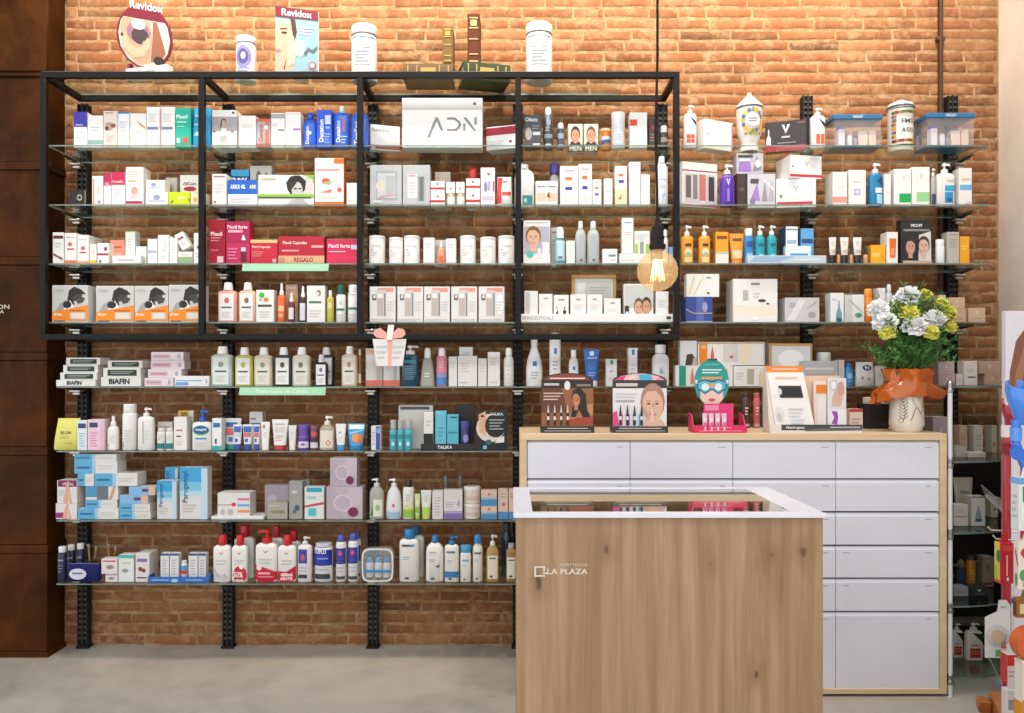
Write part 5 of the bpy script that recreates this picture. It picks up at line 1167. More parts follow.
box(383.2, 399.8, 348.4, 'right one of two grey-white cartons with coral foot', 'dedad8', [r(0, .0, 1, .16, 'e57a68'), r(.62, .16, .8, .98, 'bcb4b0')], b=.03)
def gift_sign():
    Y = 3.8245; X = PX(389.5, Y); k = Y/F
    root = empty('gift_sign', (X, Y, SZ + .0003))
    z1, z0 = PZ(339, Y) - SZ, PZ(366, Y) - SZ
    m = MB(); m.prism([(-13*k, z0), (13*k, z0), (17*k, z1), (-17*k, z1)], 0, .004, 'dfddd9')
    do_prints(m, lambda u, v, o: ((u - .5)*34*k*(.76 + .24*v), -o, z0 + v*(z1 - z0)), [r(.44, 0, .58, 1, 'edaa9e'), l(.06, .2, .42, .8, 3, 'c4c4c2'), l(.6, .2, .95, .8, 3, 'c4c4c2')], 34*k, z1 - z0)
    m.build('gift_card', 'print', root, smooth=False)
    for s in (-1, 1):
        m = MB(); pts = [(0, 0), (-6, .5), (-13, 1.5), (-16.5, 5), (-14.5, 9.5), (-9, 11), (-3, 6)]
        P_ = [(-s*x*k, z1 + y*k) for x, y in pts]
        m.prism(P_ if s < 0 else P_[::-1], -.003*s - .004, -.003*s, 'eda69a'); m.build('bow_loop', 'print', root, smooth=False)
    m = MB(); m.prism([(-3*k, z1 - 1*k), (3*k, z1 - 1*k), (5*k, z1 + 14*k), (-1*k, z1 + 14*k)], -.0108, -.0075, 'f4e6e2'); m.build('bow_knot', 'print', root, smooth=False)
    m = MB(); m.box(-.02, .02, .0042, .0112, PZ(339.5, Y) - SZ, PZ(334, Y) - SZ, 'dcdad6'); m.build('tape_tab', 'print', root, smooth=False)
    tag(root, 'gift-shaped card sign with coral bow hanging on the frame bottom bar', 'sign')
gift_sign()
bottle(401.2, 418.4, 345, 'dark teal-blue pump bottle with white cap', '17495e', 'e8e8e6', 'pump', 'square', .22, .55, .6, 3.4, [r(.2, .72, .86, .82, '4a98ac'), l(.2, .2, .8, .65, 7, '5a8a9a')], mat='gloss')
bottle(419.6, 434.8, 347.5, 'clear grey tapered flask with white cap', 'b7b5b0', 'e8e6e4', 'dome', 'flask', .27, .45, .6, 3, [l(.3, .3, .7, .5, 2, 'd8d6d2')], mat='gel')
bottle(435.8, 447, 347.5, 'two-tone bottle, pink above and blue below', 'e08a9c', 'efe6e6', 'dome', 'can', .22, .66, .9, 2.1, [r(.02, .0, .98, .42, '4a8ac8'), r(.02, .3, .98, .45, '9a94c0'), l(.25, .6, .75, .85, 3, 'f0c0cc')])
box(448.6, 457.2, 356.6, 'narrow white carton beside the two-tone bottle', 'e4e0dc', [l(.2, .6, .8, .85, 3, 'ccc6c2')])
box(459, 472.8, 347, 'tall white carton at the back of the white group', 'e2deda', [l(.2, .7, .8, .9, 3, 'ccc6c2')], b=.08)
box(457.8, 477.2, 356, 'broad white carton at the front of the white group', 'e5e1dd', [l(.15, .45, .6, .8, 4, 'cdc7c3'), r(.1, .1, .5, .14, 'b8b2ae')])
box(478, 486.8, 358.4, 'short white carton between broad and tall ones', 'e2deda', [l(.2, .5, .8, .8, 3, 'ccc6c2')])
box(487.6, 500, 352, 'tall white carton left of the white spray bottle', 'e4e0dd', [l(.2, .6, .8, .85, 3, 'ccc6c2'), r(.2, .1, .8, .13, 'c0bab6')])
bottle(503.6, 513.8, 347.5, 'white spray bottle beside the post', 'e6e4e2', 'ebe9e7', 'dome', 'slim', .2, .66, .9, 2.1, [l(.3, .2, .7, .7, 4, 'd0ccca')])
shelf(5, 3)
def lrp(x0, x1, yt, label, prof, kind, capf, capw, v=.6, **k):
    return bottle(x0, x1, yt, label, 'eaebec', 'eeeeee', kind, prof, capf, capw, .65, 2.3, [r(.4, v - .06, .64, v + .06, '2f7cc0'), l(.28, v - .4, .76, v - .18, 3, 'b4b8bc')], **k)
lrp(526, 542.8, 338.4, 'broad conical white bottle with blue square', 'cone', 'screw', .16, .42, .56)
lrp(549.4, 561, 332, 'tall white spray can with blue square', 'can', 'dome', .1, .7, .72, cat='can', name='aerosol_can')
lrp(568.8, 578.8, 349.8, 'small white bottle with blue square', 'round', 'screw', .2, .55, .62)
tube(584, 600, 349.4, 'bright blue tube standing on a white cap', '2a64b8', 'e8ebf0', [r(.38, .8, .64, .94, 'd8e6f4'), r(.2, .35, .8, .6, '3f7ccc'), l(.2, .12, .8, .28, 2, '8ab0e0'), r(.2, .7, .85, .74, 'a8c8ec')])
box(606, 617, 359, 'small white carton with teal square', 'e9eaea', [r(.4, .8, .66, .96, '2a9a94'), e(.5, .55, .16, .05, 'b4b8d0'), l(.2, .2, .8, .36, 2, 'cdd0d2')])
box(628.4, 638, 348, 'tall narrow white carton with blue square', 'eaebec', [r(.36, .82, .66, .96, '2f86c4'), r(.92, .05, 1, .95, '6a5aa8'), l(.2, .3, .8, .6, 3, 'cdd0d4')])
bottle(652.6, 669.8, 344.5, 'broad white bottle with wide cap near the lamp side post', 'e6e6e6', 'ebebea', 'screw', 'round', .2, .62, .55, 3, [r(.36, .36, .7, .6, 'd4dade'), p([(.42, .38), (.48, .56), (.64, .4)], '8aa0b4')])
shelf(5, 4)
a_ = box(675.5, 733, 365.4, 'low white carton row with teal block and ampoule pictures', 'eceae8', [r(.06, .02, .18, .98, '2f9c86'), p([(.26, .1), (.32, .1), (.32, .5), (.29, .9), (.26, .5)], 'd88a74'), r(.44, .1, .56, .8, 'd8d4d2'), p([(.86, .1), (.92, .1), (.92, .5), (.89, .9), (.86, .5)], 'e07a50')], d=.07)
a2 = box(733.6, 767.6, 366, 'low white carton with beige pump picture beside the teal-block carton', 'eceae6', [r(.4, .1, .6, .86, 'b8b0a0'), p([(.74, .08), (.84, .08), (.84, .5), (.79, .85), (.74, .5)], 'e0d0a8'), l(.06, .3, .3, .7, 3, 'd4d0cc')], d=.07)
box(680, 697, 340.8, 'white carton with dark-haired child photo laid on the carton row', 'e3e5e8', [p([(.3, .0), (.8, .0), (.9, .3), (.7, .48), (.4, .44)], '4a3f3c'), p([(.7, .0), (1, .0), (1, .35), (.8, .3)], 'c8b8ae')], on=top(a_), d=.05)
box(697.8, 765, 342, 'long white kit box with orange panel and product pictures', 'e9e6e3', [r(.02, .06, .14, .92, 'ee8a1e'), r(.05, .7, .11, .86, 'f6c48a'), p([(.19, .1), (.24, .1), (.24, .45), (.215, .85), (.19, .45)], 'd8643c'), r(.38, .14, .6, .9, 'd6d0ca'), e(.5, .36, .03, .07, 'd86a70'), p([(.64, .1), (.76, .1), (.82, .94), (.66, .94)], 'efe0c4'), r(0, .92, 1, .98, 'c8a878'), r(.98, .0, 1, 1, 'b8b0a8')], on=max(top(a_), top(a2)), d=.06)
box(769, 812.5, 343.5, 'tall box with gilt edge and frosted white window', 'd9dcdf', [r(0, .0, .06, 1, 'c89a58'), r(0, .94, 1, 1, 'c89a58'), r(.95, 0, 1, 1, 'b8905a'), e(.5, .65, .3, .2, 'f4f5f6'), p([(.2, .3), (.7, .4), (.8, .2), (.3, .1)], 'ebeef0')], d=.07, b=.03)
a_ = box(801, 838, 361, 'grey patterned box with sloping light stripe', 'b7b5b8', [r(.1, .66, .9, .74, 'd8d8da'), l(.1, .1, .9, .5, 5, 'a4a2a6')], d=.025, b=-.005)
tub(819, 833, 352, 'low white round jar behind the grey patterned box', 'dedede', 'e4e4e4', lidf=.4, b=.09)
shelf(5, 5)
box(838.4, 844.6, 360, 'narrow grey-white carton left of the blue ball bottle', 'cfcdce', [l(.2, .4, .8, .7, 3, 'b8b4b8')])
bottle(845, 855.3, 362.8, 'blue ball-shaped bottle', '3a8fd0', '2f80c4', 'dome', 'belly', .12, .5, .9, 2.0, [e(.5, .5, .24, .16, '9acaf0'), r(.3, .2, .7, .3, '6ab4e4')])
pouch(856.8, 875.6, 362, 'white refill pouch with dark blue oval logo', 'e8e8e6', [e(.6, .76, .26, .12, '2f3f80'), e(.54, .78, .07, .06, 'd8d8e8'), e(.68, .76, .06, .05, 'd8d8e8'), e(.3, .35, .08, .06, 'c89a80'), e(.65, .3, .1, .06, 'd8c0b0')], d=.045)
box(876.4, 888, 366, 'small pale carton hidden beside the flower wrap', 'dedcda', [l(.2, .4, .8, .7, 3, 'c8c8c8')])

# ================================================================== sixth shelf
shelf(6, 0)
pouch(51.5, 76, 418.5, 'yellow-green soft wipes pack', 'd9d267', [t(.5, .55, .1, 'BLUM', '6a6a3a', .5), l(.3, .35, .7, .45, 2, 'a8a450'), r(.5, .2, .8, .24, 'a8a450')], lean=.12, d=.05)
box(77, 87, 420.5, 'carton with navy square and aqua print', 'dbe3e6', [r(.1, .74, .9, .9, '39406e'), l(.2, .1, .8, .6, 6, '8fc4c8')])
box(87.6, 104.6, 419.5, 'pink carton with navy square', 'e8c4d2', [r(.1, .74, .6, .9, '39406e'), l(.15, .1, .6, .6, 6, 'd88aa8'), r(.75, .02, 1, .98, 'd8b8c8')])
bottle(105.6, 116.8, 416, 'white spray bottle with red mark', 'e6e3e1', 'e8e6e4', 'spray', 'round', .28, .5, .8, 2.3, [p([(.2, .2), (.3, .3), (.26, .1)], 'c85a5a'), l(.3, .3, .8, .6, 4, 'd0c8c6')])
bottle(119.8, 134.2, 404, 'tall white cylindrical bottle with wide cap', 'e7e4e3', 'e9e7e5', 'screw', 'can', .18, .88, .9, 2.1, [p([(.14, .1), (.22, .25), (.24, .08)], 'c85060'), l(.3, .2, .8, .55, 5, 'd0c8c6')])
bottle(136.4, 152.8, 407.6, 'white pump bottle with grey vertical print', 'e6e3e0', 'e8e6e3', 'pump', 'square', .21, .36, .5, 3.2, [r(.36, .2, .46, .85, 'b8b4b2'), l(.5, .3, .8, .6, 4, 'd4d0cc')], noz=1)
for xa, xb, nm in ((156, 164.2, 'left'), (164.9, 172.6, 'right')):
    bottle(xa, xb, 428, nm + ' one of two small white bottles with teal base label', 'e4e2de', 'e6e4e0', 'screw', 'square', .14, .8, .8, 2.6, [r(.04, .08, .98, .36, '1f7a74'), l(.2, .5, .8, .8, 3, 'c8c4c0')])
box(157.4, 172.4, 422, 'off-white carton behind the two teal-label bottles', 'd9d4cc', [l(.2, .7, .8, .9, 1, 'bcb6ae')], b=.07)
box(173.8, 186.8, 417, 'white carton with small red and black print', 'e8e4e0', [r(.2, .58, .5, .62, '8a4a50'), e(.58, .6, .07, .03, 'c85058'), r(.2, .4, .56, .44, '4a4848'), l(.2, .15, .7, .3, 2, 'd0cac4')])
box(177.8, 193.6, 410.6, 'golden carton standing behind the white one', 'cda850', [r(.2, .86, .6, .96, '8a6a2a'), r(.72, .0, 1, 1, 'cfccc8')], b=.08)
bottle(191, 210.6, 409.7, 'white bottle with bright blue pump and green-blue logo', 'e7e5e2', '1f56c0', 'pump', 'square', .3, .34, .5, 3.4, [e(.5, .7, .42, .17, '3a9a58'), e(.5, .72, .4, .14, '1c5a9a'), t(.5, .72, .12, 'cetaphil', 'f0f4f4', .7), r(.2, .38, .8, .44, '4a90c4'), l(.25, .12, .75, .3, 2, 'c8c8c6')])
shelf(6, 1)
box(212, 221.6, 418.5, 'white carton with teal foot and blue print', 'e4e6e6', [r(0, .0, 1, .14, '34a8a0'), r(.1, .72, .85, .86, '3a6aa8'), r(.3, .2, .5, .36, '4a4c50')])
tube(222, 240, 418.5, 'wide white tube with coral block and teal cap', 'e8e8e8', '2fa096', [r(.1, .35, .85, .62, 'e57a6a'), r(.14, .66, .8, .84, '3f72b8'), r(.3, .1, .6, .28, '4a78b8')], b=.055)
for i, (xa, xb, nm) in enumerate(((232.4, 241.4, 'leftmost'), (242, 252, 'middle'), (252.6, 259.6, 'rightmost'))):
    tube(xa, xb, 424.6, nm + ' of three small white tubes with dark blue caps', 'dfe2ea', '2a3f94', [r(.08, .6, .92, .9, '3a66b0'), r(.1, .35, .9, .58, 'dc6a62' if i else 'c8ccd8'), r(.2, .1, .6, .28, '3a5aa8')], capf=.24)
box(249.4, 262.6, 412, 'white carton with blue text behind the small tubes', 'd9d6d4', [r(.1, .55, .9, .7, '5a6a9a'), r(.1, .78, .5, .84, '8a8a98')], b=.09)
tube(260, 269.4, 422, 'slim white tube with red letter', 'e9e5e2', 'e4e0de', [e(.35, .8, .14, .08, 'd05a50'), l(.3, .3, .8, .6, 3, 'd0c8c4')])
tube(270.8, 287.4, 419.7, 'broad white tube with dark red cap', 'e4e2e0', 'b82436', [r(.15, .5, .85, .74, 'cfcccb'), l(.2, .15, .8, .4, 3, 'd0a8a8'), r(.2, .8, .8, .84, 'a09a98')])
tube(287.8, 296, 425.5, 'small plain white tube', 'e2e0dd', 'dad8d4', [l(.3, .3, .7, .7, 4, 'c8c4c0')])
tub(296.8, 308.6, 424.6, 'purple canister with white label', '5b3c93', '6b4aa4', [r(.05, .12, .95, .42, 'd8d2e0'), r(.05, .6, .95, .7, '7a5cb0'), e(.5, .28, .2, .08, '8a7ab0')], cat='canister', lidf=.2)
tub(309.2, 318, 426, 'dark canister with red berries print', '6a4450', '8a5a5e', [e(.5, .75, .4, .12, 'c05a58'), r(.05, .1, .95, .36, 'cfc8d4'), r(.05, .4, .95, .56, '3a3450')], cat='canister', lidf=.1)
bottle(318.6, 334, 416, 'clear glass pump bottle with orange diamond label', 'bdb4a4', 'e6e2dc', 'pump', 'round', .26, .4, .6, 3, [r(.08, .1, .92, .78, 'ddd6c8'), p([(.62, .42), (.8, .28), (.62, .14), (.44, .28)], 'c8743a'), p([(.62, .36), (.72, .28), (.62, .2), (.52, .28)], 'e8dccc')], mat='gel')
tube(335, 345.6, 424, 'white tube with blue cap next to the pump bottle', 'e6e4e4', '3a8cc4', [r(.3, .55, .6, .62, '9a8a98'), l(.2, .15, .8, .4, 3, 'd0cccc')], capf=.2)
tube(346.4, 364.4, 423.8, 'wide blue and orange sun-care tube', '2f9ad0', '2a80bc', [r(.1, .75, .95, .95, 'e6e8ea'), e(.5, .36, .26, .2, 'e09050'), r(.65, .1, .95, .5, 'c87a4a'), p([(.1, .5), (.95, .68), (.95, .74), (.1, .6)], '7cc8ec')])
shelf(6, 2)
box(371, 380.6, 426, 'small white and violet-blue carton near the post', 'd9d6d8', [r(.5, .02, .95, .98, '4a4aa8'), r(.56, .7, .95, .9, '7aa4d0'), l(.08, .2, .4, .8, 4, 'b8b4bc')])
for i, (xa, xb, nm) in enumerate(((389.2, 396.4, 'leftmost'), (396.8, 403.6, 'middle'), (404, 412.2, 'rightmost'))):
    bottle(xa, xb, 420, nm + ' of three small aqua bottles with grey caps', '4cb0bf', 'a9acaa', 'screw', 'square', .3, .85, .9, 2.3, [r(.1, .55, .9, .75, '2a8a9c'), e(.5, .3, .2, .1, 'c4e8ec')])
box(398.5, 433, 405.4, 'large pale grey box leaning behind the aqua bottles', 'cfcdc8', [r(.05, .9, .9, .97, '55565a')], b=.08, d=.09)
m = MB(); Xt, Yt, zt_, Wt, Ht = place_of(420.5, 474.5, 444, -.012, None)
m.box(-Wt/2, Wt/2, 0, .1, 0, .006, '232325', ch=.001); m.box(-Wt/2, Wt/2, 0, .005, .006, Ht, '2a2a2c', ch=.001)
do_prints(m, lambda u, v, o: ((u - .5)*Wt, -o, v*Ht), [t(.45, .5, .5, 'TALIKA', 'd8d8dc', .38, .03)], Wt, Ht)
finish(m.build('display_tray', 'card', loc=(Xt, Yt, zt_ + .0003), smooth=False), 'low black display tray with white lettering', 'tray', zt_ + .006)
tt = zt_ + .0068
box(423.6, 433.2, 412.4, 'narrow white carton on a black block in the black tray', 'dedcd8', [r(.0, .0, 1, .42, '242426'), l(.2, .6, .8, .8, 2, 'c4c0bc')], on=tt, b=.0)
box(435.2, 446.4, 411, 'taller aqua-blue carton in the black tray', '63b6cc', [r(.1, .92, .9, .95, '8fd0e0'), l(.2, .3, .8, .6, 3, '4a9cb4')], on=tt)
box(447, 458.6, 414.6, 'shorter aqua-blue carton in the black tray', '5cb0c8', [r(.1, .45, .9, .5, '2a7a94'), r(.3, .9, .9, .94, '3a4a5a')], on=tt)
box(456, 474.4, 404.5, 'tall flat black box at the back of the black tray', '262628', [r(.08, .1, .92, .14, '3a3a3e')], on=tt, b=.062, d=.02)
tub(459.4, 470, 421, 'small navy jar at the right of the black tray', '2c2f66', '3a3f80', [e(.6, .5, .25, .2, '8a8eb8')], on=tt, lidf=.25, cat='jar', dr=.8)
box(476, 507.5, 410.6, 'black face-mask carton with cream crescent picture', '232426', [e(.46, .56, .46, .36, 'd9cfc4'), p([(.08, .9), (.3, .98), (.36, .62), (.3, .36), (.1, .46)], 'd8a988'), e(.2, .86, .06, .03, '3a302c'), e(.62, .62, .34, .3, '232426'), t(.66, .91, .07, 'TALIKA', 'e0e0e2', .5), l(.42, .5, .9, .8, 4, '9aa0a4'), e(.4, .2, .1, .07, '1f6a68'), r(.22, .03, .34, .12, '7ac0d0'), p([(.7, .3), (.9, .36), (.9, .2), (.6, .18)], 'e6e2de')], d=.04)

# ================================================================== seventh shelf
shelf(7, 0)
ow = [p([(.3, .0), (.55, .0), (.62, .95), (.5, .95)], 'd8a488'), p([(.62, .0), (.75, .0), (.62, .7)], 'd8a488')]
a_ = box(55.5, 77, 503.5, 'lower white and purple carton with leg picture', 'd9d2d0', [r(.0, .08, .45, .42, '8a2a6a'), ow], d=.09)
box(57, 77.2, 480.4, 'upper white and purple carton with leg picture', 'd9d2d0', [r(.05, .72, .98, 1, '7a2058'), t(.55, .84, .12, 'VENAL', 'e8d0dc', .7), ow, l(.08, .3, .4, .6, 3, 'b4c0c8')], on=top(a_), d=.09)
BX = [p([(0, 0), (.42, 0), (.42, 1), (0, 1)], '5aa6cc'), r(.42, .0, .5, 1, '9cc4d8'), r(.05, .4, .36, .58, '2f6a94'), l(.55, .3, .92, .7, 2, 'c8c4c2')]
piles = [('bottom of left pile', 78, 118.6, 508.4, 0), ('second from bottom of left pile', 85.4, 117, 500, .002), ('third from bottom of left pile', 85.4, 118.2, 486.2, .004), ('fourth from bottom of left pile', 77.6, 94, 473.8, .006), ('fifth from bottom of left pile', 74.4, 117.2, 461.4, .006), ('topmost of left pile', 74.4, 116.4, 454.4, .008)]
z_ = None
for nm, xa, xb, yt, bb in piles:
    o = box(xa, xb, yt, 'flat blue-white carton, ' + nm, 'dad7d5', BX if 'third' not in nm else [r(0, .2, .35, 1, '4a90b8'), r(.35, .0, .7, 1, '6a7078'), p([(.7, 0), (.86, 1), (.94, 1), (.8, 0)], 'c89a88')], on=z_, b=bb, d=.1)
    z_ = top(o)
    if 'third' in nm:
        box(94.6, 137.4, 473.4, 'flat blue-white carton jutting right from the left pile', 'dad7d5', BX, on=z_, b=bb - .002, d=.1)
z_ = None
for nm, xa, xb, yt in (('bottom', 119.4, 150.6, 511.8), ('second from bottom', 119.4, 150, 504), ('second from top', 119.6, 148, 495.4), ('topmost', 128.8, 155, 486.8)):
    o = box(xa, xb, yt, 'flat blue carton, %s of the right pile' % nm, 'd6d3d1', BX if 'top' not in nm else [r(0, 0, .75, 1, '7fb2dc'), r(.5, .4, .78, .75, '6a3a5a'), r(.75, 0, 1, 1, 'd4b0a0')], on=z_, d=.08)
    z_ = top(o)
def blue_tall(x0, x1, yt, label, b=0):
    box(x0, x1, yt, label, 'd5d2cf', [r(0, .72, 1, 1, '3ca0d2'), r(0, .55, 1, .72, '7abcd8'), r(0, .45, 1, .55, 'aed0da'), t(.22, .62, .14, 'Parogencyl', '2a5a88', .6, .02, 1), r(.78, .0, 1, .98, 'b9d2de'), l(.1, .12, .6, .3, 3, 'bcb6b2')], b=b, d=.06)
blue_tall(157, 176.6, 480.8, 'shorter upright blue-topped carton')
blue_tall(165, 178, 467.4, 'tall blue-topped carton mostly hidden behind a shorter one', .08)
blue_tall(179.6, 207.6, 467.4, 'tallest wide upright blue-topped carton')
shelf(7, 1)
a_ = box(211, 263.5, 516.6, 'thin white slab box lying flat', 'dfdbd8', [r(.02, .2, .98, .35, 'cfcac6')], d=.12, b=-.01)
box(217.4, 250, 493, 'white cream box with red dot and coloured bars', 'dbd7d3', [r(.0, .46, .55, .5, 'b07a78'), e(.5, .5, .07, .09, 'd0403c'), r(.62, .68, .98, .78, 'd07a96'), r(.62, .42, .98, .52, '6aaad0'), r(.62, .16, .98, .26, 'e0904a'), e(.16, .18, .08, .12, 'b8b0ac'), e(.4, .18, .1, .12, 'b8b0ac')], on=top(a_), d=.1)
box(264.6, 289, 485, 'mauve-grey box behind a low taupe box', '9e919c', [e(.3, .5, .2, .2, 'b4a8b2'), r(.8, .3, .98, .5, '7a6478')], b=.06)
box(267, 287.6, 502.8, 'low taupe-grey box', 'a59e94', [r(.2, .35, .85, .55, '8a7f5c'), r(.1, .78, .6, .84, 'c4beb4')], d=.05)
box(289, 302.4, 481.5, 'tall silver-grey carton', '9b9894', [r(.2, .68, .6, .76, 'c4c2be'), e(.6, .3, .2, .08, '3f5a68'), e(.4, .2, .14, .05, '4a6470')], d=.06)
box(303, 309.4, 480, 'narrow silver-grey carton behind the blue-striped one', '97948f', [r(.2, .8, .8, .85, 'bcbab6')], b=.07)
box(304.4, 324, 487, 'white carton with turquoise blocks and red stroke', 'dad9d6', [r(.1, .84, .9, .98, '2fa0b0'), r(.2, .1, .6, .34, '4ab8c0'), p([(.0, .36), (1, .46), (1, .54), (.0, .42)], 'b84a56'), r(.15, .62, .6, .72, '9ac4c8')], d=.05)
MV = [p([(0, 0), (.5, 0), (.2, 1), (0, 1)], 'b3a4ae'), p([(.5, .2), (1, .5), (1, 1), (.6, 1)], 'c4b4bc'), e(.45, .5, .26, .26, 'd0c6cc'), e(.45, .5, .22, .22, 'baa9b4'), e(.74, .22, .15, .15, '6d2e4e')]
a_ = box(326.4, 362.5, 486.8, 'larger marbled mauve box carrying a smaller one', 'b9adb5', MV, d=.09)
box(330, 357, 458, 'smaller marbled mauve box on top of a larger one', 'b7abb4', MV, on=top(a_), d=.09)
shelf(7, 2)
bottle(368.8, 383.4, 478.6, 'clear pump bottle with green leaf label', 'b6b6ac', 'd8d6d2', 'pump', 'round', .2, .4, .6, 2.8, [r(.3, .08, .92, .6, 'd6dccc'), p([(.1, .1), (.25, .4), (.3, .1)], '3f7a3a'), e(.6, .35, .16, .1, '9ab47a')], mat='gel', noz=-1)
bottle(385.2, 401.2, 479, 'rounded white pump bottle with pale blue foot', 'd9d8d6', 'dedcda', 'pump', 'belly', .2, .36, .7, 2.3, [e(.5, .42, .1, .06, 'c86a74'), r(.1, .04, .9, .22, '9cbcd8')], noz=-1)
bottle(402.2, 414, 480.4, 'white bottle with black cap and green flower label', 'd8dad0', '26241f', 'screw', 'can', .18, .6, .8, 2.3, [r(.05, .05, .95, .3, '8cb83a'), e(.4, .4, .16, .06, 'd8d040'), e(.65, .3, .14, .05, 'c8c83a'), l(.3, .55, .7, .8, 3, 'b4b8ac')])
tube(414.4, 420.2, 494, 'small green-patterned tube', 'c8d49a', '9cc04a', [r(.1, .1, .9, .4, '8ab83a'), e(.5, .6, .3, .1, 'e0dca0')])
tube(420.6, 431.2, 490.5, 'white tube with lime green lower half', 'd5d6cf', 'b4cc5a', [r(.05, .02, .95, .3, 'a8cc4c'), l(.3, .5, .75, .8, 4, 'b8bab2')])
box(432.2, 443, 491, 'narrow white carton with faint violet print', 'd8d0ce', [l(.2, .1, .8, .8, 7, 'b8acb8')])
box(443.6, 462.4, 490, 'white carton with violet foot band', 'd6cfcd', [r(0, .0, 1, .22, '7d6aa8'), r(0, .2, 1, .28, 'a89ac0'), p([(.7, .5), (.85, .7), (.85, .4)], '8a98b0'), l(.1, .4, .6, .6, 3, 'b8b0b4')])
a_ = tub(463.2, 480.2, 504.2, 'lower of two stacked beige-white jars', 'd6ccc4', 'dcd4cc', [r(.1, .3, .9, .6, 'c8b8ac')], lidf=.28, cat='jar', dr=.9)
tub(463.2, 480.2, 487, 'upper of two stacked beige-white jars', 'd6ccc4', 'dcd4cc', [r(.1, .3, .9, .6, 'c8b8ac')], lidf=.28, on=top(a_), cat='jar', dr=.9)
PBX = [r(0, .0, 1, .42, '4f8fc0'), r(0, .42, 1, .56, '9ab8c8'), p([(.42, .78), (.5, .62), (.58, .78), (.5, .86)], 'c05a58')]
a_ = box(481, 497, 506, 'lower peach and blue carton with heart mark', 'd9bfae', PBX)
box(481, 497, 490.5, 'upper peach and blue carton with heart mark', 'd9bfae', PBX, on=top(a_))
box(498.2, 508, 489.5, 'upright peach and blue carton with small heart', 'd8c0b2', [r(0, .0, 1, .25, '4f8fc0'), e(.55, .5, .16, .06, 'c05a58'), l(.2, .7, .8, .9, 2, 'b8a094')])
box(508.6, 516, 489.5, 'second upright peach and blue carton at the counter edge', 'd8c0b2', [r(0, .0, 1, .25, '4f8fc0'), l(.2, .7, .8, .9, 2, 'b8a094')])
for xa, xb, nm in ((442, 449, 'left'), (457, 463.4, 'right')):
    bottle(xa, xb, 475, nm + ' one of two dark smoky spray bottles at the back', '5a504c', '6e6660', 'dome', 'slim', .26, .8, .9, 2.2, b=.1)

# ================================================================== lowest shelf
shelf(8, 0)
for i, (xa, xb, yt, bb, nm) in enumerate(((56, 64.6, 547, .0, 'nearest'), (65.6, 73.4, 545, .06, 'middle'), (75, 82.6, 543.6, .06, 'rightmost'))):
    bottle(xa, xb, yt, nm + ' dark navy bottle with white cap', '1f2140', 'dcdad8', 'screw', 'can', .16, .85, .9, 2.2, [l(.2, .3, .8, .6, 3, '6a6c90'), r(.2, .7, .8, .76, '8a8cac')], b=bb)
def purse():
    X, Y, z0, W, H = place_of(66, 98.5, 564.5, -.0, None); d = .05
    root = empty('cosmetic_purse', (X, Y + d/2, z0 + .0003))
    m = MB(); P_ = [(0, .94, .7), (.1, 1, .95), (.5, 1, 1), (.85, .97, .7), (1, .94, .3)]
    m.loft([[(x, y, v*H) for x, y in se(W/2*w, d/2*q, 4)] for v, w, q in P_], '23255c')
    m.build('bag_body', 'cloth', root)
    m = MB(); do_prints(m, lambda u, v, o: ((u - .5)*W, -d/2 - .0006 - o, v*H), [e(.36, .45, .27, .32, 'cfd0dc'), r(.2, .44, .52, .54, '6a6c9a')], W, H); m.build('logo_patch', 'print', root, smooth=False)
    m = MB(); m.tube([(-W*.46, -.008, H - .002), (0, -.009, H + .001), (W*.46, -.008, H - .002)], .0022, '8a8ca8', 6); m.build('zipper', 'metal', root)
    m = MB(); m.tube([(W*.485, 0, H*.6), (W*.52, -.004, H*.45), (W*.515, -.008, H*.2)], .003, '2c2e66', 6); m.build('wrist_loop', 'cloth', root)
    finish(root, 'navy blue cosmetic purse with white oval logo', 'purse', z0 + H)
purse()
def brush_cup(x, yt, label, n, bb):
    Y = SY + bb; k = Y/F; X = PX(x, Y); z0 = SZ
    root = empty('brush_cup', (X, Y, z0 + .0003)); H = PZ(yt, Y) - z0
    m = MB(); m.lathe([(.018, 0), (.02, .004), (.022, H*.5), (.019, H*.5), (.017, .006)], '4a4248', 16, capt=False); m.build('cup', 'plastic', root)
    for i in range(n):
        a = 2.2*i; dx, dy = .012*math.cos(a), .008*math.sin(a)
        m = MB(); m.tube([(dx*.3, dy*.3, .007), (dx*2.1, dy*2, H*(.78 + .08*(i % 3)))], .0026, 'b08a5a', 6); b_ = m.build('wooden_handle', 'matte', root)
        m = MB(); m.tube([(dx*2.1, dy*2, H*(.78 + .08*(i % 3)) + .0003), (dx*2.3, dy*2.2, H*(.9 + .04*(i % 3)))], [.004, .006], 'b0a294', 6); m.build('bristle_head', 'matte', b_)
    finish(root, label, 'cup', z0 + H)
brush_cup(91, 543, 'dark cup of wooden-handled brushes behind the purse', 4, .09)
brush_cup(110.5, 543, 'dark cup of wooden-handled brushes behind the small cartons', 3, .11)
a_ = box(105.2, 117.6, 574, 'lower small white carton with eye picture', 'd8d3d0', [e(.5, .45, .26, .16, '8a7f86'), r(.0, .85, 1, .95, '7a5aa0')])
box(101.2, 117.4, 559, 'upper small white carton with eye picture', 'd8d3d0', [e(.55, .45, .24, .14, '8a8088'), r(.1, .8, .9, .9, 'b85a70')], on=top(a_))
box(118.4, 133.8, 555, 'white carton with teal top band', 'd9dad7', [r(0, .88, 1, 1, '4ab0ac'), e(.45, .42, .22, .07, '8a948c'), l(.2, .65, .8, .75, 1, 'b0b4b0')], d=.06)
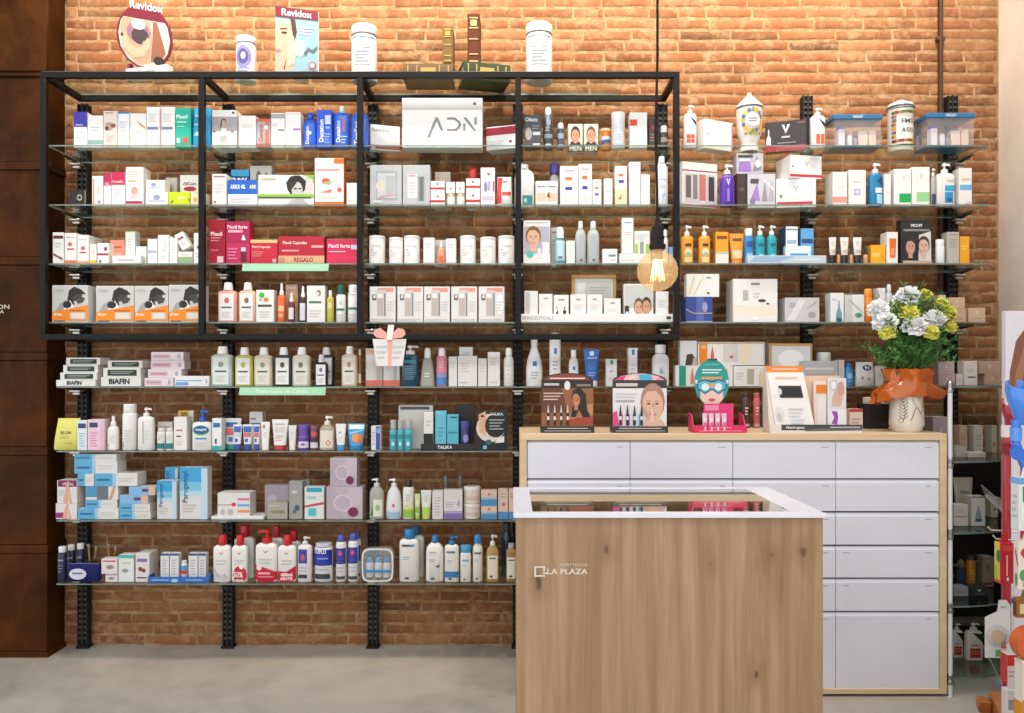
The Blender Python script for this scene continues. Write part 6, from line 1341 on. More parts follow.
box(135.4, 149.4, 553.5, 'white carton with violet lettering and brown berries', 'd8d2ce', [r(.1, .7, .85, .82, '8a6aa8'), e(.35, .45, .16, .08, '7a4a34'), e(.6, .4, .14, .07, '6a3e2c'), l(.1, .1, .8, .2, 1, '5a4a48')], d=.1)
m = MB(); Xt, Yt, zt_, Wt, Ht = place_of(147.6, 209, 576, -.02, None)
Dt = .07
m.box(-Wt/2, Wt/2, 0, Dt, 0, .004, '2f62a8', ch=.001); m.box(-Wt/2, Wt/2, 0, .004, .004, Ht*.85, '2f66b0', ch=.001); m.box(-Wt/2, -Wt/2 + .004, .0042, Dt, .004, Ht, '3f74b8'); m.box(Wt/2 - .004, Wt/2, .0042, Dt, .004, Ht*1.2, '3f74b8')
do_prints(m, lambda u, v, o: ((u - .5)*Wt, -o, v*Ht*.85), [l(.06, .3, .35, .7, 1, '8ab0dc'), l(.62, .3, .9, .7, 1, '8ab0dc'), e(.44, .4, .06, .3, '9ac0e8')], Wt, Ht)
finish(m.build('display_tray', 'card', loc=(Xt, Yt, zt_ + .0003), smooth=False), 'open blue card tray with lower front', 'tray', zt_ + .004)
tt = zt_ + .005
box(160.4, 169, 553.5, 'left slim white-blue carton in the blue tray', 'd7d6d6', [r(0, .92, 1, 1, '3a4f80'), l(.2, .2, .8, .8, 6, 'b0b0b8')], on=tt, b=.0, d=.04)
box(169.6, 178.6, 553.5, 'second slim white-blue carton in the blue tray', 'd7d6d6', [r(0, .92, 1, 1, '3a4f80'), l(.2, .2, .8, .8, 6, 'b0b0b8')], on=tt, b=.0, d=.04)
bottle(180, 186.4, 561, 'tiny tube with red and turquoise bands in the blue tray', 'd8d4d4', 'e0dcd8', 'screw', 'can', .14, .8, .9, 2.1, [r(.02, .4, .98, .62, 'c83a3c'), r(.02, .62, .98, .9, '3aa0c8')], on=tt)
box(188.4, 197.6, 553.5, 'third slim white-blue carton in the blue tray', 'd7d6d6', [r(0, .92, 1, 1, '3a4f80'), l(.2, .2, .8, .8, 6, 'b0b0b8')], on=tt, b=.0, d=.04)
box(198.2, 206, 553.5, 'rightmost slim white-blue carton in the blue tray', 'cfcecf', [r(0, .92, 1, 1, '3a4f80'), l(.2, .2, .8, .8, 6, 'a8a8b0')], on=tt, b=.0, d=.04)
shelf(8, 1)
def redcap(x0, x1, yt, label, ops=(), b=0, kind='screw', capf=.22, noz=-1):
    return bottle(x0, x1, yt, label, 'e2dfdb', 'c01a28', kind, 'square', capf, .46, .5, 4.5, [p([(.34, .84), (.5, .78), (.66, .84), (.5, .74)], 'b06a6c'), l(.2, .45, .8, .62, 2, 'c4bcb8')] + list(ops), b=b, noz=noz)
redcap(212.4, 230, 535.3, 'red-capped white bottle with grey curls, leftmost of the front row', [p([(.02, .4), (.2, .3), (.5, .12), (.7, .24), (.9, .1), (.6, .05), (.2, .14)], 'b8b4b4')])
redcap(231, 247, 535.3, 'red-capped white bottle with round red discount sticker', [e(.55, .2, .42, .24, 'bc1e30'), t(.45, .2, .16, '50%', 'ece0e0', .6), e(.65, .42, .14, .07, 'e8e0e0')])
redcap(233, 253.5, 526, 'tall red-capped white bottle standing behind', [], b=.075)
redcap(254.6, 276.6, 530, 'large white bottle with red pump head', [e(.2, .38, .14, .09, 'e8e4e2'), p([(0, .0), (1, .0), (1, .26), (.6, .34), (0, .46)], 'bb1a2e'), e(.2, .38, .13, .08, 'dcd6d4'), r(.16, .2, .7, .25, 'e8a8b0'), r(.16, .12, .85, .15, 'd88a94')], kind='pump', capf=.26)
redcap(277.2, 295.6, 535.3, 'white bottle with white lettering on wavy red base', [p([(0, .0), (1, .0), (1, .44), (.5, .28), (0, .3)], 'bb1a2e'), t(.5, .2, .1, '400ml', 'f0e4e4', .7, .04), t(.5, .09, .08, 'GRATIS', 'f0e4e4', .75, .04)])
redcap(268, 283, 526.5, 'red-capped white bottle behind the large pump bottle', [], b=.085)
redcap(286, 300.4, 531, 'red-capped white bottle behind the wavy red base', [], b=.085)
bottle(297, 311.4, 537, 'white pump bottle with blue-violet upper label', 'd9d6d6', 'dcd8d8', 'pump', 'square', .18, .4, .55, 3.4, [r(.08, .5, .7, .88, '3a3f98'), e(.4, .66, .16, .09, 'b05a70'), r(.08, .1, .7, .2, '3a3838'), l(.1, .26, .8, .42, 2, 'b8b4b8')])
bottle(313, 331.4, 544, 'short wide canister with dark blue upper half', 'd8d6d8', 'ccd0dc', 'screw', 'can', .06, .9, .8, 2.2, [r(.01, .45, .99, .97, '26359c'), t(.36, .84, .12, 'DUPLO', 'e4e4f0', .7, .03), l(.2, .6, .8, .7, 1, '8a94cc'), r(.06, .08, .9, .22, '3a3a40'), l(.1, .28, .8, .4, 1, 'b0b0b8')], cat='canister', name='canister')
for i, (xa, xb, yt, bb, nm) in enumerate(((334.8, 345.6, 535, 0, 'left front'), (347.2, 357.6, 533.7, 0, 'right front'), (352, 360.6, 532, .06, 'rear'))):
    bottle(xa, xb, yt, nm + ' white spray can with violet-blue cap', 'dad8da', '4a50a8', 'dome', 'can', .16, .72, .95, 2.0, [r(.03, .45, .97, .85, '3b4096'), e(.5, .72, .2, .06, 'c05a70'), r(.1, .06, .9, .14, '45454c'), l(.2, .22, .8, .4, 2, 'b4b4bc')], b=bb, cat='can', name='aerosol_can')
shelf(8, 2)
def clear_bag():
    X, Y, z0, W, H = place_of(361.5, 393.4, 548.5, 0, None); d = .06
    root = empty('toiletry_bag', (X, Y + d/2, z0 + .0003))
    def ring(s, y):
        return [(x, y, H/2 + z) for x, z in se((W/2)*s, (H/2)*s, 5, 32)]
    m = MB(); m.loft([ring(.97, -d/2), ring(1, -d/2 + .006), ring(1, d/2 - .006), ring(.97, d/2)], 'dfe2e4'); m.build('bag_body', 'clear_plastic', root)
    m = MB()
    a, b_ = ring(1.0, -d/2 - .001), ring(.9, -d/2 - .001); n = len(a)
    m.add(a + b_, [(i, (i+1) % n, n + (i+1) % n, n + i) for i in range(n)], 'dcdad8'); m.add([(x, y + .001, z) for x, y, z in a + [(x*1.0, -d/2 + .004, z) for x, y, z in a]], [(i, n + i, n + (i+1) % n, (i+1) % n) for i in range(n)], 'd4d2d0'); m.build('piping', 'plastic', root)
    m = MB(); m.box(-W*.42, W*.42, -d/2 - .003, -d/2 - .0012, H*.28, H*.36, '2f86b8'); m.build('zip_band', 'plastic', root)
    for i, (u, c) in enumerate(((-.27, '2f94c4'), (0, '3a9cd0'), (.27, '2684b8'))):
        m = MB(); m.lathe([(W*.12, 0), (W*.125, H*.1), (W*.125, H*.38), (W*.07, H*.44)], 'dcdcda', 14, cx=u*W); m.lathe([(W*.09, H*.441), (W*.09, H*.55), (W*.07, H*.58)], c, 14, cx=u*W)
        m.build('mini_bottle', 'plastic', root, loc=(0, 0, H*.3 if False else H*.12))
    finish(root, 'rounded transparent toiletry bag holding three blue-capped mini bottles', 'bag', z0 + H)
clear_bag()
def isdin(x0, x1, yt, label, prof='round', kind='screw', capf=.16, capw=.5, cap='2f78b0', c='dedcd6', ops=(), dr=.6, n=3, b=0, **k):
    return bottle(x0, x1, yt, label, c, cap, kind, prof, capf, capw, dr, n, [l(.2, .5, .55, .6, 2, '9ab4c4'), r(.3, .06, .5, .11, '3a4a54')] + list(ops), b=b, **k)
isdin(398.6, 418.8, 529.7, 'large white rounded bottle with blue cap and long label', 'square', 'screw', .18, .54, ops=[r(.15, .82, .7, .87, '4a4a4c'), r(.55, .83, .8, .87, '3a8cc0')])
isdin(405, 424, 527, 'white bottle with blue cap standing at the back', 'square', 'screw', .17, .5, b=.09)
isdin(425.4, 443.4, 536, 'wide-shouldered white bottle with blue cap', 'round', 'screw', .16, .36, ops=[p([(.55, .4), (.8, .46), (.75, .36)], '3a5a7a'), l(.2, .72, .6, .8, 1, 'a8a8a4')])
isdin(444.2, 459, 536.4, 'white pump bottle with blue band at the foot', 'square', 'pump', .19, .46, ops=[r(.02, .12, .98, .28, '2f74b0'), r(.15, .78, .75, .83, '4a7a98')], n=3.4)
isdin(460, 471, 545.4, 'small white bottle with wide blue cap', 'can', 'screw', .2, .95, cap='3a98c8', ops=[r(.2, .7, .8, .76, '6aa0b8')], n=2.4)
isdin(472.4, 482.8, 535, 'slim white bottle with blue dome cap', 'slim', 'dome', .18, .8, ops=[r(.15, .72, .85, .77, '5a6a74')], dr=.8, n=2.2)
bottle(486, 499, 535, 'clear amber pump bottle with cream label', 'b89a5c', 'd4cec4', 'pump', 'round', .24, .4, .6, 3, [r(.12, .08, .9, .74, 'dcd6c8'), r(.25, .64, .75, .68, '5a6a70'), r(.3, .12, .5, .18, '3a4a54')], mat='gel', noz=1)
bottle(501.6, 512, 522, 'tall deep blue bottle at the back by the counter', '12344e', '163c5a', 'dome', 'slim', .16, .7, .9, 2.1, b=.09, mat='gloss')
bottle(506, 516.4, 544, 'small amber bottle with cream label by the counter', 'a98a58', 'a8a294', 'screw', 'square', .14, .6, .8, 2.6, [r(.08, .1, .92, .75, 'd8d2c4'), r(.2, .64, .8, .68, '5a6a70'), r(.3, .14, .6, .2, '3a4a54')], mat='gel')

# pale green shelf strips clipped to the glass edge
def strip(x0, x1, y0, y1, Y, label, text):
    X, W = PX((x0 + x1)/2, Y), (x1 - x0)*Y/F; z1, z0 = PZ(y0, Y), PZ(y1, Y)
    m = MB(); m.prism([(-W*.49, 0), (W*.49, 0), (W*.5, z1 - z0), (-W*.48, z1 - z0)], 0, .002, 'a9dcb4')
    do_prints(m, lambda u, v, o: ((u - .5)*W, -o, v*(z1 - z0)), [t(.5, .5, .5, text, 'ddf2e0', .78, .015)] if text else [l(.1, .3, .9, .7, 1, 'bde6c6')], W, z1 - z0)
    tag(m.build('shelf_strip', 'print', loc=(X, Y, z0), smooth=False), label, 'sign')
strip(241, 329, 263.6, 271, UF - .004, 'blank pale green strip under the red cartons on the third shelf', '')
strip(238, 326, 387.4, 395.2, LF - .004, 'pale green strip with white lettering under the shampoo bottles', 'Tratamiento del Cabello')
# ================================================================== drawer cabinet
CYF = 3.57; CZ = PZ(433.5, CYF)
def cabinet():
    x0, x1 = PX(520, CYF), PX(947, CYF); yb = 4.0; tk = .032
    root = tag(empty('drawer_cabinet', ((x0 + x1)/2, CYF, 0)), 'long white pharmacy drawer cabinet with pale oak carcass behind the counter', 'cabinet')
    o0 = (-(x0 + x1)/2, -CYF, 0)
    def part(name, a, mat, ch=.0015, c='dcc19b'):
        m = MB(); m.box(*a, c, ch=ch); o = m.build(name, mat, root, loc=o0, smooth=False); return o
    part('top_board', (x0, x1, CYF, yb, CZ - tk, CZ), 'pale_oak')
    part('side_board', (x0, x0 + tk, CYF, yb, .012, CZ - tk - .0004), 'pale_oak')
    part('side_board', (x1 - tk, x1, CYF, yb, .012, CZ - tk - .0004), 'pale_oak')
    part('bottom_board', (x0 + tk + .0004, x1 - tk - .0004, CYF, yb, .012, .036), 'pale_oak')
    part('plinth', (x0 + .04, x1 - .04, CYF + .04, yb - .02, 0, .0115), 'black_metal', c='2a2826')
    part('inner_carcass', (x0 + tk + .001, x1 - tk - .001, CYF + .03, yb - .01, .037, CZ - tk - .001), 'card', c='8a7c6c')
    cols = [527.3, 630.3, 733.2, 836.2, 939.7]
    rws = [(441.2, 478.4), (480, 511.2), (513.2, 544.8), (546.8, 577.8), (579.8, 611.2), (613.2, 690.8)]
    rng = random.Random(4)
    for i in range(4):
        for j, (ya, yb_) in enumerate(rws):
            xa, xb = PX(cols[i], CYF) + .0015, PX(cols[i + 1], CYF) - .0015
            z1, z0 = PZ(ya, CYF), PZ(yb_, CYF)
            d = MB()
            W, H = xb - xa, z1 - z0
            # front with a bevelled finger pull along the top edge
            d.loft([[(-W/2, y, z) for y, z in ((0, 0), (0, H - .014), (.012, H), (.018, H), (.018, 0))], [(W/2, y, z) for y, z in ((0, 0), (0, H - .014), (.012, H), (.018, H), (.018, 0))]], 'e8e8ec')
            dr = d.build('drawer', 'white_lacquer', root, loc=((xa + xb)/2 + o0[0], .006, z0), smooth=False)
            g = MB()
            for u in (([.9] if j != 3 and j != 4 else [.1, .9])):
                wd = rng.uniform(.05, .08)
                do_prints(g, lambda uu, v, o: ((uu - .5)*W, -o, v*H), [r(u - wd/2, 1 - .031/H, u + wd/2, 1 - .027/H, 'b4b6be')], W, H)
            g.build('name_tag', 'print', dr, smooth=False)
cabinet()

# ================================================================== counter
KF, KB, KZ = 2.40, 2.95, 1.5 - 141.5*2.4/773
def counter():
    x0, x1 = PX(516.5, KF + .01), PX(823, KF + .01)
    root = tag(empty('sales_counter', ((x0 + x1)/2, KF, 0)), 'wood-fronted sales counter with white glass-inset top in front of the drawers', 'counter')
    ox = (-(x0 + x1)/2, -KF, 0)
    def part(name, a, mat, ch=.001, c='b89a76', **k):
        m = MB(); m.box(*a, c, ch=ch); return m.build(name, mat, root, loc=ox, smooth=False)
    part('front_panel', (x0, x1, KF + .01, KF + .035, 0, KZ - .0145), 'oak')
    part('side_panel', (x0, x0 + .025, KF + .0352, KB - .01, 0, KZ - .0145), 'oak')
    part('side_panel', (x1 - .025, x1, KF + .0352, KB - .01, 0, KZ - .0145), 'oak')
    part('back_panel', (x0 + .0252, x1 - .0252, KB - .03, KB - .01, 0, KZ - .0145), 'oak')
    part('display_floor', (x0 + .0252, x1 - .0252, KF + .0352, KB - .0302, KZ - .11, KZ - .095), 'white_lacquer')
    tx0, tx1 = PX(513.5, KF), PX(826.5, KF)
    b = .055; z0, z1 = KZ - .014, KZ
    part('top_rail', (tx0, tx1, KF, KF + .035, z0, z1), 'white_lacquer'); part('top_rail', (tx0, tx1, KB - .03, KB, z0, z1), 'white_lacquer')
    part('top_stile', (tx0, tx0 + .06, KF + .0352, KB - .0302, z0, z1), 'white_lacquer'); part('top_stile', (tx1 - .095, tx1, KF + .0352, KB - .0302, z0, z1), 'white_lacquer')
    m = MB(); m.box(tx0 + .0604, tx1 - .0954, KF + .0354, KB - .0304, KZ - .008, KZ - .001, 'ffffff'); m.build('glass_top', 'counter_glass', root, loc=ox, smooth=False)
    # logo and shop name on the wood
    W = x1 - x0
    S = lambda u, v, o: (u, KF + .01 - o, v)
    k = KF/F
    lx, lz = PX(534.5, KF), PZ(577.5, KF)
    m = MB(); q = 10.5*k; w = 1.5*k
    c = 'e6ddd2'
    for a in (((0, 0), (q, 0), (q, w), (0, w)), ((0, q - w), (q, q - w), (q, q), (0, q)), ((0, w), (w, w), (w, q - w), (0, q - w)), ((q - w, q*.5), (q, q*.5), (q, q - w), (q - w, q - w)), ((q*.8, q*.25), (q*1.25, q*.25), (q*1.25, q*.25 + w), (q*.8, q*.25 + w))):
        m.add([S(lx + x, lz + z, .0005) for x, z in a], [(0, 1, 2, 3)], c)
    m.build('logo', 'print', root, loc=ox, smooth=False)
    for s, xa, xb, ya, yb, cc in (('LA PLAZA', 547.5, 588, 575, 569.5, c), ('FARMACIA', 560, 588, 567, 564, 'cdbda6')):
        vs_, fs, tw, th = text_geo(s, .015)
        m = MB(); sx = (xb - xa)*k/tw; sz = (ya - yb)*k/th
        m.add([S(PX((xa + xb)/2, KF) + x*sx, PZ((ya + yb)/2, KF) + y*sz, .0005) for x, y in vs_], fs, cc); m.build('lettering', 'print', root, loc=ox, smooth=False)
counter()
zf = KZ - .0948
for i, (xa, xb, Y, d, h, c, lab, ops) in enumerate((  # added blocks imitate the cabinet displays reflected in the glass top
    (540, 575, 2.52, .10, .03, 'dcdcde', 'white flat block imitating a reflection at the left under the counter glass', [r(.1, .3, .7, .6, 'a8b0b8')]),
    (596, 612, 2.5, .12, .035, 'c87a74', 'small coral block imitating a reflection under the counter glass', [r(.1, .2, .9, .7, 'e0b0a8')]),
    (616, 668, 2.52, .11, .04, 'd6d2d4', 'long pale block imitating a reflection in the middle under the counter glass', [r(.1, .2, .9, .7, 'e4e4e6')]),
    (690, 742, 2.55, .16, .05, 'e2505e', 'pink-red block imitating the reflected pink display under the counter glass', [r(.2, .3, .9, .6, 'f4c8cc')]),
    (752, 782, 2.5, .09, .03, 'd8d8cc', 'pale block with dark stripe imitating a reflection at the right under the counter glass', [r(.1, .3, .8, .6, '7a9a94')]))):
    W = (xb - xa)*Y/F; m = MB(); m.box(-W/2, W/2, 0, d, 0, h, c, ch=.001)
    do_prints(m, lambda u, v, o: ((u - .5)*W, v*d, h + o), ops, W, d)
    tag(m.build('carton', 'card', loc=(PX((xa + xb)/2, Y), Y, zf + .0003), smooth=False), lab, 'box', 'reflection blocks inside the counter')

# ================================================================== displays on the cabinet
shelf(None, place=' on the drawer cabinet', z=CZ, y=3.6, grp='things on the drawer cabinet')
def card_display(x0, x1, ytop, yarch, label, dark, ops, arch_ops):
    Y = 3.615; k = Y/F; W = (x1 - x0)*k; X = PX((x0 + x1)/2, Y); yb = 3.6
    root = tag(empty('counter_display', (X, Y, CZ + .0003)), label, 'display')
    m = MB(); m.box(-W/2, W/2, -.012, .085, 0, .03, dark, ch=.001)
    do_prints(m, lambda u, v, o: ((u - .5)*W, -.012 - o, v*.03), [l(.12, .55, .88, .85, 1, 'c8c0ba'), l(.06, .15, .94, .45, 1, 'a8a09a')], W, .03); m.build('base_tray', 'print', root, smooth=False)
    H = PZ(yarch, Y) - CZ; HT = PZ(ytop, Y) - CZ
    m = MB(); n = 14
    arc = [(W*.485*math.cos(math.pi*i/n), H + (HT - H)*math.sin(math.pi*i/n)) for i in range(n + 1)]
    m.prism([(-W*.485, .0302), (W*.485, .0302)] + arc, .004, .012, dark)
    S = lambda u, v, o: ((u - .5)*W*.97, .004 - o, .0302 + v*(H - .0302))
    do_prints(m, S, ops, W, H - .03)
    def SA(u, v, o): return ((u - .5)*W*.97, .004 - o, H + v*(HT - H))
    do_prints(m, SA, arch_ops, W, HT - H); m.build('back_card', 'print', root, smooth=False)
    for s in (-1, 1):
        m = MB(); m.add([(s*W*.485, .0124, .0302), (s*W*.485, .08, .0302), (s*W*.485, .0124, H*.95), (s*W*.478, .0124, .0302), (s*W*.478, .08, .0302), (s*W*.478, .0124, H*.95)], [(0, 1, 2), (5, 4, 3), (0, 3, 4, 1), (1, 4, 5, 2), (2, 5, 3, 0)], dark)
        m.build('side_wing', 'print', root, smooth=False)
pens = lambda cs, u0, du, body: [q for i, c in enumerate(cs) for q in (r(u0 + du*i - .022, .02, u0 + du*i + .022, .3, body), p([(u0 + du*i - .02, .3), (u0 + du*i + .02, .3), (u0 + du*i + .006, .46), (u0 + du*i - .006, .46)], c), r(u0 + du*i - .02, .14, u0 + du*i + .02, .22, 'ece8e6'))]
card_display(540.7, 594, 373, 381, 'dark brown counter display with smiling woman, left of its white twin on the cabinet', '2e2624',
    [p([(0, 0), (1, 0), (1, .84), (0, .84)], '9a6038'), p([(0, .3), (.5, .3), (.4, .84), (0, .84)], '6a3e28'), p([(.5, .1), (1, .1), (1, .5), (.6, .4)], 'c88a5c'), p([(.45, .02), (1, .06), (1, .24), (.5, .14)], 'a84a34'), r(0, .84, 1, 1, '2c2422'), e(.5, .9, .06, .1, 'e6e2de'),
     p([(.56, .2), (.62, .5), (.6, .78), (.74, .86), (.86, .7), (.88, .4), (.95, .2)], '2a1c1a'), [face(.67, .58, .075, .15, 'c4845a', '2a1c1a')], p([(.66, .2), (.72, .36), (.8, .2)], 'b87850'), e(.93, .4, .05, .1, 'c08a64'), l(.04, .56, .42, .76, 3, 'd8bca8'), r(.05, .9, .34, .95, 'd0c8c4'), r(.68, .88, .95, .93, '8a807c'), pens(['d8d0cc', 'cfc8c4', 'd4ccc8', 'd8d4d0'], .13, .125, '2a2220')],
    [p([(.04, .1), (.96, .1), (.85, .6), (.6, .92), (.4, .92), (.15, .6)], '8a3e2c'), l(.16, .15, .84, .5, 1, 'ecd8cc')])
card_display(612, 667.7, 373, 381, 'white and pink counter display with woman raising a finger, on the cabinet', '353131',
    [r(0, 0, 1, .84, 'e9e6e6'), p([(0, 0), (.12, 0), (.08, .34), (0, .3)], 'e04a8a'), r(0, .84, 1, 1, '38332f'), r(.06, .88, .46, .95, 'cfc8c4'), [face(.74, .46, .19, .36, 'e2b49e', 'b08672', 'c05a50')], p([(.52, .0), (.6, .16), (.9, .16), (.98, .0)], 'e2b8a4'), p([(.7, .1), (.76, .1), (.75, .42), (.71, .42)], 'ecc8b4'), l(.05, .52, .4, .6, 1, 'b0a8ac'), l(.05, .62, .46, .76, 2, 'dcd6d8'), r(.12, .02, .18, .26, 'd83a80'), r(.24, .02, .31, .26, '7a4ab0'), r(.37, .02, .42, .26, '5a4aa8'), r(.48, .02, .53, .26, '3aa0d0'), pens(['3a3436'] * 4, .14, .13, '2c2628')],
    [p([(.04, .1), (.96, .1), (.85, .6), (.6, .92), (.4, .92), (.15, .6)], 'e8b8c4'), p([(.05, .1), (.2, .1), (.24, .7), (.12, .5)], 'e0407a'), p([(.5, .1), (.74, .1), (.7, .85), (.48, .8)], '4ab4cc'), p([(.26, .2), (.44, .2), (.42, .7), (.3, .6)], 'f0d8c0'), p([(.8, .1), (.94, .1), (.86, .55)], 'e890a0')])

def mask_display():
    Y = 3.62; k = Y/F; X = PX(719.5, Y); W = 53*k
    root = tag(empty('counter_display', (X, Y, CZ + .0003)), 'bright pink counter display with masked face header on the cabinet', 'display')
    m = MB(); m.box(-W/2, W/2, -.02, .1, 0, .01, 'd6285e', ch=.001); m.box(-W/2, W/2, -.02, -.014, .0102, .034, 'e02c66', ch=.001)
    do_prints(m, lambda u, v, o: ((u - .5)*W, -.02 - o, v*.034), [l(.3, .6, .7, .85, 1, 'f4a8c0'), l(.1, .15, .9, .4, 1, 'ee88a8')], W, .034)
    for s in (-1, 1):
        m.add([(s*W/2, -.014, .01), (s*W/2, .1, .01), (s*W/2, .1, .09), (s*W/2, .04, .08), (s*W/2*.96, -.014, .01), (s*W/2*.96, .1, .01), (s*W/2*.96, .1, .09), (s*W/2*.96, .04, .08)], [(0, 1, 2, 3), (7, 6, 5, 4), (3, 2, 6, 7), (0, 3, 7, 4), (1, 0, 4, 5), (2, 1, 5, 6)], 'd8306a')
    m.build('tray', 'print', root, smooth=False)
    hx = PX(714.5, Y) - X; R = 17.5*k; zc = PZ(382.5, Y) - CZ; n = 32
    m = MB(); m.prism([(hx + R*math.cos(2*math.pi*i/n), zc + 1.33*R*math.sin(2*math.pi*i/n)) for i in range(n)], .05, .055, '2a9c94')
    m.box(hx - .03, hx + .03, .0552, .058, .0102, zc, '9aa4a8')
    ops = [e(.5, .2, .34, .2, 'f0cfc0'), p([(.16, .3), (.84, .3), (.8, .12), (.5, .0), (.2, .12)], 'f0cfc0'), p([(.02, .56), (.24, .5), (.24, .44), (.02, .48)], 'dceef0'), p([(.98, .56), (.76, .5), (.76, .44), (.98, .48)], 'dceef0'), r(.2, .56, .8, .62, 'd8a070'),
           p([(.08, .52), (.3, .57), (.5, .52), (.7, .57), (.92, .52), (.92, .36), (.7, .24), (.5, .34), (.3, .24), (.08, .36)], '2f5a78'), p([(.11, .5), (.3, .54), (.5, .49), (.7, .54), (.89, .5), (.89, .37), (.7, .27), (.5, .37), (.3, .27), (.11, .37)], '57bcd0'), e(.31, .4, .11, .08, 'e8f4f4'), e(.69, .4, .11, .08, 'e8f4f4'), p([(.38, .44), (.5, .49), (.62, .44), (.5, .36)], 'e0a878'), e(.5, .12, .1, .035, 'd8526c'), l(.22, .68, .78, .8, 2, 'e4f4f0'), l(.3, .86, .7, .92, 1, '6ac0b8')]
    do_prints(m, lambda u, v, o: (hx + (u - .5)*2*R, .05 - o, zc + (v - .5)*2.66*R), ops, 2*R, 2.66*R)
    m.build('face_header', 'print', root, smooth=False)
    m = MB(); m.box(hx - .02, hx + .025, .046, .0495, zc + 1.26*R, zc + 1.38*R, '4a4a4c', ch=.001); m.build('clip', 'plastic', root)
    m = MB(); m.box(-W*.3, W*.26, -.004, .004, .0102, .135, 'e8387a', ch=.001)
    do_prints(m, lambda u, v, o: (-W*.3 + u*W*.56, -.004 - o, .01 + v*.125), [r(.04, .75, .5, .95, 'f08ab0')], W*.56, .125); m.build('tube_rack', 'print', root, smooth=False)
    for i, xx in enumerate((-.06, -.03, .0, .03)):
        q = MB(); w = .012; x = xx + hx*.5 - .0
        q.loft([[(a, b, z) for a, b in se(w*ww, .009*dd, 2.2, 14)] for z, ww, dd in ((0, .8, .9), (.03, .9, .8), (.075, 1, .12), (.08, 1, .1))], 'eac4d4')
        o = empty('mini_tube', (X + x, Y - .0145 if False else Y + .02 - .033, CZ + .0115)); q.build('body', 'plastic', o)
        q = MB(); do_prints(q, lambda u, v, oo: ((u - .5)*w*1.5, -.0088 + .0068*v - oo - .0006, .012 + v*.05), [r(.1, .1, .9, .5, 'd8608c'), r(.1, .65, .9, .9, 'f4dce6')], w*1.5, .05); q.build('label', 'print', o, smooth=False)
        tag(o, ('leftmost', 'second', 'third', 'rightmost')[i] + ' of four mini pink-white tubes in the bright pink display', 'tube', 'mini tubes in the pink display')
mask_display()
for xa, xb, nm, c in ((742.5, 751, 'dark smoky tall tube bottle', '4a3834'), (754, 761, 'coral pink tall slim bottle', 'd86a74'), (762.5, 768.4, 'teal tall slim bottle', '3a9a98')):
    bottle(xa, xb, 393, nm + ' behind the displays', c, c, 'screw', 'can', .12, .9, .95, 2.0, [r(.1, .06, .9, .14, 'c8b8b4'), l(.3, .4, .7, .7, 3, 'e8d8d8')], b=.3, mat='gloss')

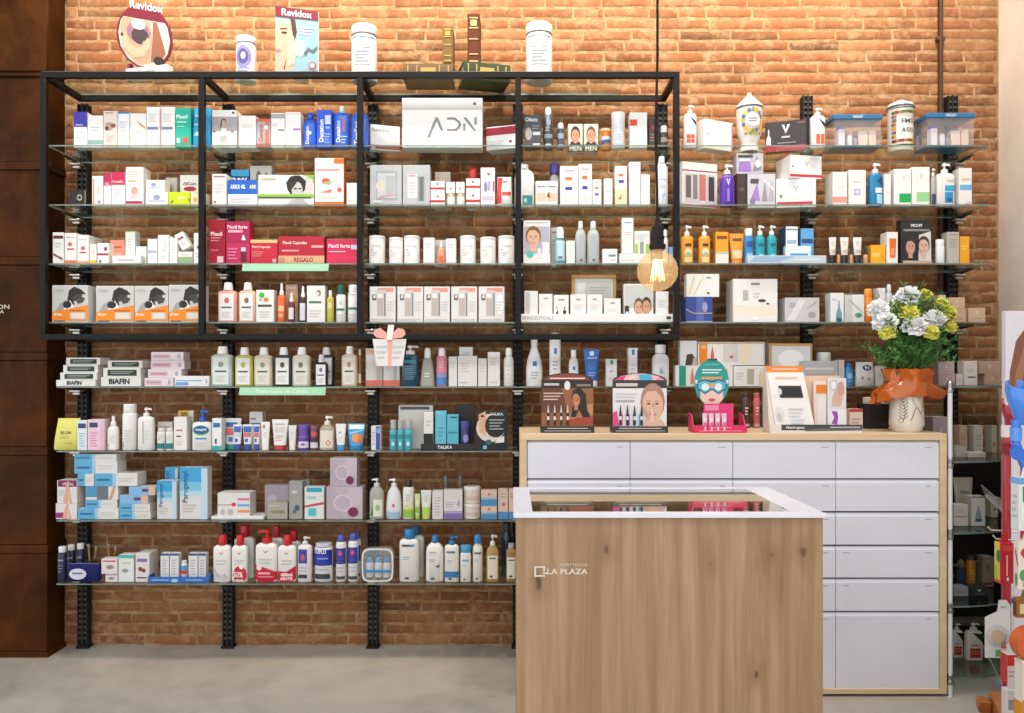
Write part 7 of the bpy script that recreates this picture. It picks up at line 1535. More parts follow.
def slant_display():
    Y = 3.61; k = Y/F; x0, x1 = 768.7, 861; X = PX((x0 + x1)/2, Y); W = (x1 - x0)*k
    root = tag(empty('counter_display', (X, Y, CZ + .0003)), 'white and orange skincare counter display with slanted screen panel on the cabinet', 'display')
    px = lambda x: PX(x, Y) - X
    pz = lambda y: PZ(y, Y) - CZ
    m = MB(); m.box(px(769), px(861), -.015, .09, 0, .012, 'e6e0da', ch=.001); m.box(px(780.5), px(861), -.015, -.009, .0122, pz(424.5), '4c4a4e', ch=.001); m.box(px(769), px(780.3), -.015, -.009, .0122, pz(424.5), 'e8e2dc')
    do_prints(m, lambda u, v, o: (px(780.5) + u*(px(861) - px(780.5)), -.015 - o, v*pz(424.5)), [t(.17, .62, .42, 'Neutrogena', 'f2f2f2', .3, .02), p([(.28, .35), (.5, .6), (.75, .4), (1, .55), (1, .3), (.3, .2)], '6a686c'), l(.6, .5, .97, .85, 1, 'c0c0c2')], .37, pz(424.5))
    m.build('tray', 'print', root, smooth=False)
    # slanted panel
    zb, zt = .0125, pz(366); H = zt - zb
    A = [(px(775.5), -.006, zb), (px(815), -.006, zb), (px(806), .05, zt), (px(769.5), .05, zt)]
    B = [(x, y + .006, z) for x, y, z in A]
    m = MB(); m.add(A + B, [(0, 1, 2, 3), (7, 6, 5, 4), (0, 4, 5, 1), (1, 5, 6, 2), (2, 6, 7, 3), (3, 7, 4, 0)], 'ece8e4')
    def S(u, v, o):
        xl = A[0][0] + (A[3][0] - A[0][0])*v; xr = A[1][0] + (A[2][0] - A[1][0])*v
        return (xl + (xr - xl)*u, -.006 + .056*v - o, zb + H*v)
    ops = [r(0, .9, 1, 1, 'ee8a34'), l(.15, .93, .85, .97, 1, 'f8d8b8'), r(.0, .55, 1, .9, 'f0ebe6'), r(.24, .5, .86, .69, '3a3c40'), r(.28, .52, .82, .66, '26282c'), e(.26, .6, .06, .05, 'dcd4d0'), e(.16, .24, .12, .12, 'dedbd8'), e(.14, .2, .06, .07, 'c8c0bc'), l(.4, .08, .8, .36, 5, 'd4d6da'), l(.2, .78, .8, .85, 1, 'e0c4a8')]
    do_prints(m, S, ops, 39*k, H); m.build('slanted_panel', 'print', root, smooth=False)
    m = MB(); m.add([(px(769), -.006, zb), (px(775), -.006, zb), (px(769.2), .049, zt - .004), (px(769), .085, zb), (px(774), .085, zb), (px(768.6), .085, zt - .01)], [(0, 1, 2), (0, 2, 5, 3), (3, 5, 4), (1, 4, 5, 2)], 'e6d8cc'); m.build('side_cheek', 'print', root, smooth=False)
    for nm, xa, xb, ya, yy, c, ops in (('product_panel', 816.5, 829.5, 381, .035, 'f0ddd2', [p([(0, 0), (.1, 0), (.0, .6)], 'e87a28'), r(.2, .74, .98, .92, 'ee8428'), r(.3, .06, .98, .7, 'f0e8e2')]), ('photo_panel', 830, 848.6, 378.5, .025, 'e6e2e2', [e(.32, .86, .24, .12, 'c8ccd0'), e(.3, .87, .14, .08, 'f0eeee'), p([(.2, .46), (.7, .46), (.9, .8), (.5, .82), (.25, .66)], 'dcb4a0'), e(.7, .8, .2, .14, 'cfa090'), r(.0, .0, 1, .4, 'f0eeee'), p([(.2, .12), (.5, .1), (.55, .24), (.5, .36), (.2, .36), (.34, .24)], 'a04ab8'), r(.2, .04, .8, .07, 'd8b0dc')])):
        a, b_ = px(xa), px(xb); h = pz(ya) - zb
        m = MB(); m.box(a, b_, yy, yy + .012, zb, zb + h, c, ch=.001); do_prints(m, lambda u, v, o: (a + u*(b_ - a), yy - o, zb + v*h), ops, b_ - a, h); m.build(nm, 'print', root, smooth=False)
    a, b_ = px(808), px(846); h = pz(376) - zb
    m = MB(); m.box(a, b_, .06, .068, zb, zb + h, 'eec8ac', ch=.001); do_prints(m, lambda u, v, o: (a + u*(b_ - a), .06 - o, zb + v*h), [p([(0, 0), (.18, 0), (.06, .9), (0, .9)], 'ec7c26')], b_ - a, h); m.build('back_card', 'print', root, smooth=False)
slant_display()
box(849.5, 863, 409, 'small beige box with red top behind the orange display', 'dccabc', [r(0, .86, 1, 1, 'b8443c'), l(.15, .3, .8, .6, 2, 'b8a090')], b=.12, d=.06)
a_ = box(864.5, 889, 404, 'black square box left of the vase', '262424', [p([(.1, .1), (.9, .1), (.9, .3), (.1, .16)], '343234')], b=.26, d=.09)
box(868, 889, 397.5, 'white card with red mark lying on the black box', 'e6ddd2', [r(.75, .2, .95, .7, 'c03a34')], b=.26, d=.06, on=top(a_))

# ================================================================== vase of flowers
def bouquet():
    Y = 3.7; k = Y/F; X = PX(906.5, Y); R = 16.3*k
    vase = tag(empty('flower_vase', (X, Y, CZ + .0003)), 'cylindrical cream ceramic vase with incised leaf pattern holding flowers', 'vase')
    Hv = PZ(385, Y) - CZ
    m = MB(); prof = [(R*.8, 0), (R*.86, .008), (R*.9, .018), (R*1.0, .032), (R*.99, .05), (R*.93, Hv*.7), (R*.97, Hv), (R*.88, Hv), (R*.84, Hv*.7), (R*.85, .05), (R*.5, .03)]
    m.lathe(prof, 'e6ddd0', 32); m.build('body', 'gloss', vase)
    def S(u, v, o):
        th = (u - .5)*2.6; z = .036 + v*(Hv - .04); rr = R*(.99 - .06*min(1, v*1.4)) + .0012 + o
        return (rr*math.sin(th), -rr*math.cos(th), z)
    m = MB()
    def curve(pts, w, c):
        vv = []
        for i, (u, v) in enumerate(pts):
            a, b_ = pts[max(0, i - 1)], pts[min(len(pts) - 1, i + 1)]; du, dv = b_[0] - a[0], b_[1] - a[1]; L = math.hypot(du, dv) or 1
            vv += [S(u - dv/L*w, v + du/L*w, 0), S(u + dv/L*w, v - du/L*w, 0)]
        m.add(vv, [(2*i, 2*i + 1, 2*i + 3, 2*i + 2) for i in range(len(pts) - 1)], c)
    curve([(.24 + .05*math.sin(i*.4), .05 + i*.07) for i in range(12)], .008, '7a6856')
    for i in range(8):
        for s in (-1, 1): curve([(.25, .14 + i*.085), (.25 + s*.05, .18 + i*.085), (.25 + s*.1, .24 + i*.085)], .011, '8a7862')
    curve([(.4 + .045*i, .1 + .03*i + .25*math.sin(i*.5)**2) for i in range(10)], .012, '8a7a68')
    curve([(.75 - .035*i, .12 + .06*i) for i in range(10)], .007, '94846f')
    for cu, cv in ((.2, .1), (.62, .75), (.8, .5)): curve([(cu + .05*math.cos(i*.7), cv + .06*math.sin(i*.7)) for i in range(10)], .008, '8a7a68')
    m.build('incised_pattern', 'print', vase, smooth=False)
    # orange wrap
    wrap = tag(empty('flower_wrap', (X, Y, PZ(394, Y))), 'crinkled orange cellophane wrap tied round the vase neck', 'wrap')
    zw = CZ + Hv*.7
    rng = random.Random(5); m = MB(); n = 44
    rings = []
    for j, (rr, z) in enumerate(((1.06, .004), (1.25, -.008), (1.3, .03), (1.12, .06), (1.3, .095), (1.35, .12), (1.1, .122))):
        rg = []
        for i in range(n):
            th = 2*math.pi*i/n
            f = 1 + (.16*math.sin(5*th + j) + .1*math.sin(11*th + 2*j) + rng.uniform(-.07, .07))*(.35 if j < 1 else 1)
            sag = 0
            if j in (1, 2): sag = -.006*max(0, -math.cos(th - .5)) - (.035 if j == 1 else .02)*max(0, math.cos(th - math.pi*.97))**4 - .02*max(0, math.cos(th - .1))**6
            ext = (1 + .75*max(0, math.cos(th - math.pi))**6 + .55*max(0, math.cos(th - .05))**8) if j in (1, 2) else 1
            f2 = max(1.03, rr*f*ext)
            rg.append((R*f2*math.cos(th), R*max(1.03, min(1.3, f2))*math.sin(th), z + sag + rng.uniform(-.004, .004)))
        rings.append(rg)
    m.loft(rings, 'c8641e', capb=False, capt=False); m.build('wrap_sheet', 'gloss', wrap)
    # flowers
    fl = tag(empty('flower_bouquet', (X, Y, CZ + .04)), 'bouquet of white and yellow carnations with green foliage in the vase', 'flowers')
    base = Vector((X, Y, CZ + .04))
    def carnation(x, y, dy, r0, c, c2, yell):
        Yc = Y + dy; P0 = Vector((PX(x, Yc), Yc, PZ(y, Yc))) - base; rr = r0*1.12*Yc/F
        m = MB(); rg = random.Random(int(x*31 + y))
        d = Vector((P0.x*.5, -.1, .16)).normalized(); a = d.orthogonal().normalized(); b_ = d.cross(a)
        for layer, (tilt, ln, cnt) in enumerate(((1.75, .98, 14), (1.4, 1.0, 14), (1.05, .98, 13), (.7, .95, 11), (.35, .92, 7), (.1, .88, 3))):
            for q in range(cnt):
                th = 2*math.pi*(q + .5*layer)/cnt + rg.uniform(-.15, .15); tl = tilt + rg.uniform(-.12, .12)
                side = a*math.cos(th) + b_*math.sin(th); ax = d*math.cos(tl) + side*math.sin(tl); tan = (b_*math.cos(th) - a*math.sin(th))
                L = rr*ln*rg.uniform(.88, 1.08); wd = L*.46
                pts = [tan*(-wd*.2), tan*(wd*.2)]
                mid = [ax*L*.62 + tan*(-wd), ax*L*.66 + d*rr*.1, ax*L*.62 + tan*wd]
                tips = [ax*L*rg.uniform(.9, 1.0) + tan*(wd*(-1 + .5*s)) + d*rr*rg.uniform(-.12, .14) for s in range(5)]
                vv = [P0 + v for v in pts + mid + tips]
                m.add([tuple(v) for v in vv], [(0, 3, 2), (0, 1, 3), (1, 4, 3), (2, 6, 5), (2, 3, 7, 6), (3, 4, 8, 7), (4, 9, 8)], c if rg.random() < .7 else c2)
        m.lathe([(rr*.05, -rr*.4), (rr*.5, -rr*.2), (rr*.66, rr*.15), (rr*.55, rr*.45), (rr*.1, rr*.62)], c, 12)
        m.v[-60:] = [(a_ + P0.x, b2 + P0.y, c_ + P0.z) for a_, b2, c_ in m.v[-60:]]
        m.build('flower_head', 'leaf', fl, smooth=False)
        m = MB(); st = P0 - d*rr*.2
        m.tube([tuple(Vector((P0.x*.18, P0.y*.18, .02))), tuple(Vector((P0.x*.55, P0.y*.6, P0.z*.55))), tuple(st)], .0022, '4f7a3a', 5); m.build('stem', 'leaf', fl)
        m = MB(); m.tube([tuple(P0 - d*rr*.5), tuple(P0 - d*rr*.15), tuple(P0 + d*rr*.1)], [.003, rr*.22, rr*.3], '5a8a44', 8); m.build('calyx', 'leaf', fl)
    WH, WH2, YE, YE2 = 'ffffff', 'fcfbf8', 'f4f07a', 'ece85c'
    for x, y, dy, rr in ((908, 298, -.03, 10.5), (878.5, 310, -.02, 9.5), (885, 323, -.05, 11), (914, 327, -.09, 11), (933, 321.5, -.07, 10.5), (901, 303, .05, 8)):
        carnation(x, y, dy, rr, WH, WH2, False)
    for x, y, dy, rr in ((909, 314, -.07, 8.5), (888, 333.5, -.08, 8), (930, 333.5, -.1, 8), (924, 296.5, .0, 7), (946, 313, -.02, 8.5), (949, 328, -.03, 7), (941, 306, .03, 7.5), (898, 308, .02, 5)):
        carnation(x, y, dy, rr, YE, YE2, True)
    rg = random.Random(11); m = MB()
    greens = ('3f6a30', '4d7c38', '2f5628', '5a8a42', '6a9a50')
    def leaf(p0, p1, w, c, bend):
        p0, p1 = Vector(p0), Vector(p1); d = p1 - p0; s = d.cross(Vector((rg.uniform(-.5, .5), -1, rg.uniform(-.4, .4)))).normalized()*w
        mid = (p0 + p1)/2 + Vector((0, 0, bend)); up = Vector((0, -w*.5, 0))
        m.add([tuple(p0), tuple(mid - s), tuple(mid + up), tuple(mid + s), tuple(p1)], [(0, 2, 1), (0, 3, 2), (1, 2, 4), (2, 3, 4)], c)
    for i in range(110):                              # leafy sprays
        th = rg.uniform(0, 2*math.pi); sp = rg.uniform(.25, 1.0)
        hx = 44*k*sp*math.cos(th); hy = .13*sp*math.sin(th) - .02; hz = rg.uniform(.3, .64)*(1.0 - .2*sp*sp) + .01
        tipp = Vector((hx, hy, hz + .02)); root_ = Vector((hx*.2, hy*.2, .235))
        mid = (root_ + tipp)*.5 + Vector((-hx*.08, -hy*.08, .02))
        path = [root_.lerp(mid, q/4) for q in range(4)] + [mid.lerp(tipp, q/5) for q in range(6)]
        m.tube([tuple(q) for q in path[::3]] + [tuple(tipp)], .0012, '4a7038', 4)
        for q in path[2:]:
            for s in range(5):
                v = Vector((rg.uniform(-1, 1), rg.uniform(-1, .7), rg.uniform(-.1, 1.3))).normalized()*rg.uniform(.018, .045)
                leaf(q, q + v, rg.uniform(.002, .005), rg.choice(greens), rg.uniform(-.004, .006))
    for i in range(150):                             # broad blades near the neck
        th = rg.uniform(0, 2*math.pi); q0 = Vector((.02*math.cos(th), .02*math.sin(th), rg.uniform(.22, .26)))
        v = Vector((math.cos(th)*rg.uniform(.02, .13), math.sin(th)*rg.uniform(.02, .1), rg.uniform(.04, .12)))
        leaf(q0 + v*.3, q0 + v*1.15, rg.uniform(.004, .009), rg.choice(greens), .012)
    o = m.build('foliage', 'leaf', fl, smooth=False); o['kind'] = 'stuff'
bouquet()

# ================================================================== pendant lamp
def pendant():
    Y = 2.42; k = Y/F; X = PX(657.5, Y); zc = PZ(271, Y); R = 20.3*k
    root = tag(empty('pendant_lamp', (X, Y, zc)), 'large globe filament bulb hanging on a black cord from the ceiling', 'lamp')
    m = MB(); pts = [(0, 0, PZ(224, Y) - zc), (-.0015, 0, PZ(190, Y) - zc), (-.006, 0, PZ(130, Y) - zc), (0, 0, PZ(60, Y) - zc), (.0, 0, CEIL - zc - .03)]
    m.tube(pts, .0042, '1c1a1a', 8); m.build('cord', 'black_metal', root)
    m = MB(); m.lathe([(.05, CEIL - zc - .0005), (.05, CEIL - zc - .02), (.02, CEIL - zc - .03)], '1c1a1a', 20); m.build('ceiling_rose', 'black_metal', root)
    zt = PZ(224, Y) - zc; zb = PZ(250, Y) - zc
    m = MB(); h = zt - zb
    m.lathe([(.022, zb), (.026, zb + h*.08), (.026, zb + h*.2), (.02, zb + h*.24), (.02, zb + h*.4), (.022, zb + h*.42), (.022, zb + h*.52), (.019, zb + h*.55), (.019, zb + h*.86), (.012, zb + h*.95), (.006, zt + .008)], '242222', 20); m.build('socket', 'black_metal', root)
    m = MB(); prof = [(R*math.sin(a), -R*math.cos(a)) for a in [math.pi*i/22 for i in range(1, 19)]] + [(.021, zb - .002), (.02, zb + .006)]
    m.lathe([(R*.02, -R)] + prof, 'f2d9b0', 32, capt=False); m.build('bulb', 'bulb_glass', root)
    m = MB(); n = 6
    for i in range(n):
        a0, a1 = 2*math.pi*i/n, 2*math.pi*(i + .5)/n; r1, r2 = .012, .022
        m.tube([(r1*math.cos(a0), r1*math.sin(a0), R*.55), (r2*math.cos(a0), r2*math.sin(a0), -R*.5)], .0011, 'ffb060', 5)
        m.tube([(r2*math.cos(a0), r2*math.sin(a0), -R*.5), (r1*math.cos(a1), r1*math.sin(a1), R*.55)], .0011, 'ffb060', 5)
    m.build('filament', 'filament', root)
    m = MB(); m.lathe([(.006, -R*.45), (.005, R*.5), (.014, R*.9), (.016, zb)], 'd8c8a8', 12); m.build('glass_stem', 'clear_plastic', root)
    ld = bpy.data.lights.new('bulb_light', 'POINT'); ld.energy = 0.4; ld.color = (1, .72, .42); ld.shadow_soft_size = .02
    lo_ = bpy.data.objects.new('bulb_light', ld); lo_.location = (0, 0, 0); lo_.parent = root; col.objects.link(lo_)
pendant()
# ================================================================== corner glass unit right of the cabinet
UX0, UY0 = 2.03, 3.585
def corner_unit():
    root = tag(empty('corner_shelf_unit', (UX0, UY0, 0)), 'white-pole corner shelf unit with curved glass shelves beside the cabinet', 'shelf unit')
    zt = PZ(386, 3.6)
    zs = [zt, PZ(461, 3.6), PZ(532, 3.6), PZ(605, 3.6), PZ(676, 3.6)]
    def lp(x, y): return (x - UX0, y - UY0)
    edges = []
    for i in range(13):
        a = math.pi/2*i/12
        edges.append((.60*math.sin(a)**.9 + .012, .56 - .56*math.cos(a)**1.0 if i else 0.0))
    poly = [(0.012, .56)] + [(x, y) for x, y in edges[0:]]
    poly = [(.012, -.002)] + [(.012 + .6*math.sin(math.pi/2*i/12), .56 - .562*math.cos(math.pi/2*i/12)) for i in range(1, 13)] + [(.012, .56)]
    for z in zs:
        m = MB(); n = len(poly)
        m.add([(x, y, 0) for x, y in poly], [tuple(range(n))], 'ffffff', 0); m.add([(x, y, -.008) for x, y in poly], [tuple(range(n - 1, -1, -1))], 'ffffff', 0)
        m.add([(x, y, -.008) for x, y in poly] + [(x, y, 0) for x, y in poly], [(i, (i + 1) % n, n + (i + 1) % n, n + i) for i in range(n)], 'ffffff', 1)
        m.build('glass_shelf', ['glass', 'glass_edge'], root, loc=(0, 0, z), smooth=False)
    for nm, x, y, top_ in (('front_pole', -.003, -.008, zt + .02), ('rear_pole', .0, .3, zt - .01), ('wall_pole', .585, .52, zt + .01)):
        m = MB(); m.tube([(x, y, 0), (x, y, top_)], .0105, 'e4e2e2', 12); pl = m.build(nm, 'plastic', root)
        for z in zs:
            m = MB(); m.lathe([(.0115, -.03), (.015, -.026), (.015, -.012), (.0125, -.009), (.0125, .004), (.015, .007), (.015, .016), (.0115, .02)], 'a8a6a2', 14); m.build('chrome_collar', 'metal', pl, loc=(x, y, z))
    m = MB(); m.box(.0, .6, .575, .585, .03, zs[1] - .02, '1c1a1b', ch=.002); m.build('back_panel', 'black_metal', root)
    m = MB(); m.box(.02, .5, .3, .303, zs[4] + .14, zs[4] + .185, '55514c', ch=.001)
    do_prints(m, lambda u, v, o: (.02 + .48*u, .3 - o, zs[4] + .14 + v*.045), [t(.5, .5, .4, 'DERMOCOSMETICA', '8a847c', .7)], .48, .045); m.build('name_strip', 'print', root, smooth=False)
    return zs
ZU = corner_unit()
MVB = [p([(.44, .72), (.5, .42), (.56, .72), (.53, .72), (.5, .55), (.47, .72)], 'e8dcd8'), l(.2, .14, .8, .28, 1, 'b09c98')]
shelf(None, place=' on the corner unit top shelf', z=ZU[0], y=3.75, grp='cartons on the corner unit')
a_ = box(938.5, 955, 374.5, 'lower mauve-beige carton next to the white pole', 'b7a09c', MVB)
box(938, 954.6, 361.5, 'upper mauve-beige carton next to the white pole', 'bca6a2', MVB, on=top(a_))
box(956, 963, 374, 'small pale carton between mauve cartons', 'd8cac4', [l(.2, .3, .8, .6, 2, 'b8a8a4')], b=.03)
box(963.6, 977.5, 361, 'white carton with small blue stripe', 'dcd2ca', [r(.3, .3, .85, .36, '5a6a98'), l(.3, .5, .8, .7, 2, 'c4b8b0')], b=.05)
a_ = box(984.5, 1000, 374, 'lower tan carton at the right end', 'b89a88', MVB, b=.17)
box(979, 1000, 361.4, 'wider tan carton stacked on another', 'bda08c', MVB, b=.17, on=top(a_))
shelf(None, place=' on the corner unit second shelf', z=ZU[1], y=3.72, grp='cartons on the corner unit')
box(933, 949.5, 417, 'mauve-grey carton behind the white pole', 'a99a9c', MVB, b=.16, d=.08)
box(959.5, 967.4, 425.6, 'tall beige carton left of the pale one', 'b59a84', [l(.2, .3, .8, .7, 4, 'a08670')], b=.1)
box(974, 983, 425.6, 'tall pale grey carton in the centre', 'c0b6ae', [l(.2, .3, .8, .7, 4, 'a49a94')], b=.1)
box(991.5, 997, 425.6, 'narrow pale carton at the right', 'c0b8a8', [r(.3, .2, .6, .4, 'a05a50')], b=.26)
def acrylic(x0, x1, yt, label, b):
    X, Y, z0, W, H = place_of(x0, x1, yt, b, None); D = .05
    m = MB(); tk = .002
    m.box(-W/2, W/2, 0, D, 0, tk, 'e6e4e0'); m.box(-W/2, W/2, 0, tk, tk, H, 'e6e4e0'); m.box(-W/2, W/2, D - tk, D, tk, H, 'e6e4e0'); m.box(-W/2, -W/2 + tk, tk, D - tk, tk, H, 'e6e4e0'); m.box(W/2 - tk, W/2, tk, D - tk, tk, H, 'e6e4e0')
    finish(m.build('acrylic_tray', 'clear_plastic', loc=(X, Y, z0 + .0003), smooth=False), label, 'tray', z0 + H)
acrylic(956, 966, 446, 'small clear acrylic tray, left', .02)
box(968, 986, 452.5, 'flat pale carton lying in front of the grey one', 'cfc4b8', [l(.1, .3, .8, .6, 1, 'b0a498')], b=.03, d=.05)
shelf(None, place=' on the corner unit third shelf', z=ZU[2], y=3.74, grp='products on the corner unit')
tube(956, 975.5, 478, 'upright cream tube with dark lettering', 'c9bfae', '9ab4b4', [t(.5, .62, .1, 'Vlinn', '6a6a6c', .8), r(.1, .1, .9, .3, '9cb4b4')], capf=.12, b=.13)
box(953.5, 968.4, 504.5, 'white carton with coral stripe before the cream tube', 'cdc6c2', [r(.1, .4, .9, .46, 'c8806c'), l(.2, .6, .8, .8, 2, 'b0a8a4')])
box(971.5, 985.4, 496.5, 'white carton with dropper bottle picture', 'd4cfca', [p([(.26, .14), (.74, .14), (.72, .4), (.58, .56), (.58, .66), (.42, .66), (.42, .56), (.28, .4)], '8a98a4'), r(.27, .14, .73, .24, '2f5a7c'), r(.0, .96, 1, 1, '3a4a58')])
box(990.5, 998, 497, 'narrow carton with green leaf behind the rack', 'b8b4a4', [p([(.2, .4), (.8, .5), (.6, .3)], '6a8a4a')], b=.22)
shelf(None, place=' on the corner unit fourth shelf', z=ZU[3], y=3.74, grp='products on the corner unit')
bottle(968.6, 977.4, 556, 'amber orange bottle with dark cap', 'b9781e', '2c4048', 'screw', 'can', .14, .7, .9, 2.1, [l(.2, .3, .8, .7, 4, 'd8a050')], b=.12)
box(982.4, 994, 557, 'taupe carton with triangle emblem', '8f8276', [p([(.36, .74), (.5, .5), (.64, .74), (.56, .74), (.5, .62), (.44, .74)], '4a443e'), r(.05, .05, .95, .14, '6a3430')], b=.17)
box(953.5, 968.6, 587, 'pale grey low carton near the pole', '8f8f98', [l(.15, .3, .85, .6, 2, '74747e')])
box(970, 989, 587, 'charcoal low box with white triangle emblem', '2c2e34', [p([(.4, .76), (.5, .44), (.6, .76), (.55, .76), (.5, .58), (.45, .76)], 'd8d8dc'), l(.25, .2, .75, .34, 1, '6a6c74')])
def drapery():
    X, Y = PX(961, 3.92), 3.92; z0 = ZU[3]
    m = MB(); m.lathe([(.03, 0), (.034, .01), (.028, .05), (.022, .075), (.02, .09)], '2f4656', 16)
    o = empty('blue_ornament', (X, Y, z0 + .0003)); m.build('body', 'matte', o)
    for i, s in enumerate((-1, 1)):
        m = MB(); m.tube([(0, 0, .088), (s*.03, -.01, .11), (s*.08, -.02, .135 - .03*(s < 0)), (s*.1, -.02, .16 - .05*(s < 0))], [.007, .006, .005, .003], '7a6654', 8); m.build('twig', 'matte', o)
    m = MB(); m.lathe([(.006, .09), (.016, .1), (.018, .115), (.012, .13), (.004, .135)], '8a745e', 12); m.build('knob', 'matte', o)
    tag(o, 'small blue ornament with twig arms on the corner unit fourth shelf', 'ornament')
drapery()
shelf(None, place=' on the corner unit lowest shelf', z=ZU[4], y=3.76, grp='products on the corner unit')
for xa, xb, nm, bb in ((952.5, 964, 'white pump bottle with red block near the pole', .07), (967.5, 984, 'larger white pump bottle with red block and black corner', .03)):
    bottle(xa, xb, 624, nm, 'd9d4cf', 'd6d2ce', 'pump', 'square', .2, .4, .5, 4, [p([(.3, .95), (.95, .9), (.95, .6)], '262426'), r(.15, .1, .8, .42, 'b83c34'), l(.2, .2, .75, .36, 2, 'd87a70'), r(.2, .5, .7, .54, '8a8684')], b=bb)
bottle(987, 999, 648, 'purple bottle partly behind the rack', '4a2f80', '3c2668', 'dome', 'slim', .2, .7, .8, 2.2, [r(.2, .3, .8, .5, '8a70b8')], b=.17)

# ================================================================== right foreground: crutches, totem, rack
def crutch(x, label, c, cuff, grip, Y, ycuff, ygrip, dark, cs=1.0, lean=0.0):
    k = Y/F; X = PX(x, Y)
    root = tag(empty('crutch', (X, Y, 0)), label, 'crutch')
    m = MB(); zc = PZ(ycuff, Y); zg = PZ(ygrip, Y)
    m.tube([(lean, -lean*1.07, .04), (lean*.5, -lean*.535, zg*.5), (0, 0, zg + .02), (0, .0, zc - .03)], .0135, c, 14); m.build('shaft', 'gloss', root)
    m = MB(); m.lathe([(.022, 0), (.024, .006), (.019, .035), (.015, .05)], '2a2828', 14, cx=lean, cy=-lean*1.07); m.build('rubber_tip', 'matte', root)
    m = MB()                                           # open forearm cuff
    rings = []
    for j, (rr, z) in enumerate(((.016, -.04*cs), (.03*cs, -.012*cs), (.044*cs, .03*cs), (.05*cs, .07*cs), (.048*cs, .1*cs))):
        ring_o = [(rr*math.cos(a) + .012, rr*math.sin(a), z + .015*math.sin(a)) for a in [math.radians(-250 + 320*i/16) for i in range(17)]]
        ring_i = [((rr - .004)*math.cos(a) + .012, (rr - .004)*math.sin(a), z + .015*math.sin(a)) for a in [math.radians(-250 + 320*i/16) for i in range(16, -1, -1)]]
        rings.append(ring_o + ring_i)
    m.loft(rings, cuff); m.build('arm_cuff', 'gloss', root, loc=(0, 0, zc))
    m = MB(); m.tube([(.004, .006, 0), (-.014, -.02, .0), (-.03, -.05, -.002), (-.042, -.075, -.004)], [.017, .015, .018, .021], grip, 14); m.build('hand_grip', 'plastic', root, loc=(0, 0, zg))
    m = MB(); m.tube([(0, 0, -.02), (0, 0, .02)], .0165, dark, 14); m.build('clamp_ring', 'plastic', root, loc=(0, 0, zg + .05))
crutch(1006.5, 'red forearm crutch standing behind the blue one', 'b21f30', 'a01c2c', '8a1a28', 2.58, 419, 446, 'e8d8d8', .55, 0)
crutch(1016, 'blue forearm crutch in the right foreground', '2f78dc', '4a8ae6', '1e66d0', 2.42, 410, 450, '5a98ea', .8, .3)
def totem():
    Y = 3.4; X0 = PX(1005.8, Y); W = .44; zt = PZ(311, Y)
    root = tag(empty('portrait_totem', (X0 + W/2, Y, 0)), 'white advertising totem with long-haired woman behind the blue crutch', 'poster')
    m = MB(); m.box(-W/2, W/2, 0, .03, .1, zt, 'e6e2ea', ch=.002); H = zt - .1
    S = lambda u, v, o: ((u - .5)*W, -o, .1 + v*H)
    ops = [p([(.02, .72), (.04, .84), (.1, .92), (.22, .965), (.6, .97), (.6, .7)], '8a5a48'), p([(.06, .72), (.1, .84), (.2, .92), (.24, .72)], 'a8745c'), e(.4, .83, .19, .1, 'e8b89c'), e(.33, .85, .03, .008, '3a2a26'), p([(.14, .7), (.18, .84), (.24, .78), (.26, .7)], '3a3440'), e(.37, .77, .05, .012, 'b85a58'), r(.0, .0, 1, .68, 'e6e2ea'), r(.14, .4, .9, .6, 'c8303c'), l(.3, .44, .8, .54, 2, 'f4e4e4')]
    do_prints(m, S, ops, W, H); m.build('panel', 'print', root, smooth=False)
    m = MB(); m.box(-W/2 + .02, W/2, -.08, .14, 0, .099, '8a8890', ch=.004); m.build('foot', 'plastic', root)
totem()
RTH = math.atan2(-.395, .919); RO = (.561 + .43*3.05, 3.05)
def rack():
    # glass-shelved island rack set obliquely: only its left edge is in view
    root = tag(empty('display_rack', (RO[0], RO[1], 0), RTH), 'glass-shelved product rack with orange wood base at the right edge', 'rack')
    m = MB(); m.box(.0, .36, -.64, -.06, .03, .27, 'a85f22', ch=.006); m.build('wood_base', 'orange_wood', root)
    m = MB(); m.box(-.045, -.0005, -.13, -.07, .2, .245, 'a85f22', ch=.004); m.build('base_peg', 'orange_wood', root)
    for yy in (-.14, -.56):
        m = MB(); m.lathe([(.02, 0), (.022, .01), (.018, .0298)], '262424', 14, cx=.06, cy=yy); m.build('foot', 'plastic', root)
    for z, y1 in ((.39, 0), (.6, -.45), (1.01, 0)):
        m = MB(); m.box(.0, .36, -.66, y1, z - .006, z, 'dfe8e4'); m.build('shelf_pane', 'glass', root, smooth=False)
        m = MB(); m.add([(-.001, -.66, z - .008), (-.02, -.66, z + .045), (-.02, y1, z + .045), (-.001, y1, z - .008), (.0015, -.66, z - .008), (-.0175, -.66, z + .045), (-.0175, y1, z + .045), (.0015, y1, z - .008)], [(0, 1, 2, 3), (7, 6, 5, 4), (0, 4, 5, 1), (3, 2, 6, 7), (1, 5, 6, 2), (0, 3, 7, 4)], 'c4cccc'); m.build('glass_lip', 'clear_plastic', root, smooth=False)
    m = MB(); m.tube([(.34, -.4, .2702), (.34, -.4, 1.3)], .014, 'c8c6c4', 12); m.build('spine_post', 'metal', root)
    for yy, z in ((-.5, .965), (-.6, .955)):
        m = MB(); m.tube([(.02, yy, z), (-.06, yy, z), (-.07, yy, z + .012)], .0028, 'e0dede', 6); m.build('wire_hook', 'metal', root)
rack()
RG = 'products on the right rack'
def fx(x, Y, d):                                  # left front edge of a thing whose left rear edge shows at x
    return 512 + (x - 512)*(Y + d)/Y
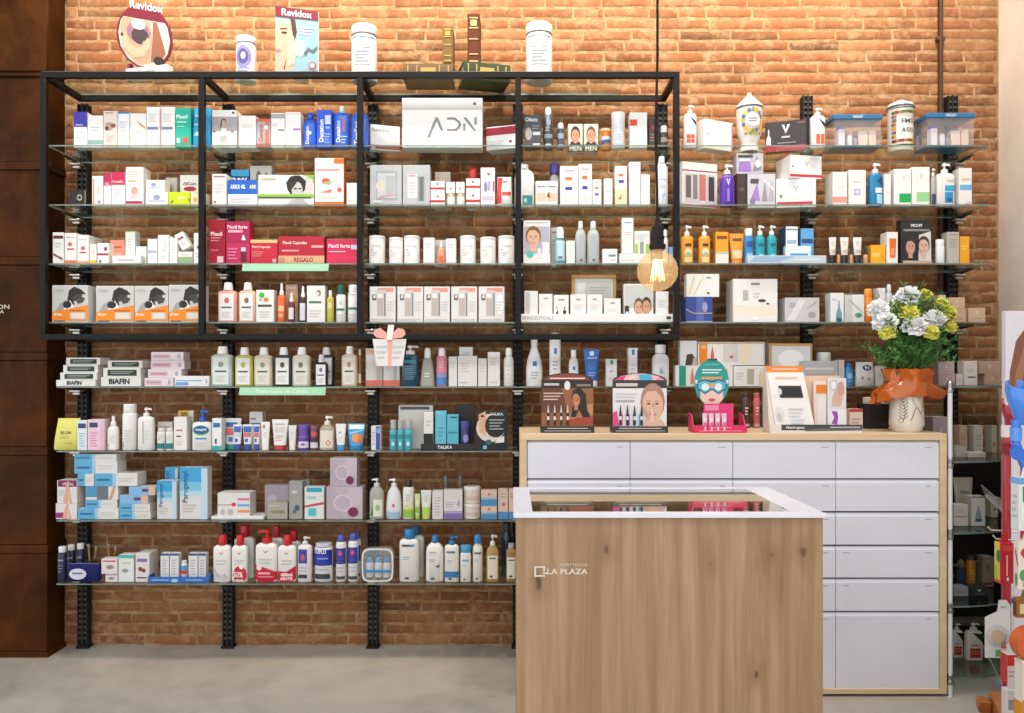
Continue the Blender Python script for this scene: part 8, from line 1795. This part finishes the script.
def rbox(x0, x1, yt, Y, label, c, ops, d, z, rot=-23):
    W = (x1 - x0)*Y/F; H = PZ(yt, Y) - z
    m = MB(); m.box(0, W, 0, d, 0, H, c, ch=.001); do_prints(m, lambda u, v, o: (u*W, -o, v*H), ops, W, H); do_prints(m, lambda u, v, o: (-o, d*(1 - u), v*H), ops, d, H)
    return tag(m.build('carton', 'card', loc=(PX(x0, Y), Y, z + .0006), rot=(0, 0, math.radians(rot)), smooth=False), label, 'box', RG)
def hang(x0, x1, yt, yb, Y, label, c, ops, d=.03, rot=0, side=()):
    """pack hung on the rack: carton with a punched tab"""
    x0 = fx(x0, Y, d); W = (x1 - x0)*Y/F; z0 = PZ(yb, Y); H = PZ(yt, Y) - z0
    root = tag(empty('hanging_pack', (PX((x0 + x1)/2, Y), Y, z0), math.radians(rot)), label, 'pack', RG)
    m = MB(); m.box(-W/2, W/2, 0, d, 0, H, c, ch=.002); do_prints(m, lambda u, v, o: ((u - .5)*W, -o, v*H), ops, W, H); do_prints(m, lambda u, v, o: (-W/2 - o, d*(1 - u), v*H), side, d, H); m.build('pack_body', 'card', root, smooth=False)
    m = MB(); m.prism([(-W*.3, H), (W*.3, H), (W*.2, H + .03), (-W*.2, H + .03)], d*.4, d*.4 + .002, c); m.build('hang_tab', 'card', root, smooth=False)
hang(1010.5, 1046, 478, 531, 2.32, 'white and light blue pack with dark green panel hanging on the right rack', 'dfe6e4', [r(0, .88, 1, 1, '6aa4dc'), r(.14, .55, .95, .84, '1f6a44'), e(.35, .35, .3, .25, 'eef0ec')], .04, side=[r(0, .88, 1, 1, '7ab0e4'), l(.2, .2, .8, .7, 4, 'b8c8c4')])
hang(994.5, 1014, 543, 584, 2.47, 'red pack with green and yellow pictures hanging on the right rack', 'c4202c', [r(.4, .2, .5, .7, 'e8c8c8'), e(.5, .12, .1, .05, 'e8e0e0'), r(.1, .8, .9, .94, 'd8443c')], .035, side=[r(0, .0, .8, 1, 'd8c85a'), e(.6, .66, .3, .16, '2a7a4a'), r(.1, .1, .5, .4, '9ac04a'), r(.0, .0, 1, .08, 'c84a3c')])
hang(1014.5, 1046, 541, 590, 2.33, 'cream pack with red chilli pictures hanging on the right rack', 'e6dccb', [p([(.05, .75), (.35, .5), (.4, .56), (.15, .85)], 'c83a2c'), e(.25, .8, .1, .06, '3a6a3a'), e(.2, .3, .18, .12, '5a9a5a'), e(.35, .12, .2, .12, 'e08030')], .02, side=[p([(.1, .75), (.8, .45), (.9, .52), (.3, .85)], 'c83a2c'), e(.4, .2, .3, .14, '5a9a5a')])
def stick():
    Y = 2.66; X = PX(1011.5, Y); z = .39
    root = tag(empty('marker_stick', (X, Y, z + .0006)), 'white stick applicator with blue collar on the right rack', 'applicator', RG)
    zt = PZ(584, Y) - z; m = MB(); m.tube([(0, 0, 0), (0, 0, zt)], .0095, 'dcdcda', 12); m.build('stick_shaft', 'plastic', root)
    m = MB(); zc = PZ(600, Y) - z; m.tube([(0, 0, zc - .009), (0, 0, zc + .009)], .0125, '1f5ac0', 12); m.build('collar', 'plastic', root)
stick()
def blister(x0, x1, yt, yb, Y, label, c, ops):
    W = (x1 - x0)*Y/F; z0 = PZ(yb, Y); H = PZ(yt, Y) - z0
    root = tag(empty('blister_pack', (PX((x0 + x1)/2, Y), Y, z0)), label, 'pack', RG)
    m = MB(); m.prism([(-W/2, 0), (W*.4, 0), (W/2, H*.3), (W/2, H*.9), (W*.35, H), (W*.05, H), (-W*.02, H*.8), (-W/2, H*.7)], .02, .0225, c); do_prints(m, lambda u, v, o: ((u - .5)*W, .02 - o, v*H), ops, W, H); m.build('backing_card', 'print', root, smooth=False)
    m = MB(); m.lathe([(W*.44, 0), (W*.42, .012), (W*.3, .018)], 'e8eaea', 20); m.build('bubble', 'clear_plastic', root, loc=(-W*.04, .0198, H*.38), rot=(math.pi/2, 0, 0))
    m = MB(); m.lathe([(W*.26, 0), (W*.26, .008)], 'cfa878', 16); m.build('insert', 'card', root, loc=(-W*.04, .0192, H*.38), rot=(math.pi/2, 0, 0))
blister(989, 1014.5, 602, 660, 2.5, 'clear round blister pack with white tab hanging on the right rack', 'dcdcd8', [r(.62, .16, .82, .4, 'c84a40'), r(.4, .02, .6, .14, '6aa05a'), l(.6, .84, .8, .92, 1, 'a8a8a8')])
hang(1000.5, 1018.5, 655, 684, 2.45, 'red-topped white pack low on the right rack', 'e2dedc', [r(0, .62, 1, 1, 'd02c28'), l(.1, .2, .8, .5, 2, 'b8a8a8')], .035, side=[r(0, 0, 1, 1, 'c83a34')])
hang(1001, 1020, 690, 730, 2.43, 'narrow white and lilac pack lowest on the right rack', 'dcd8d6', [r(.1, .5, .9, .75, '9a9498'), l(.2, .1, .8, .3, 2, 'b8b0b4')], .03)
hang(1012.5, 1046, 598, 618, 2.33, 'brown and cream pack under the chilli pack on the right rack', '8a5a2a', [r(.1, .2, .9, .7, 'd8c08a'), e(.6, .4, .15, .2, 'c85a2a')], .02, side=[r(.2, .1, .9, .8, '5a3a1c')])
def tape():
    Y = 2.33; X = PX(1030, Y); m = MB(); R = .05; n = 28
    root = tag(empty('tape_roll', (X, Y, PZ(660, Y))), 'orange tape roll hanging on the right rack', 'tape', RG)
    prof = [(R, -.02), (R, .02), (R*.62, .02), (R*.62, -.02), (R, -.02)]
    m.loft([[(rr*math.cos(2*math.pi*i/n), y, R + rr*math.sin(2*math.pi*i/n)) for i in range(n)] for rr, y in prof], 'd0602c', capb=False, capt=False); m.build('tape_ring', 'plastic', root)
    m = MB(); m.loft([[(rr*math.cos(2*math.pi*i/n), y, R + rr*math.sin(2*math.pi*i/n)) for i in range(n)] for rr, y in ((R*.615, -.021), (R*.615, .021), (R*.54, .021), (R*.54, -.021), (R*.615, -.021))], 'd8d4cc', capb=False, capt=False); m.build('core', 'matte', root)
tape()
hang(1014, 1050, 662, 725, 2.3, 'tall cream and orange pack at the nearest end of the right rack', 'e2d4bc', [r(0, 0, 1, .4, 'e0882c'), r(.12, .5, .8, .9, 'e8e0d4')], .04, side=[r(.1, .05, .9, .95, 'e8e2d6'), r(.0, .0, 1, .35, 'e0942c')])
rbox(1009, 1016, 640, 2.9, 'pale carton standing on the low pane of the right rack', 'd8d4d0', [r(.1, .3, .9, .5, 'c8a880')], .06, .39)

# shop text on the dark pier, cut by the picture's edge
for s, x1, ya, yb in (('FORMULACION', 9.5, 309, 304.5), ('FARMACIA', 4.2, 313.5, 310)):
    vs_, fs, tw, th = text_geo(s, .01); kk = PYF/F
    m = MB(); sz = (ya - yb)*kk/th
    m.add([(PX(x1, PYF) + (x - tw/2)*sz*1.25, PYF - .0012, PZ((ya + yb)/2, PYF) + y*sz) for x, y in vs_], fs, 'cfc6ba'); m.build('lettering', 'print', pier, smooth=False)
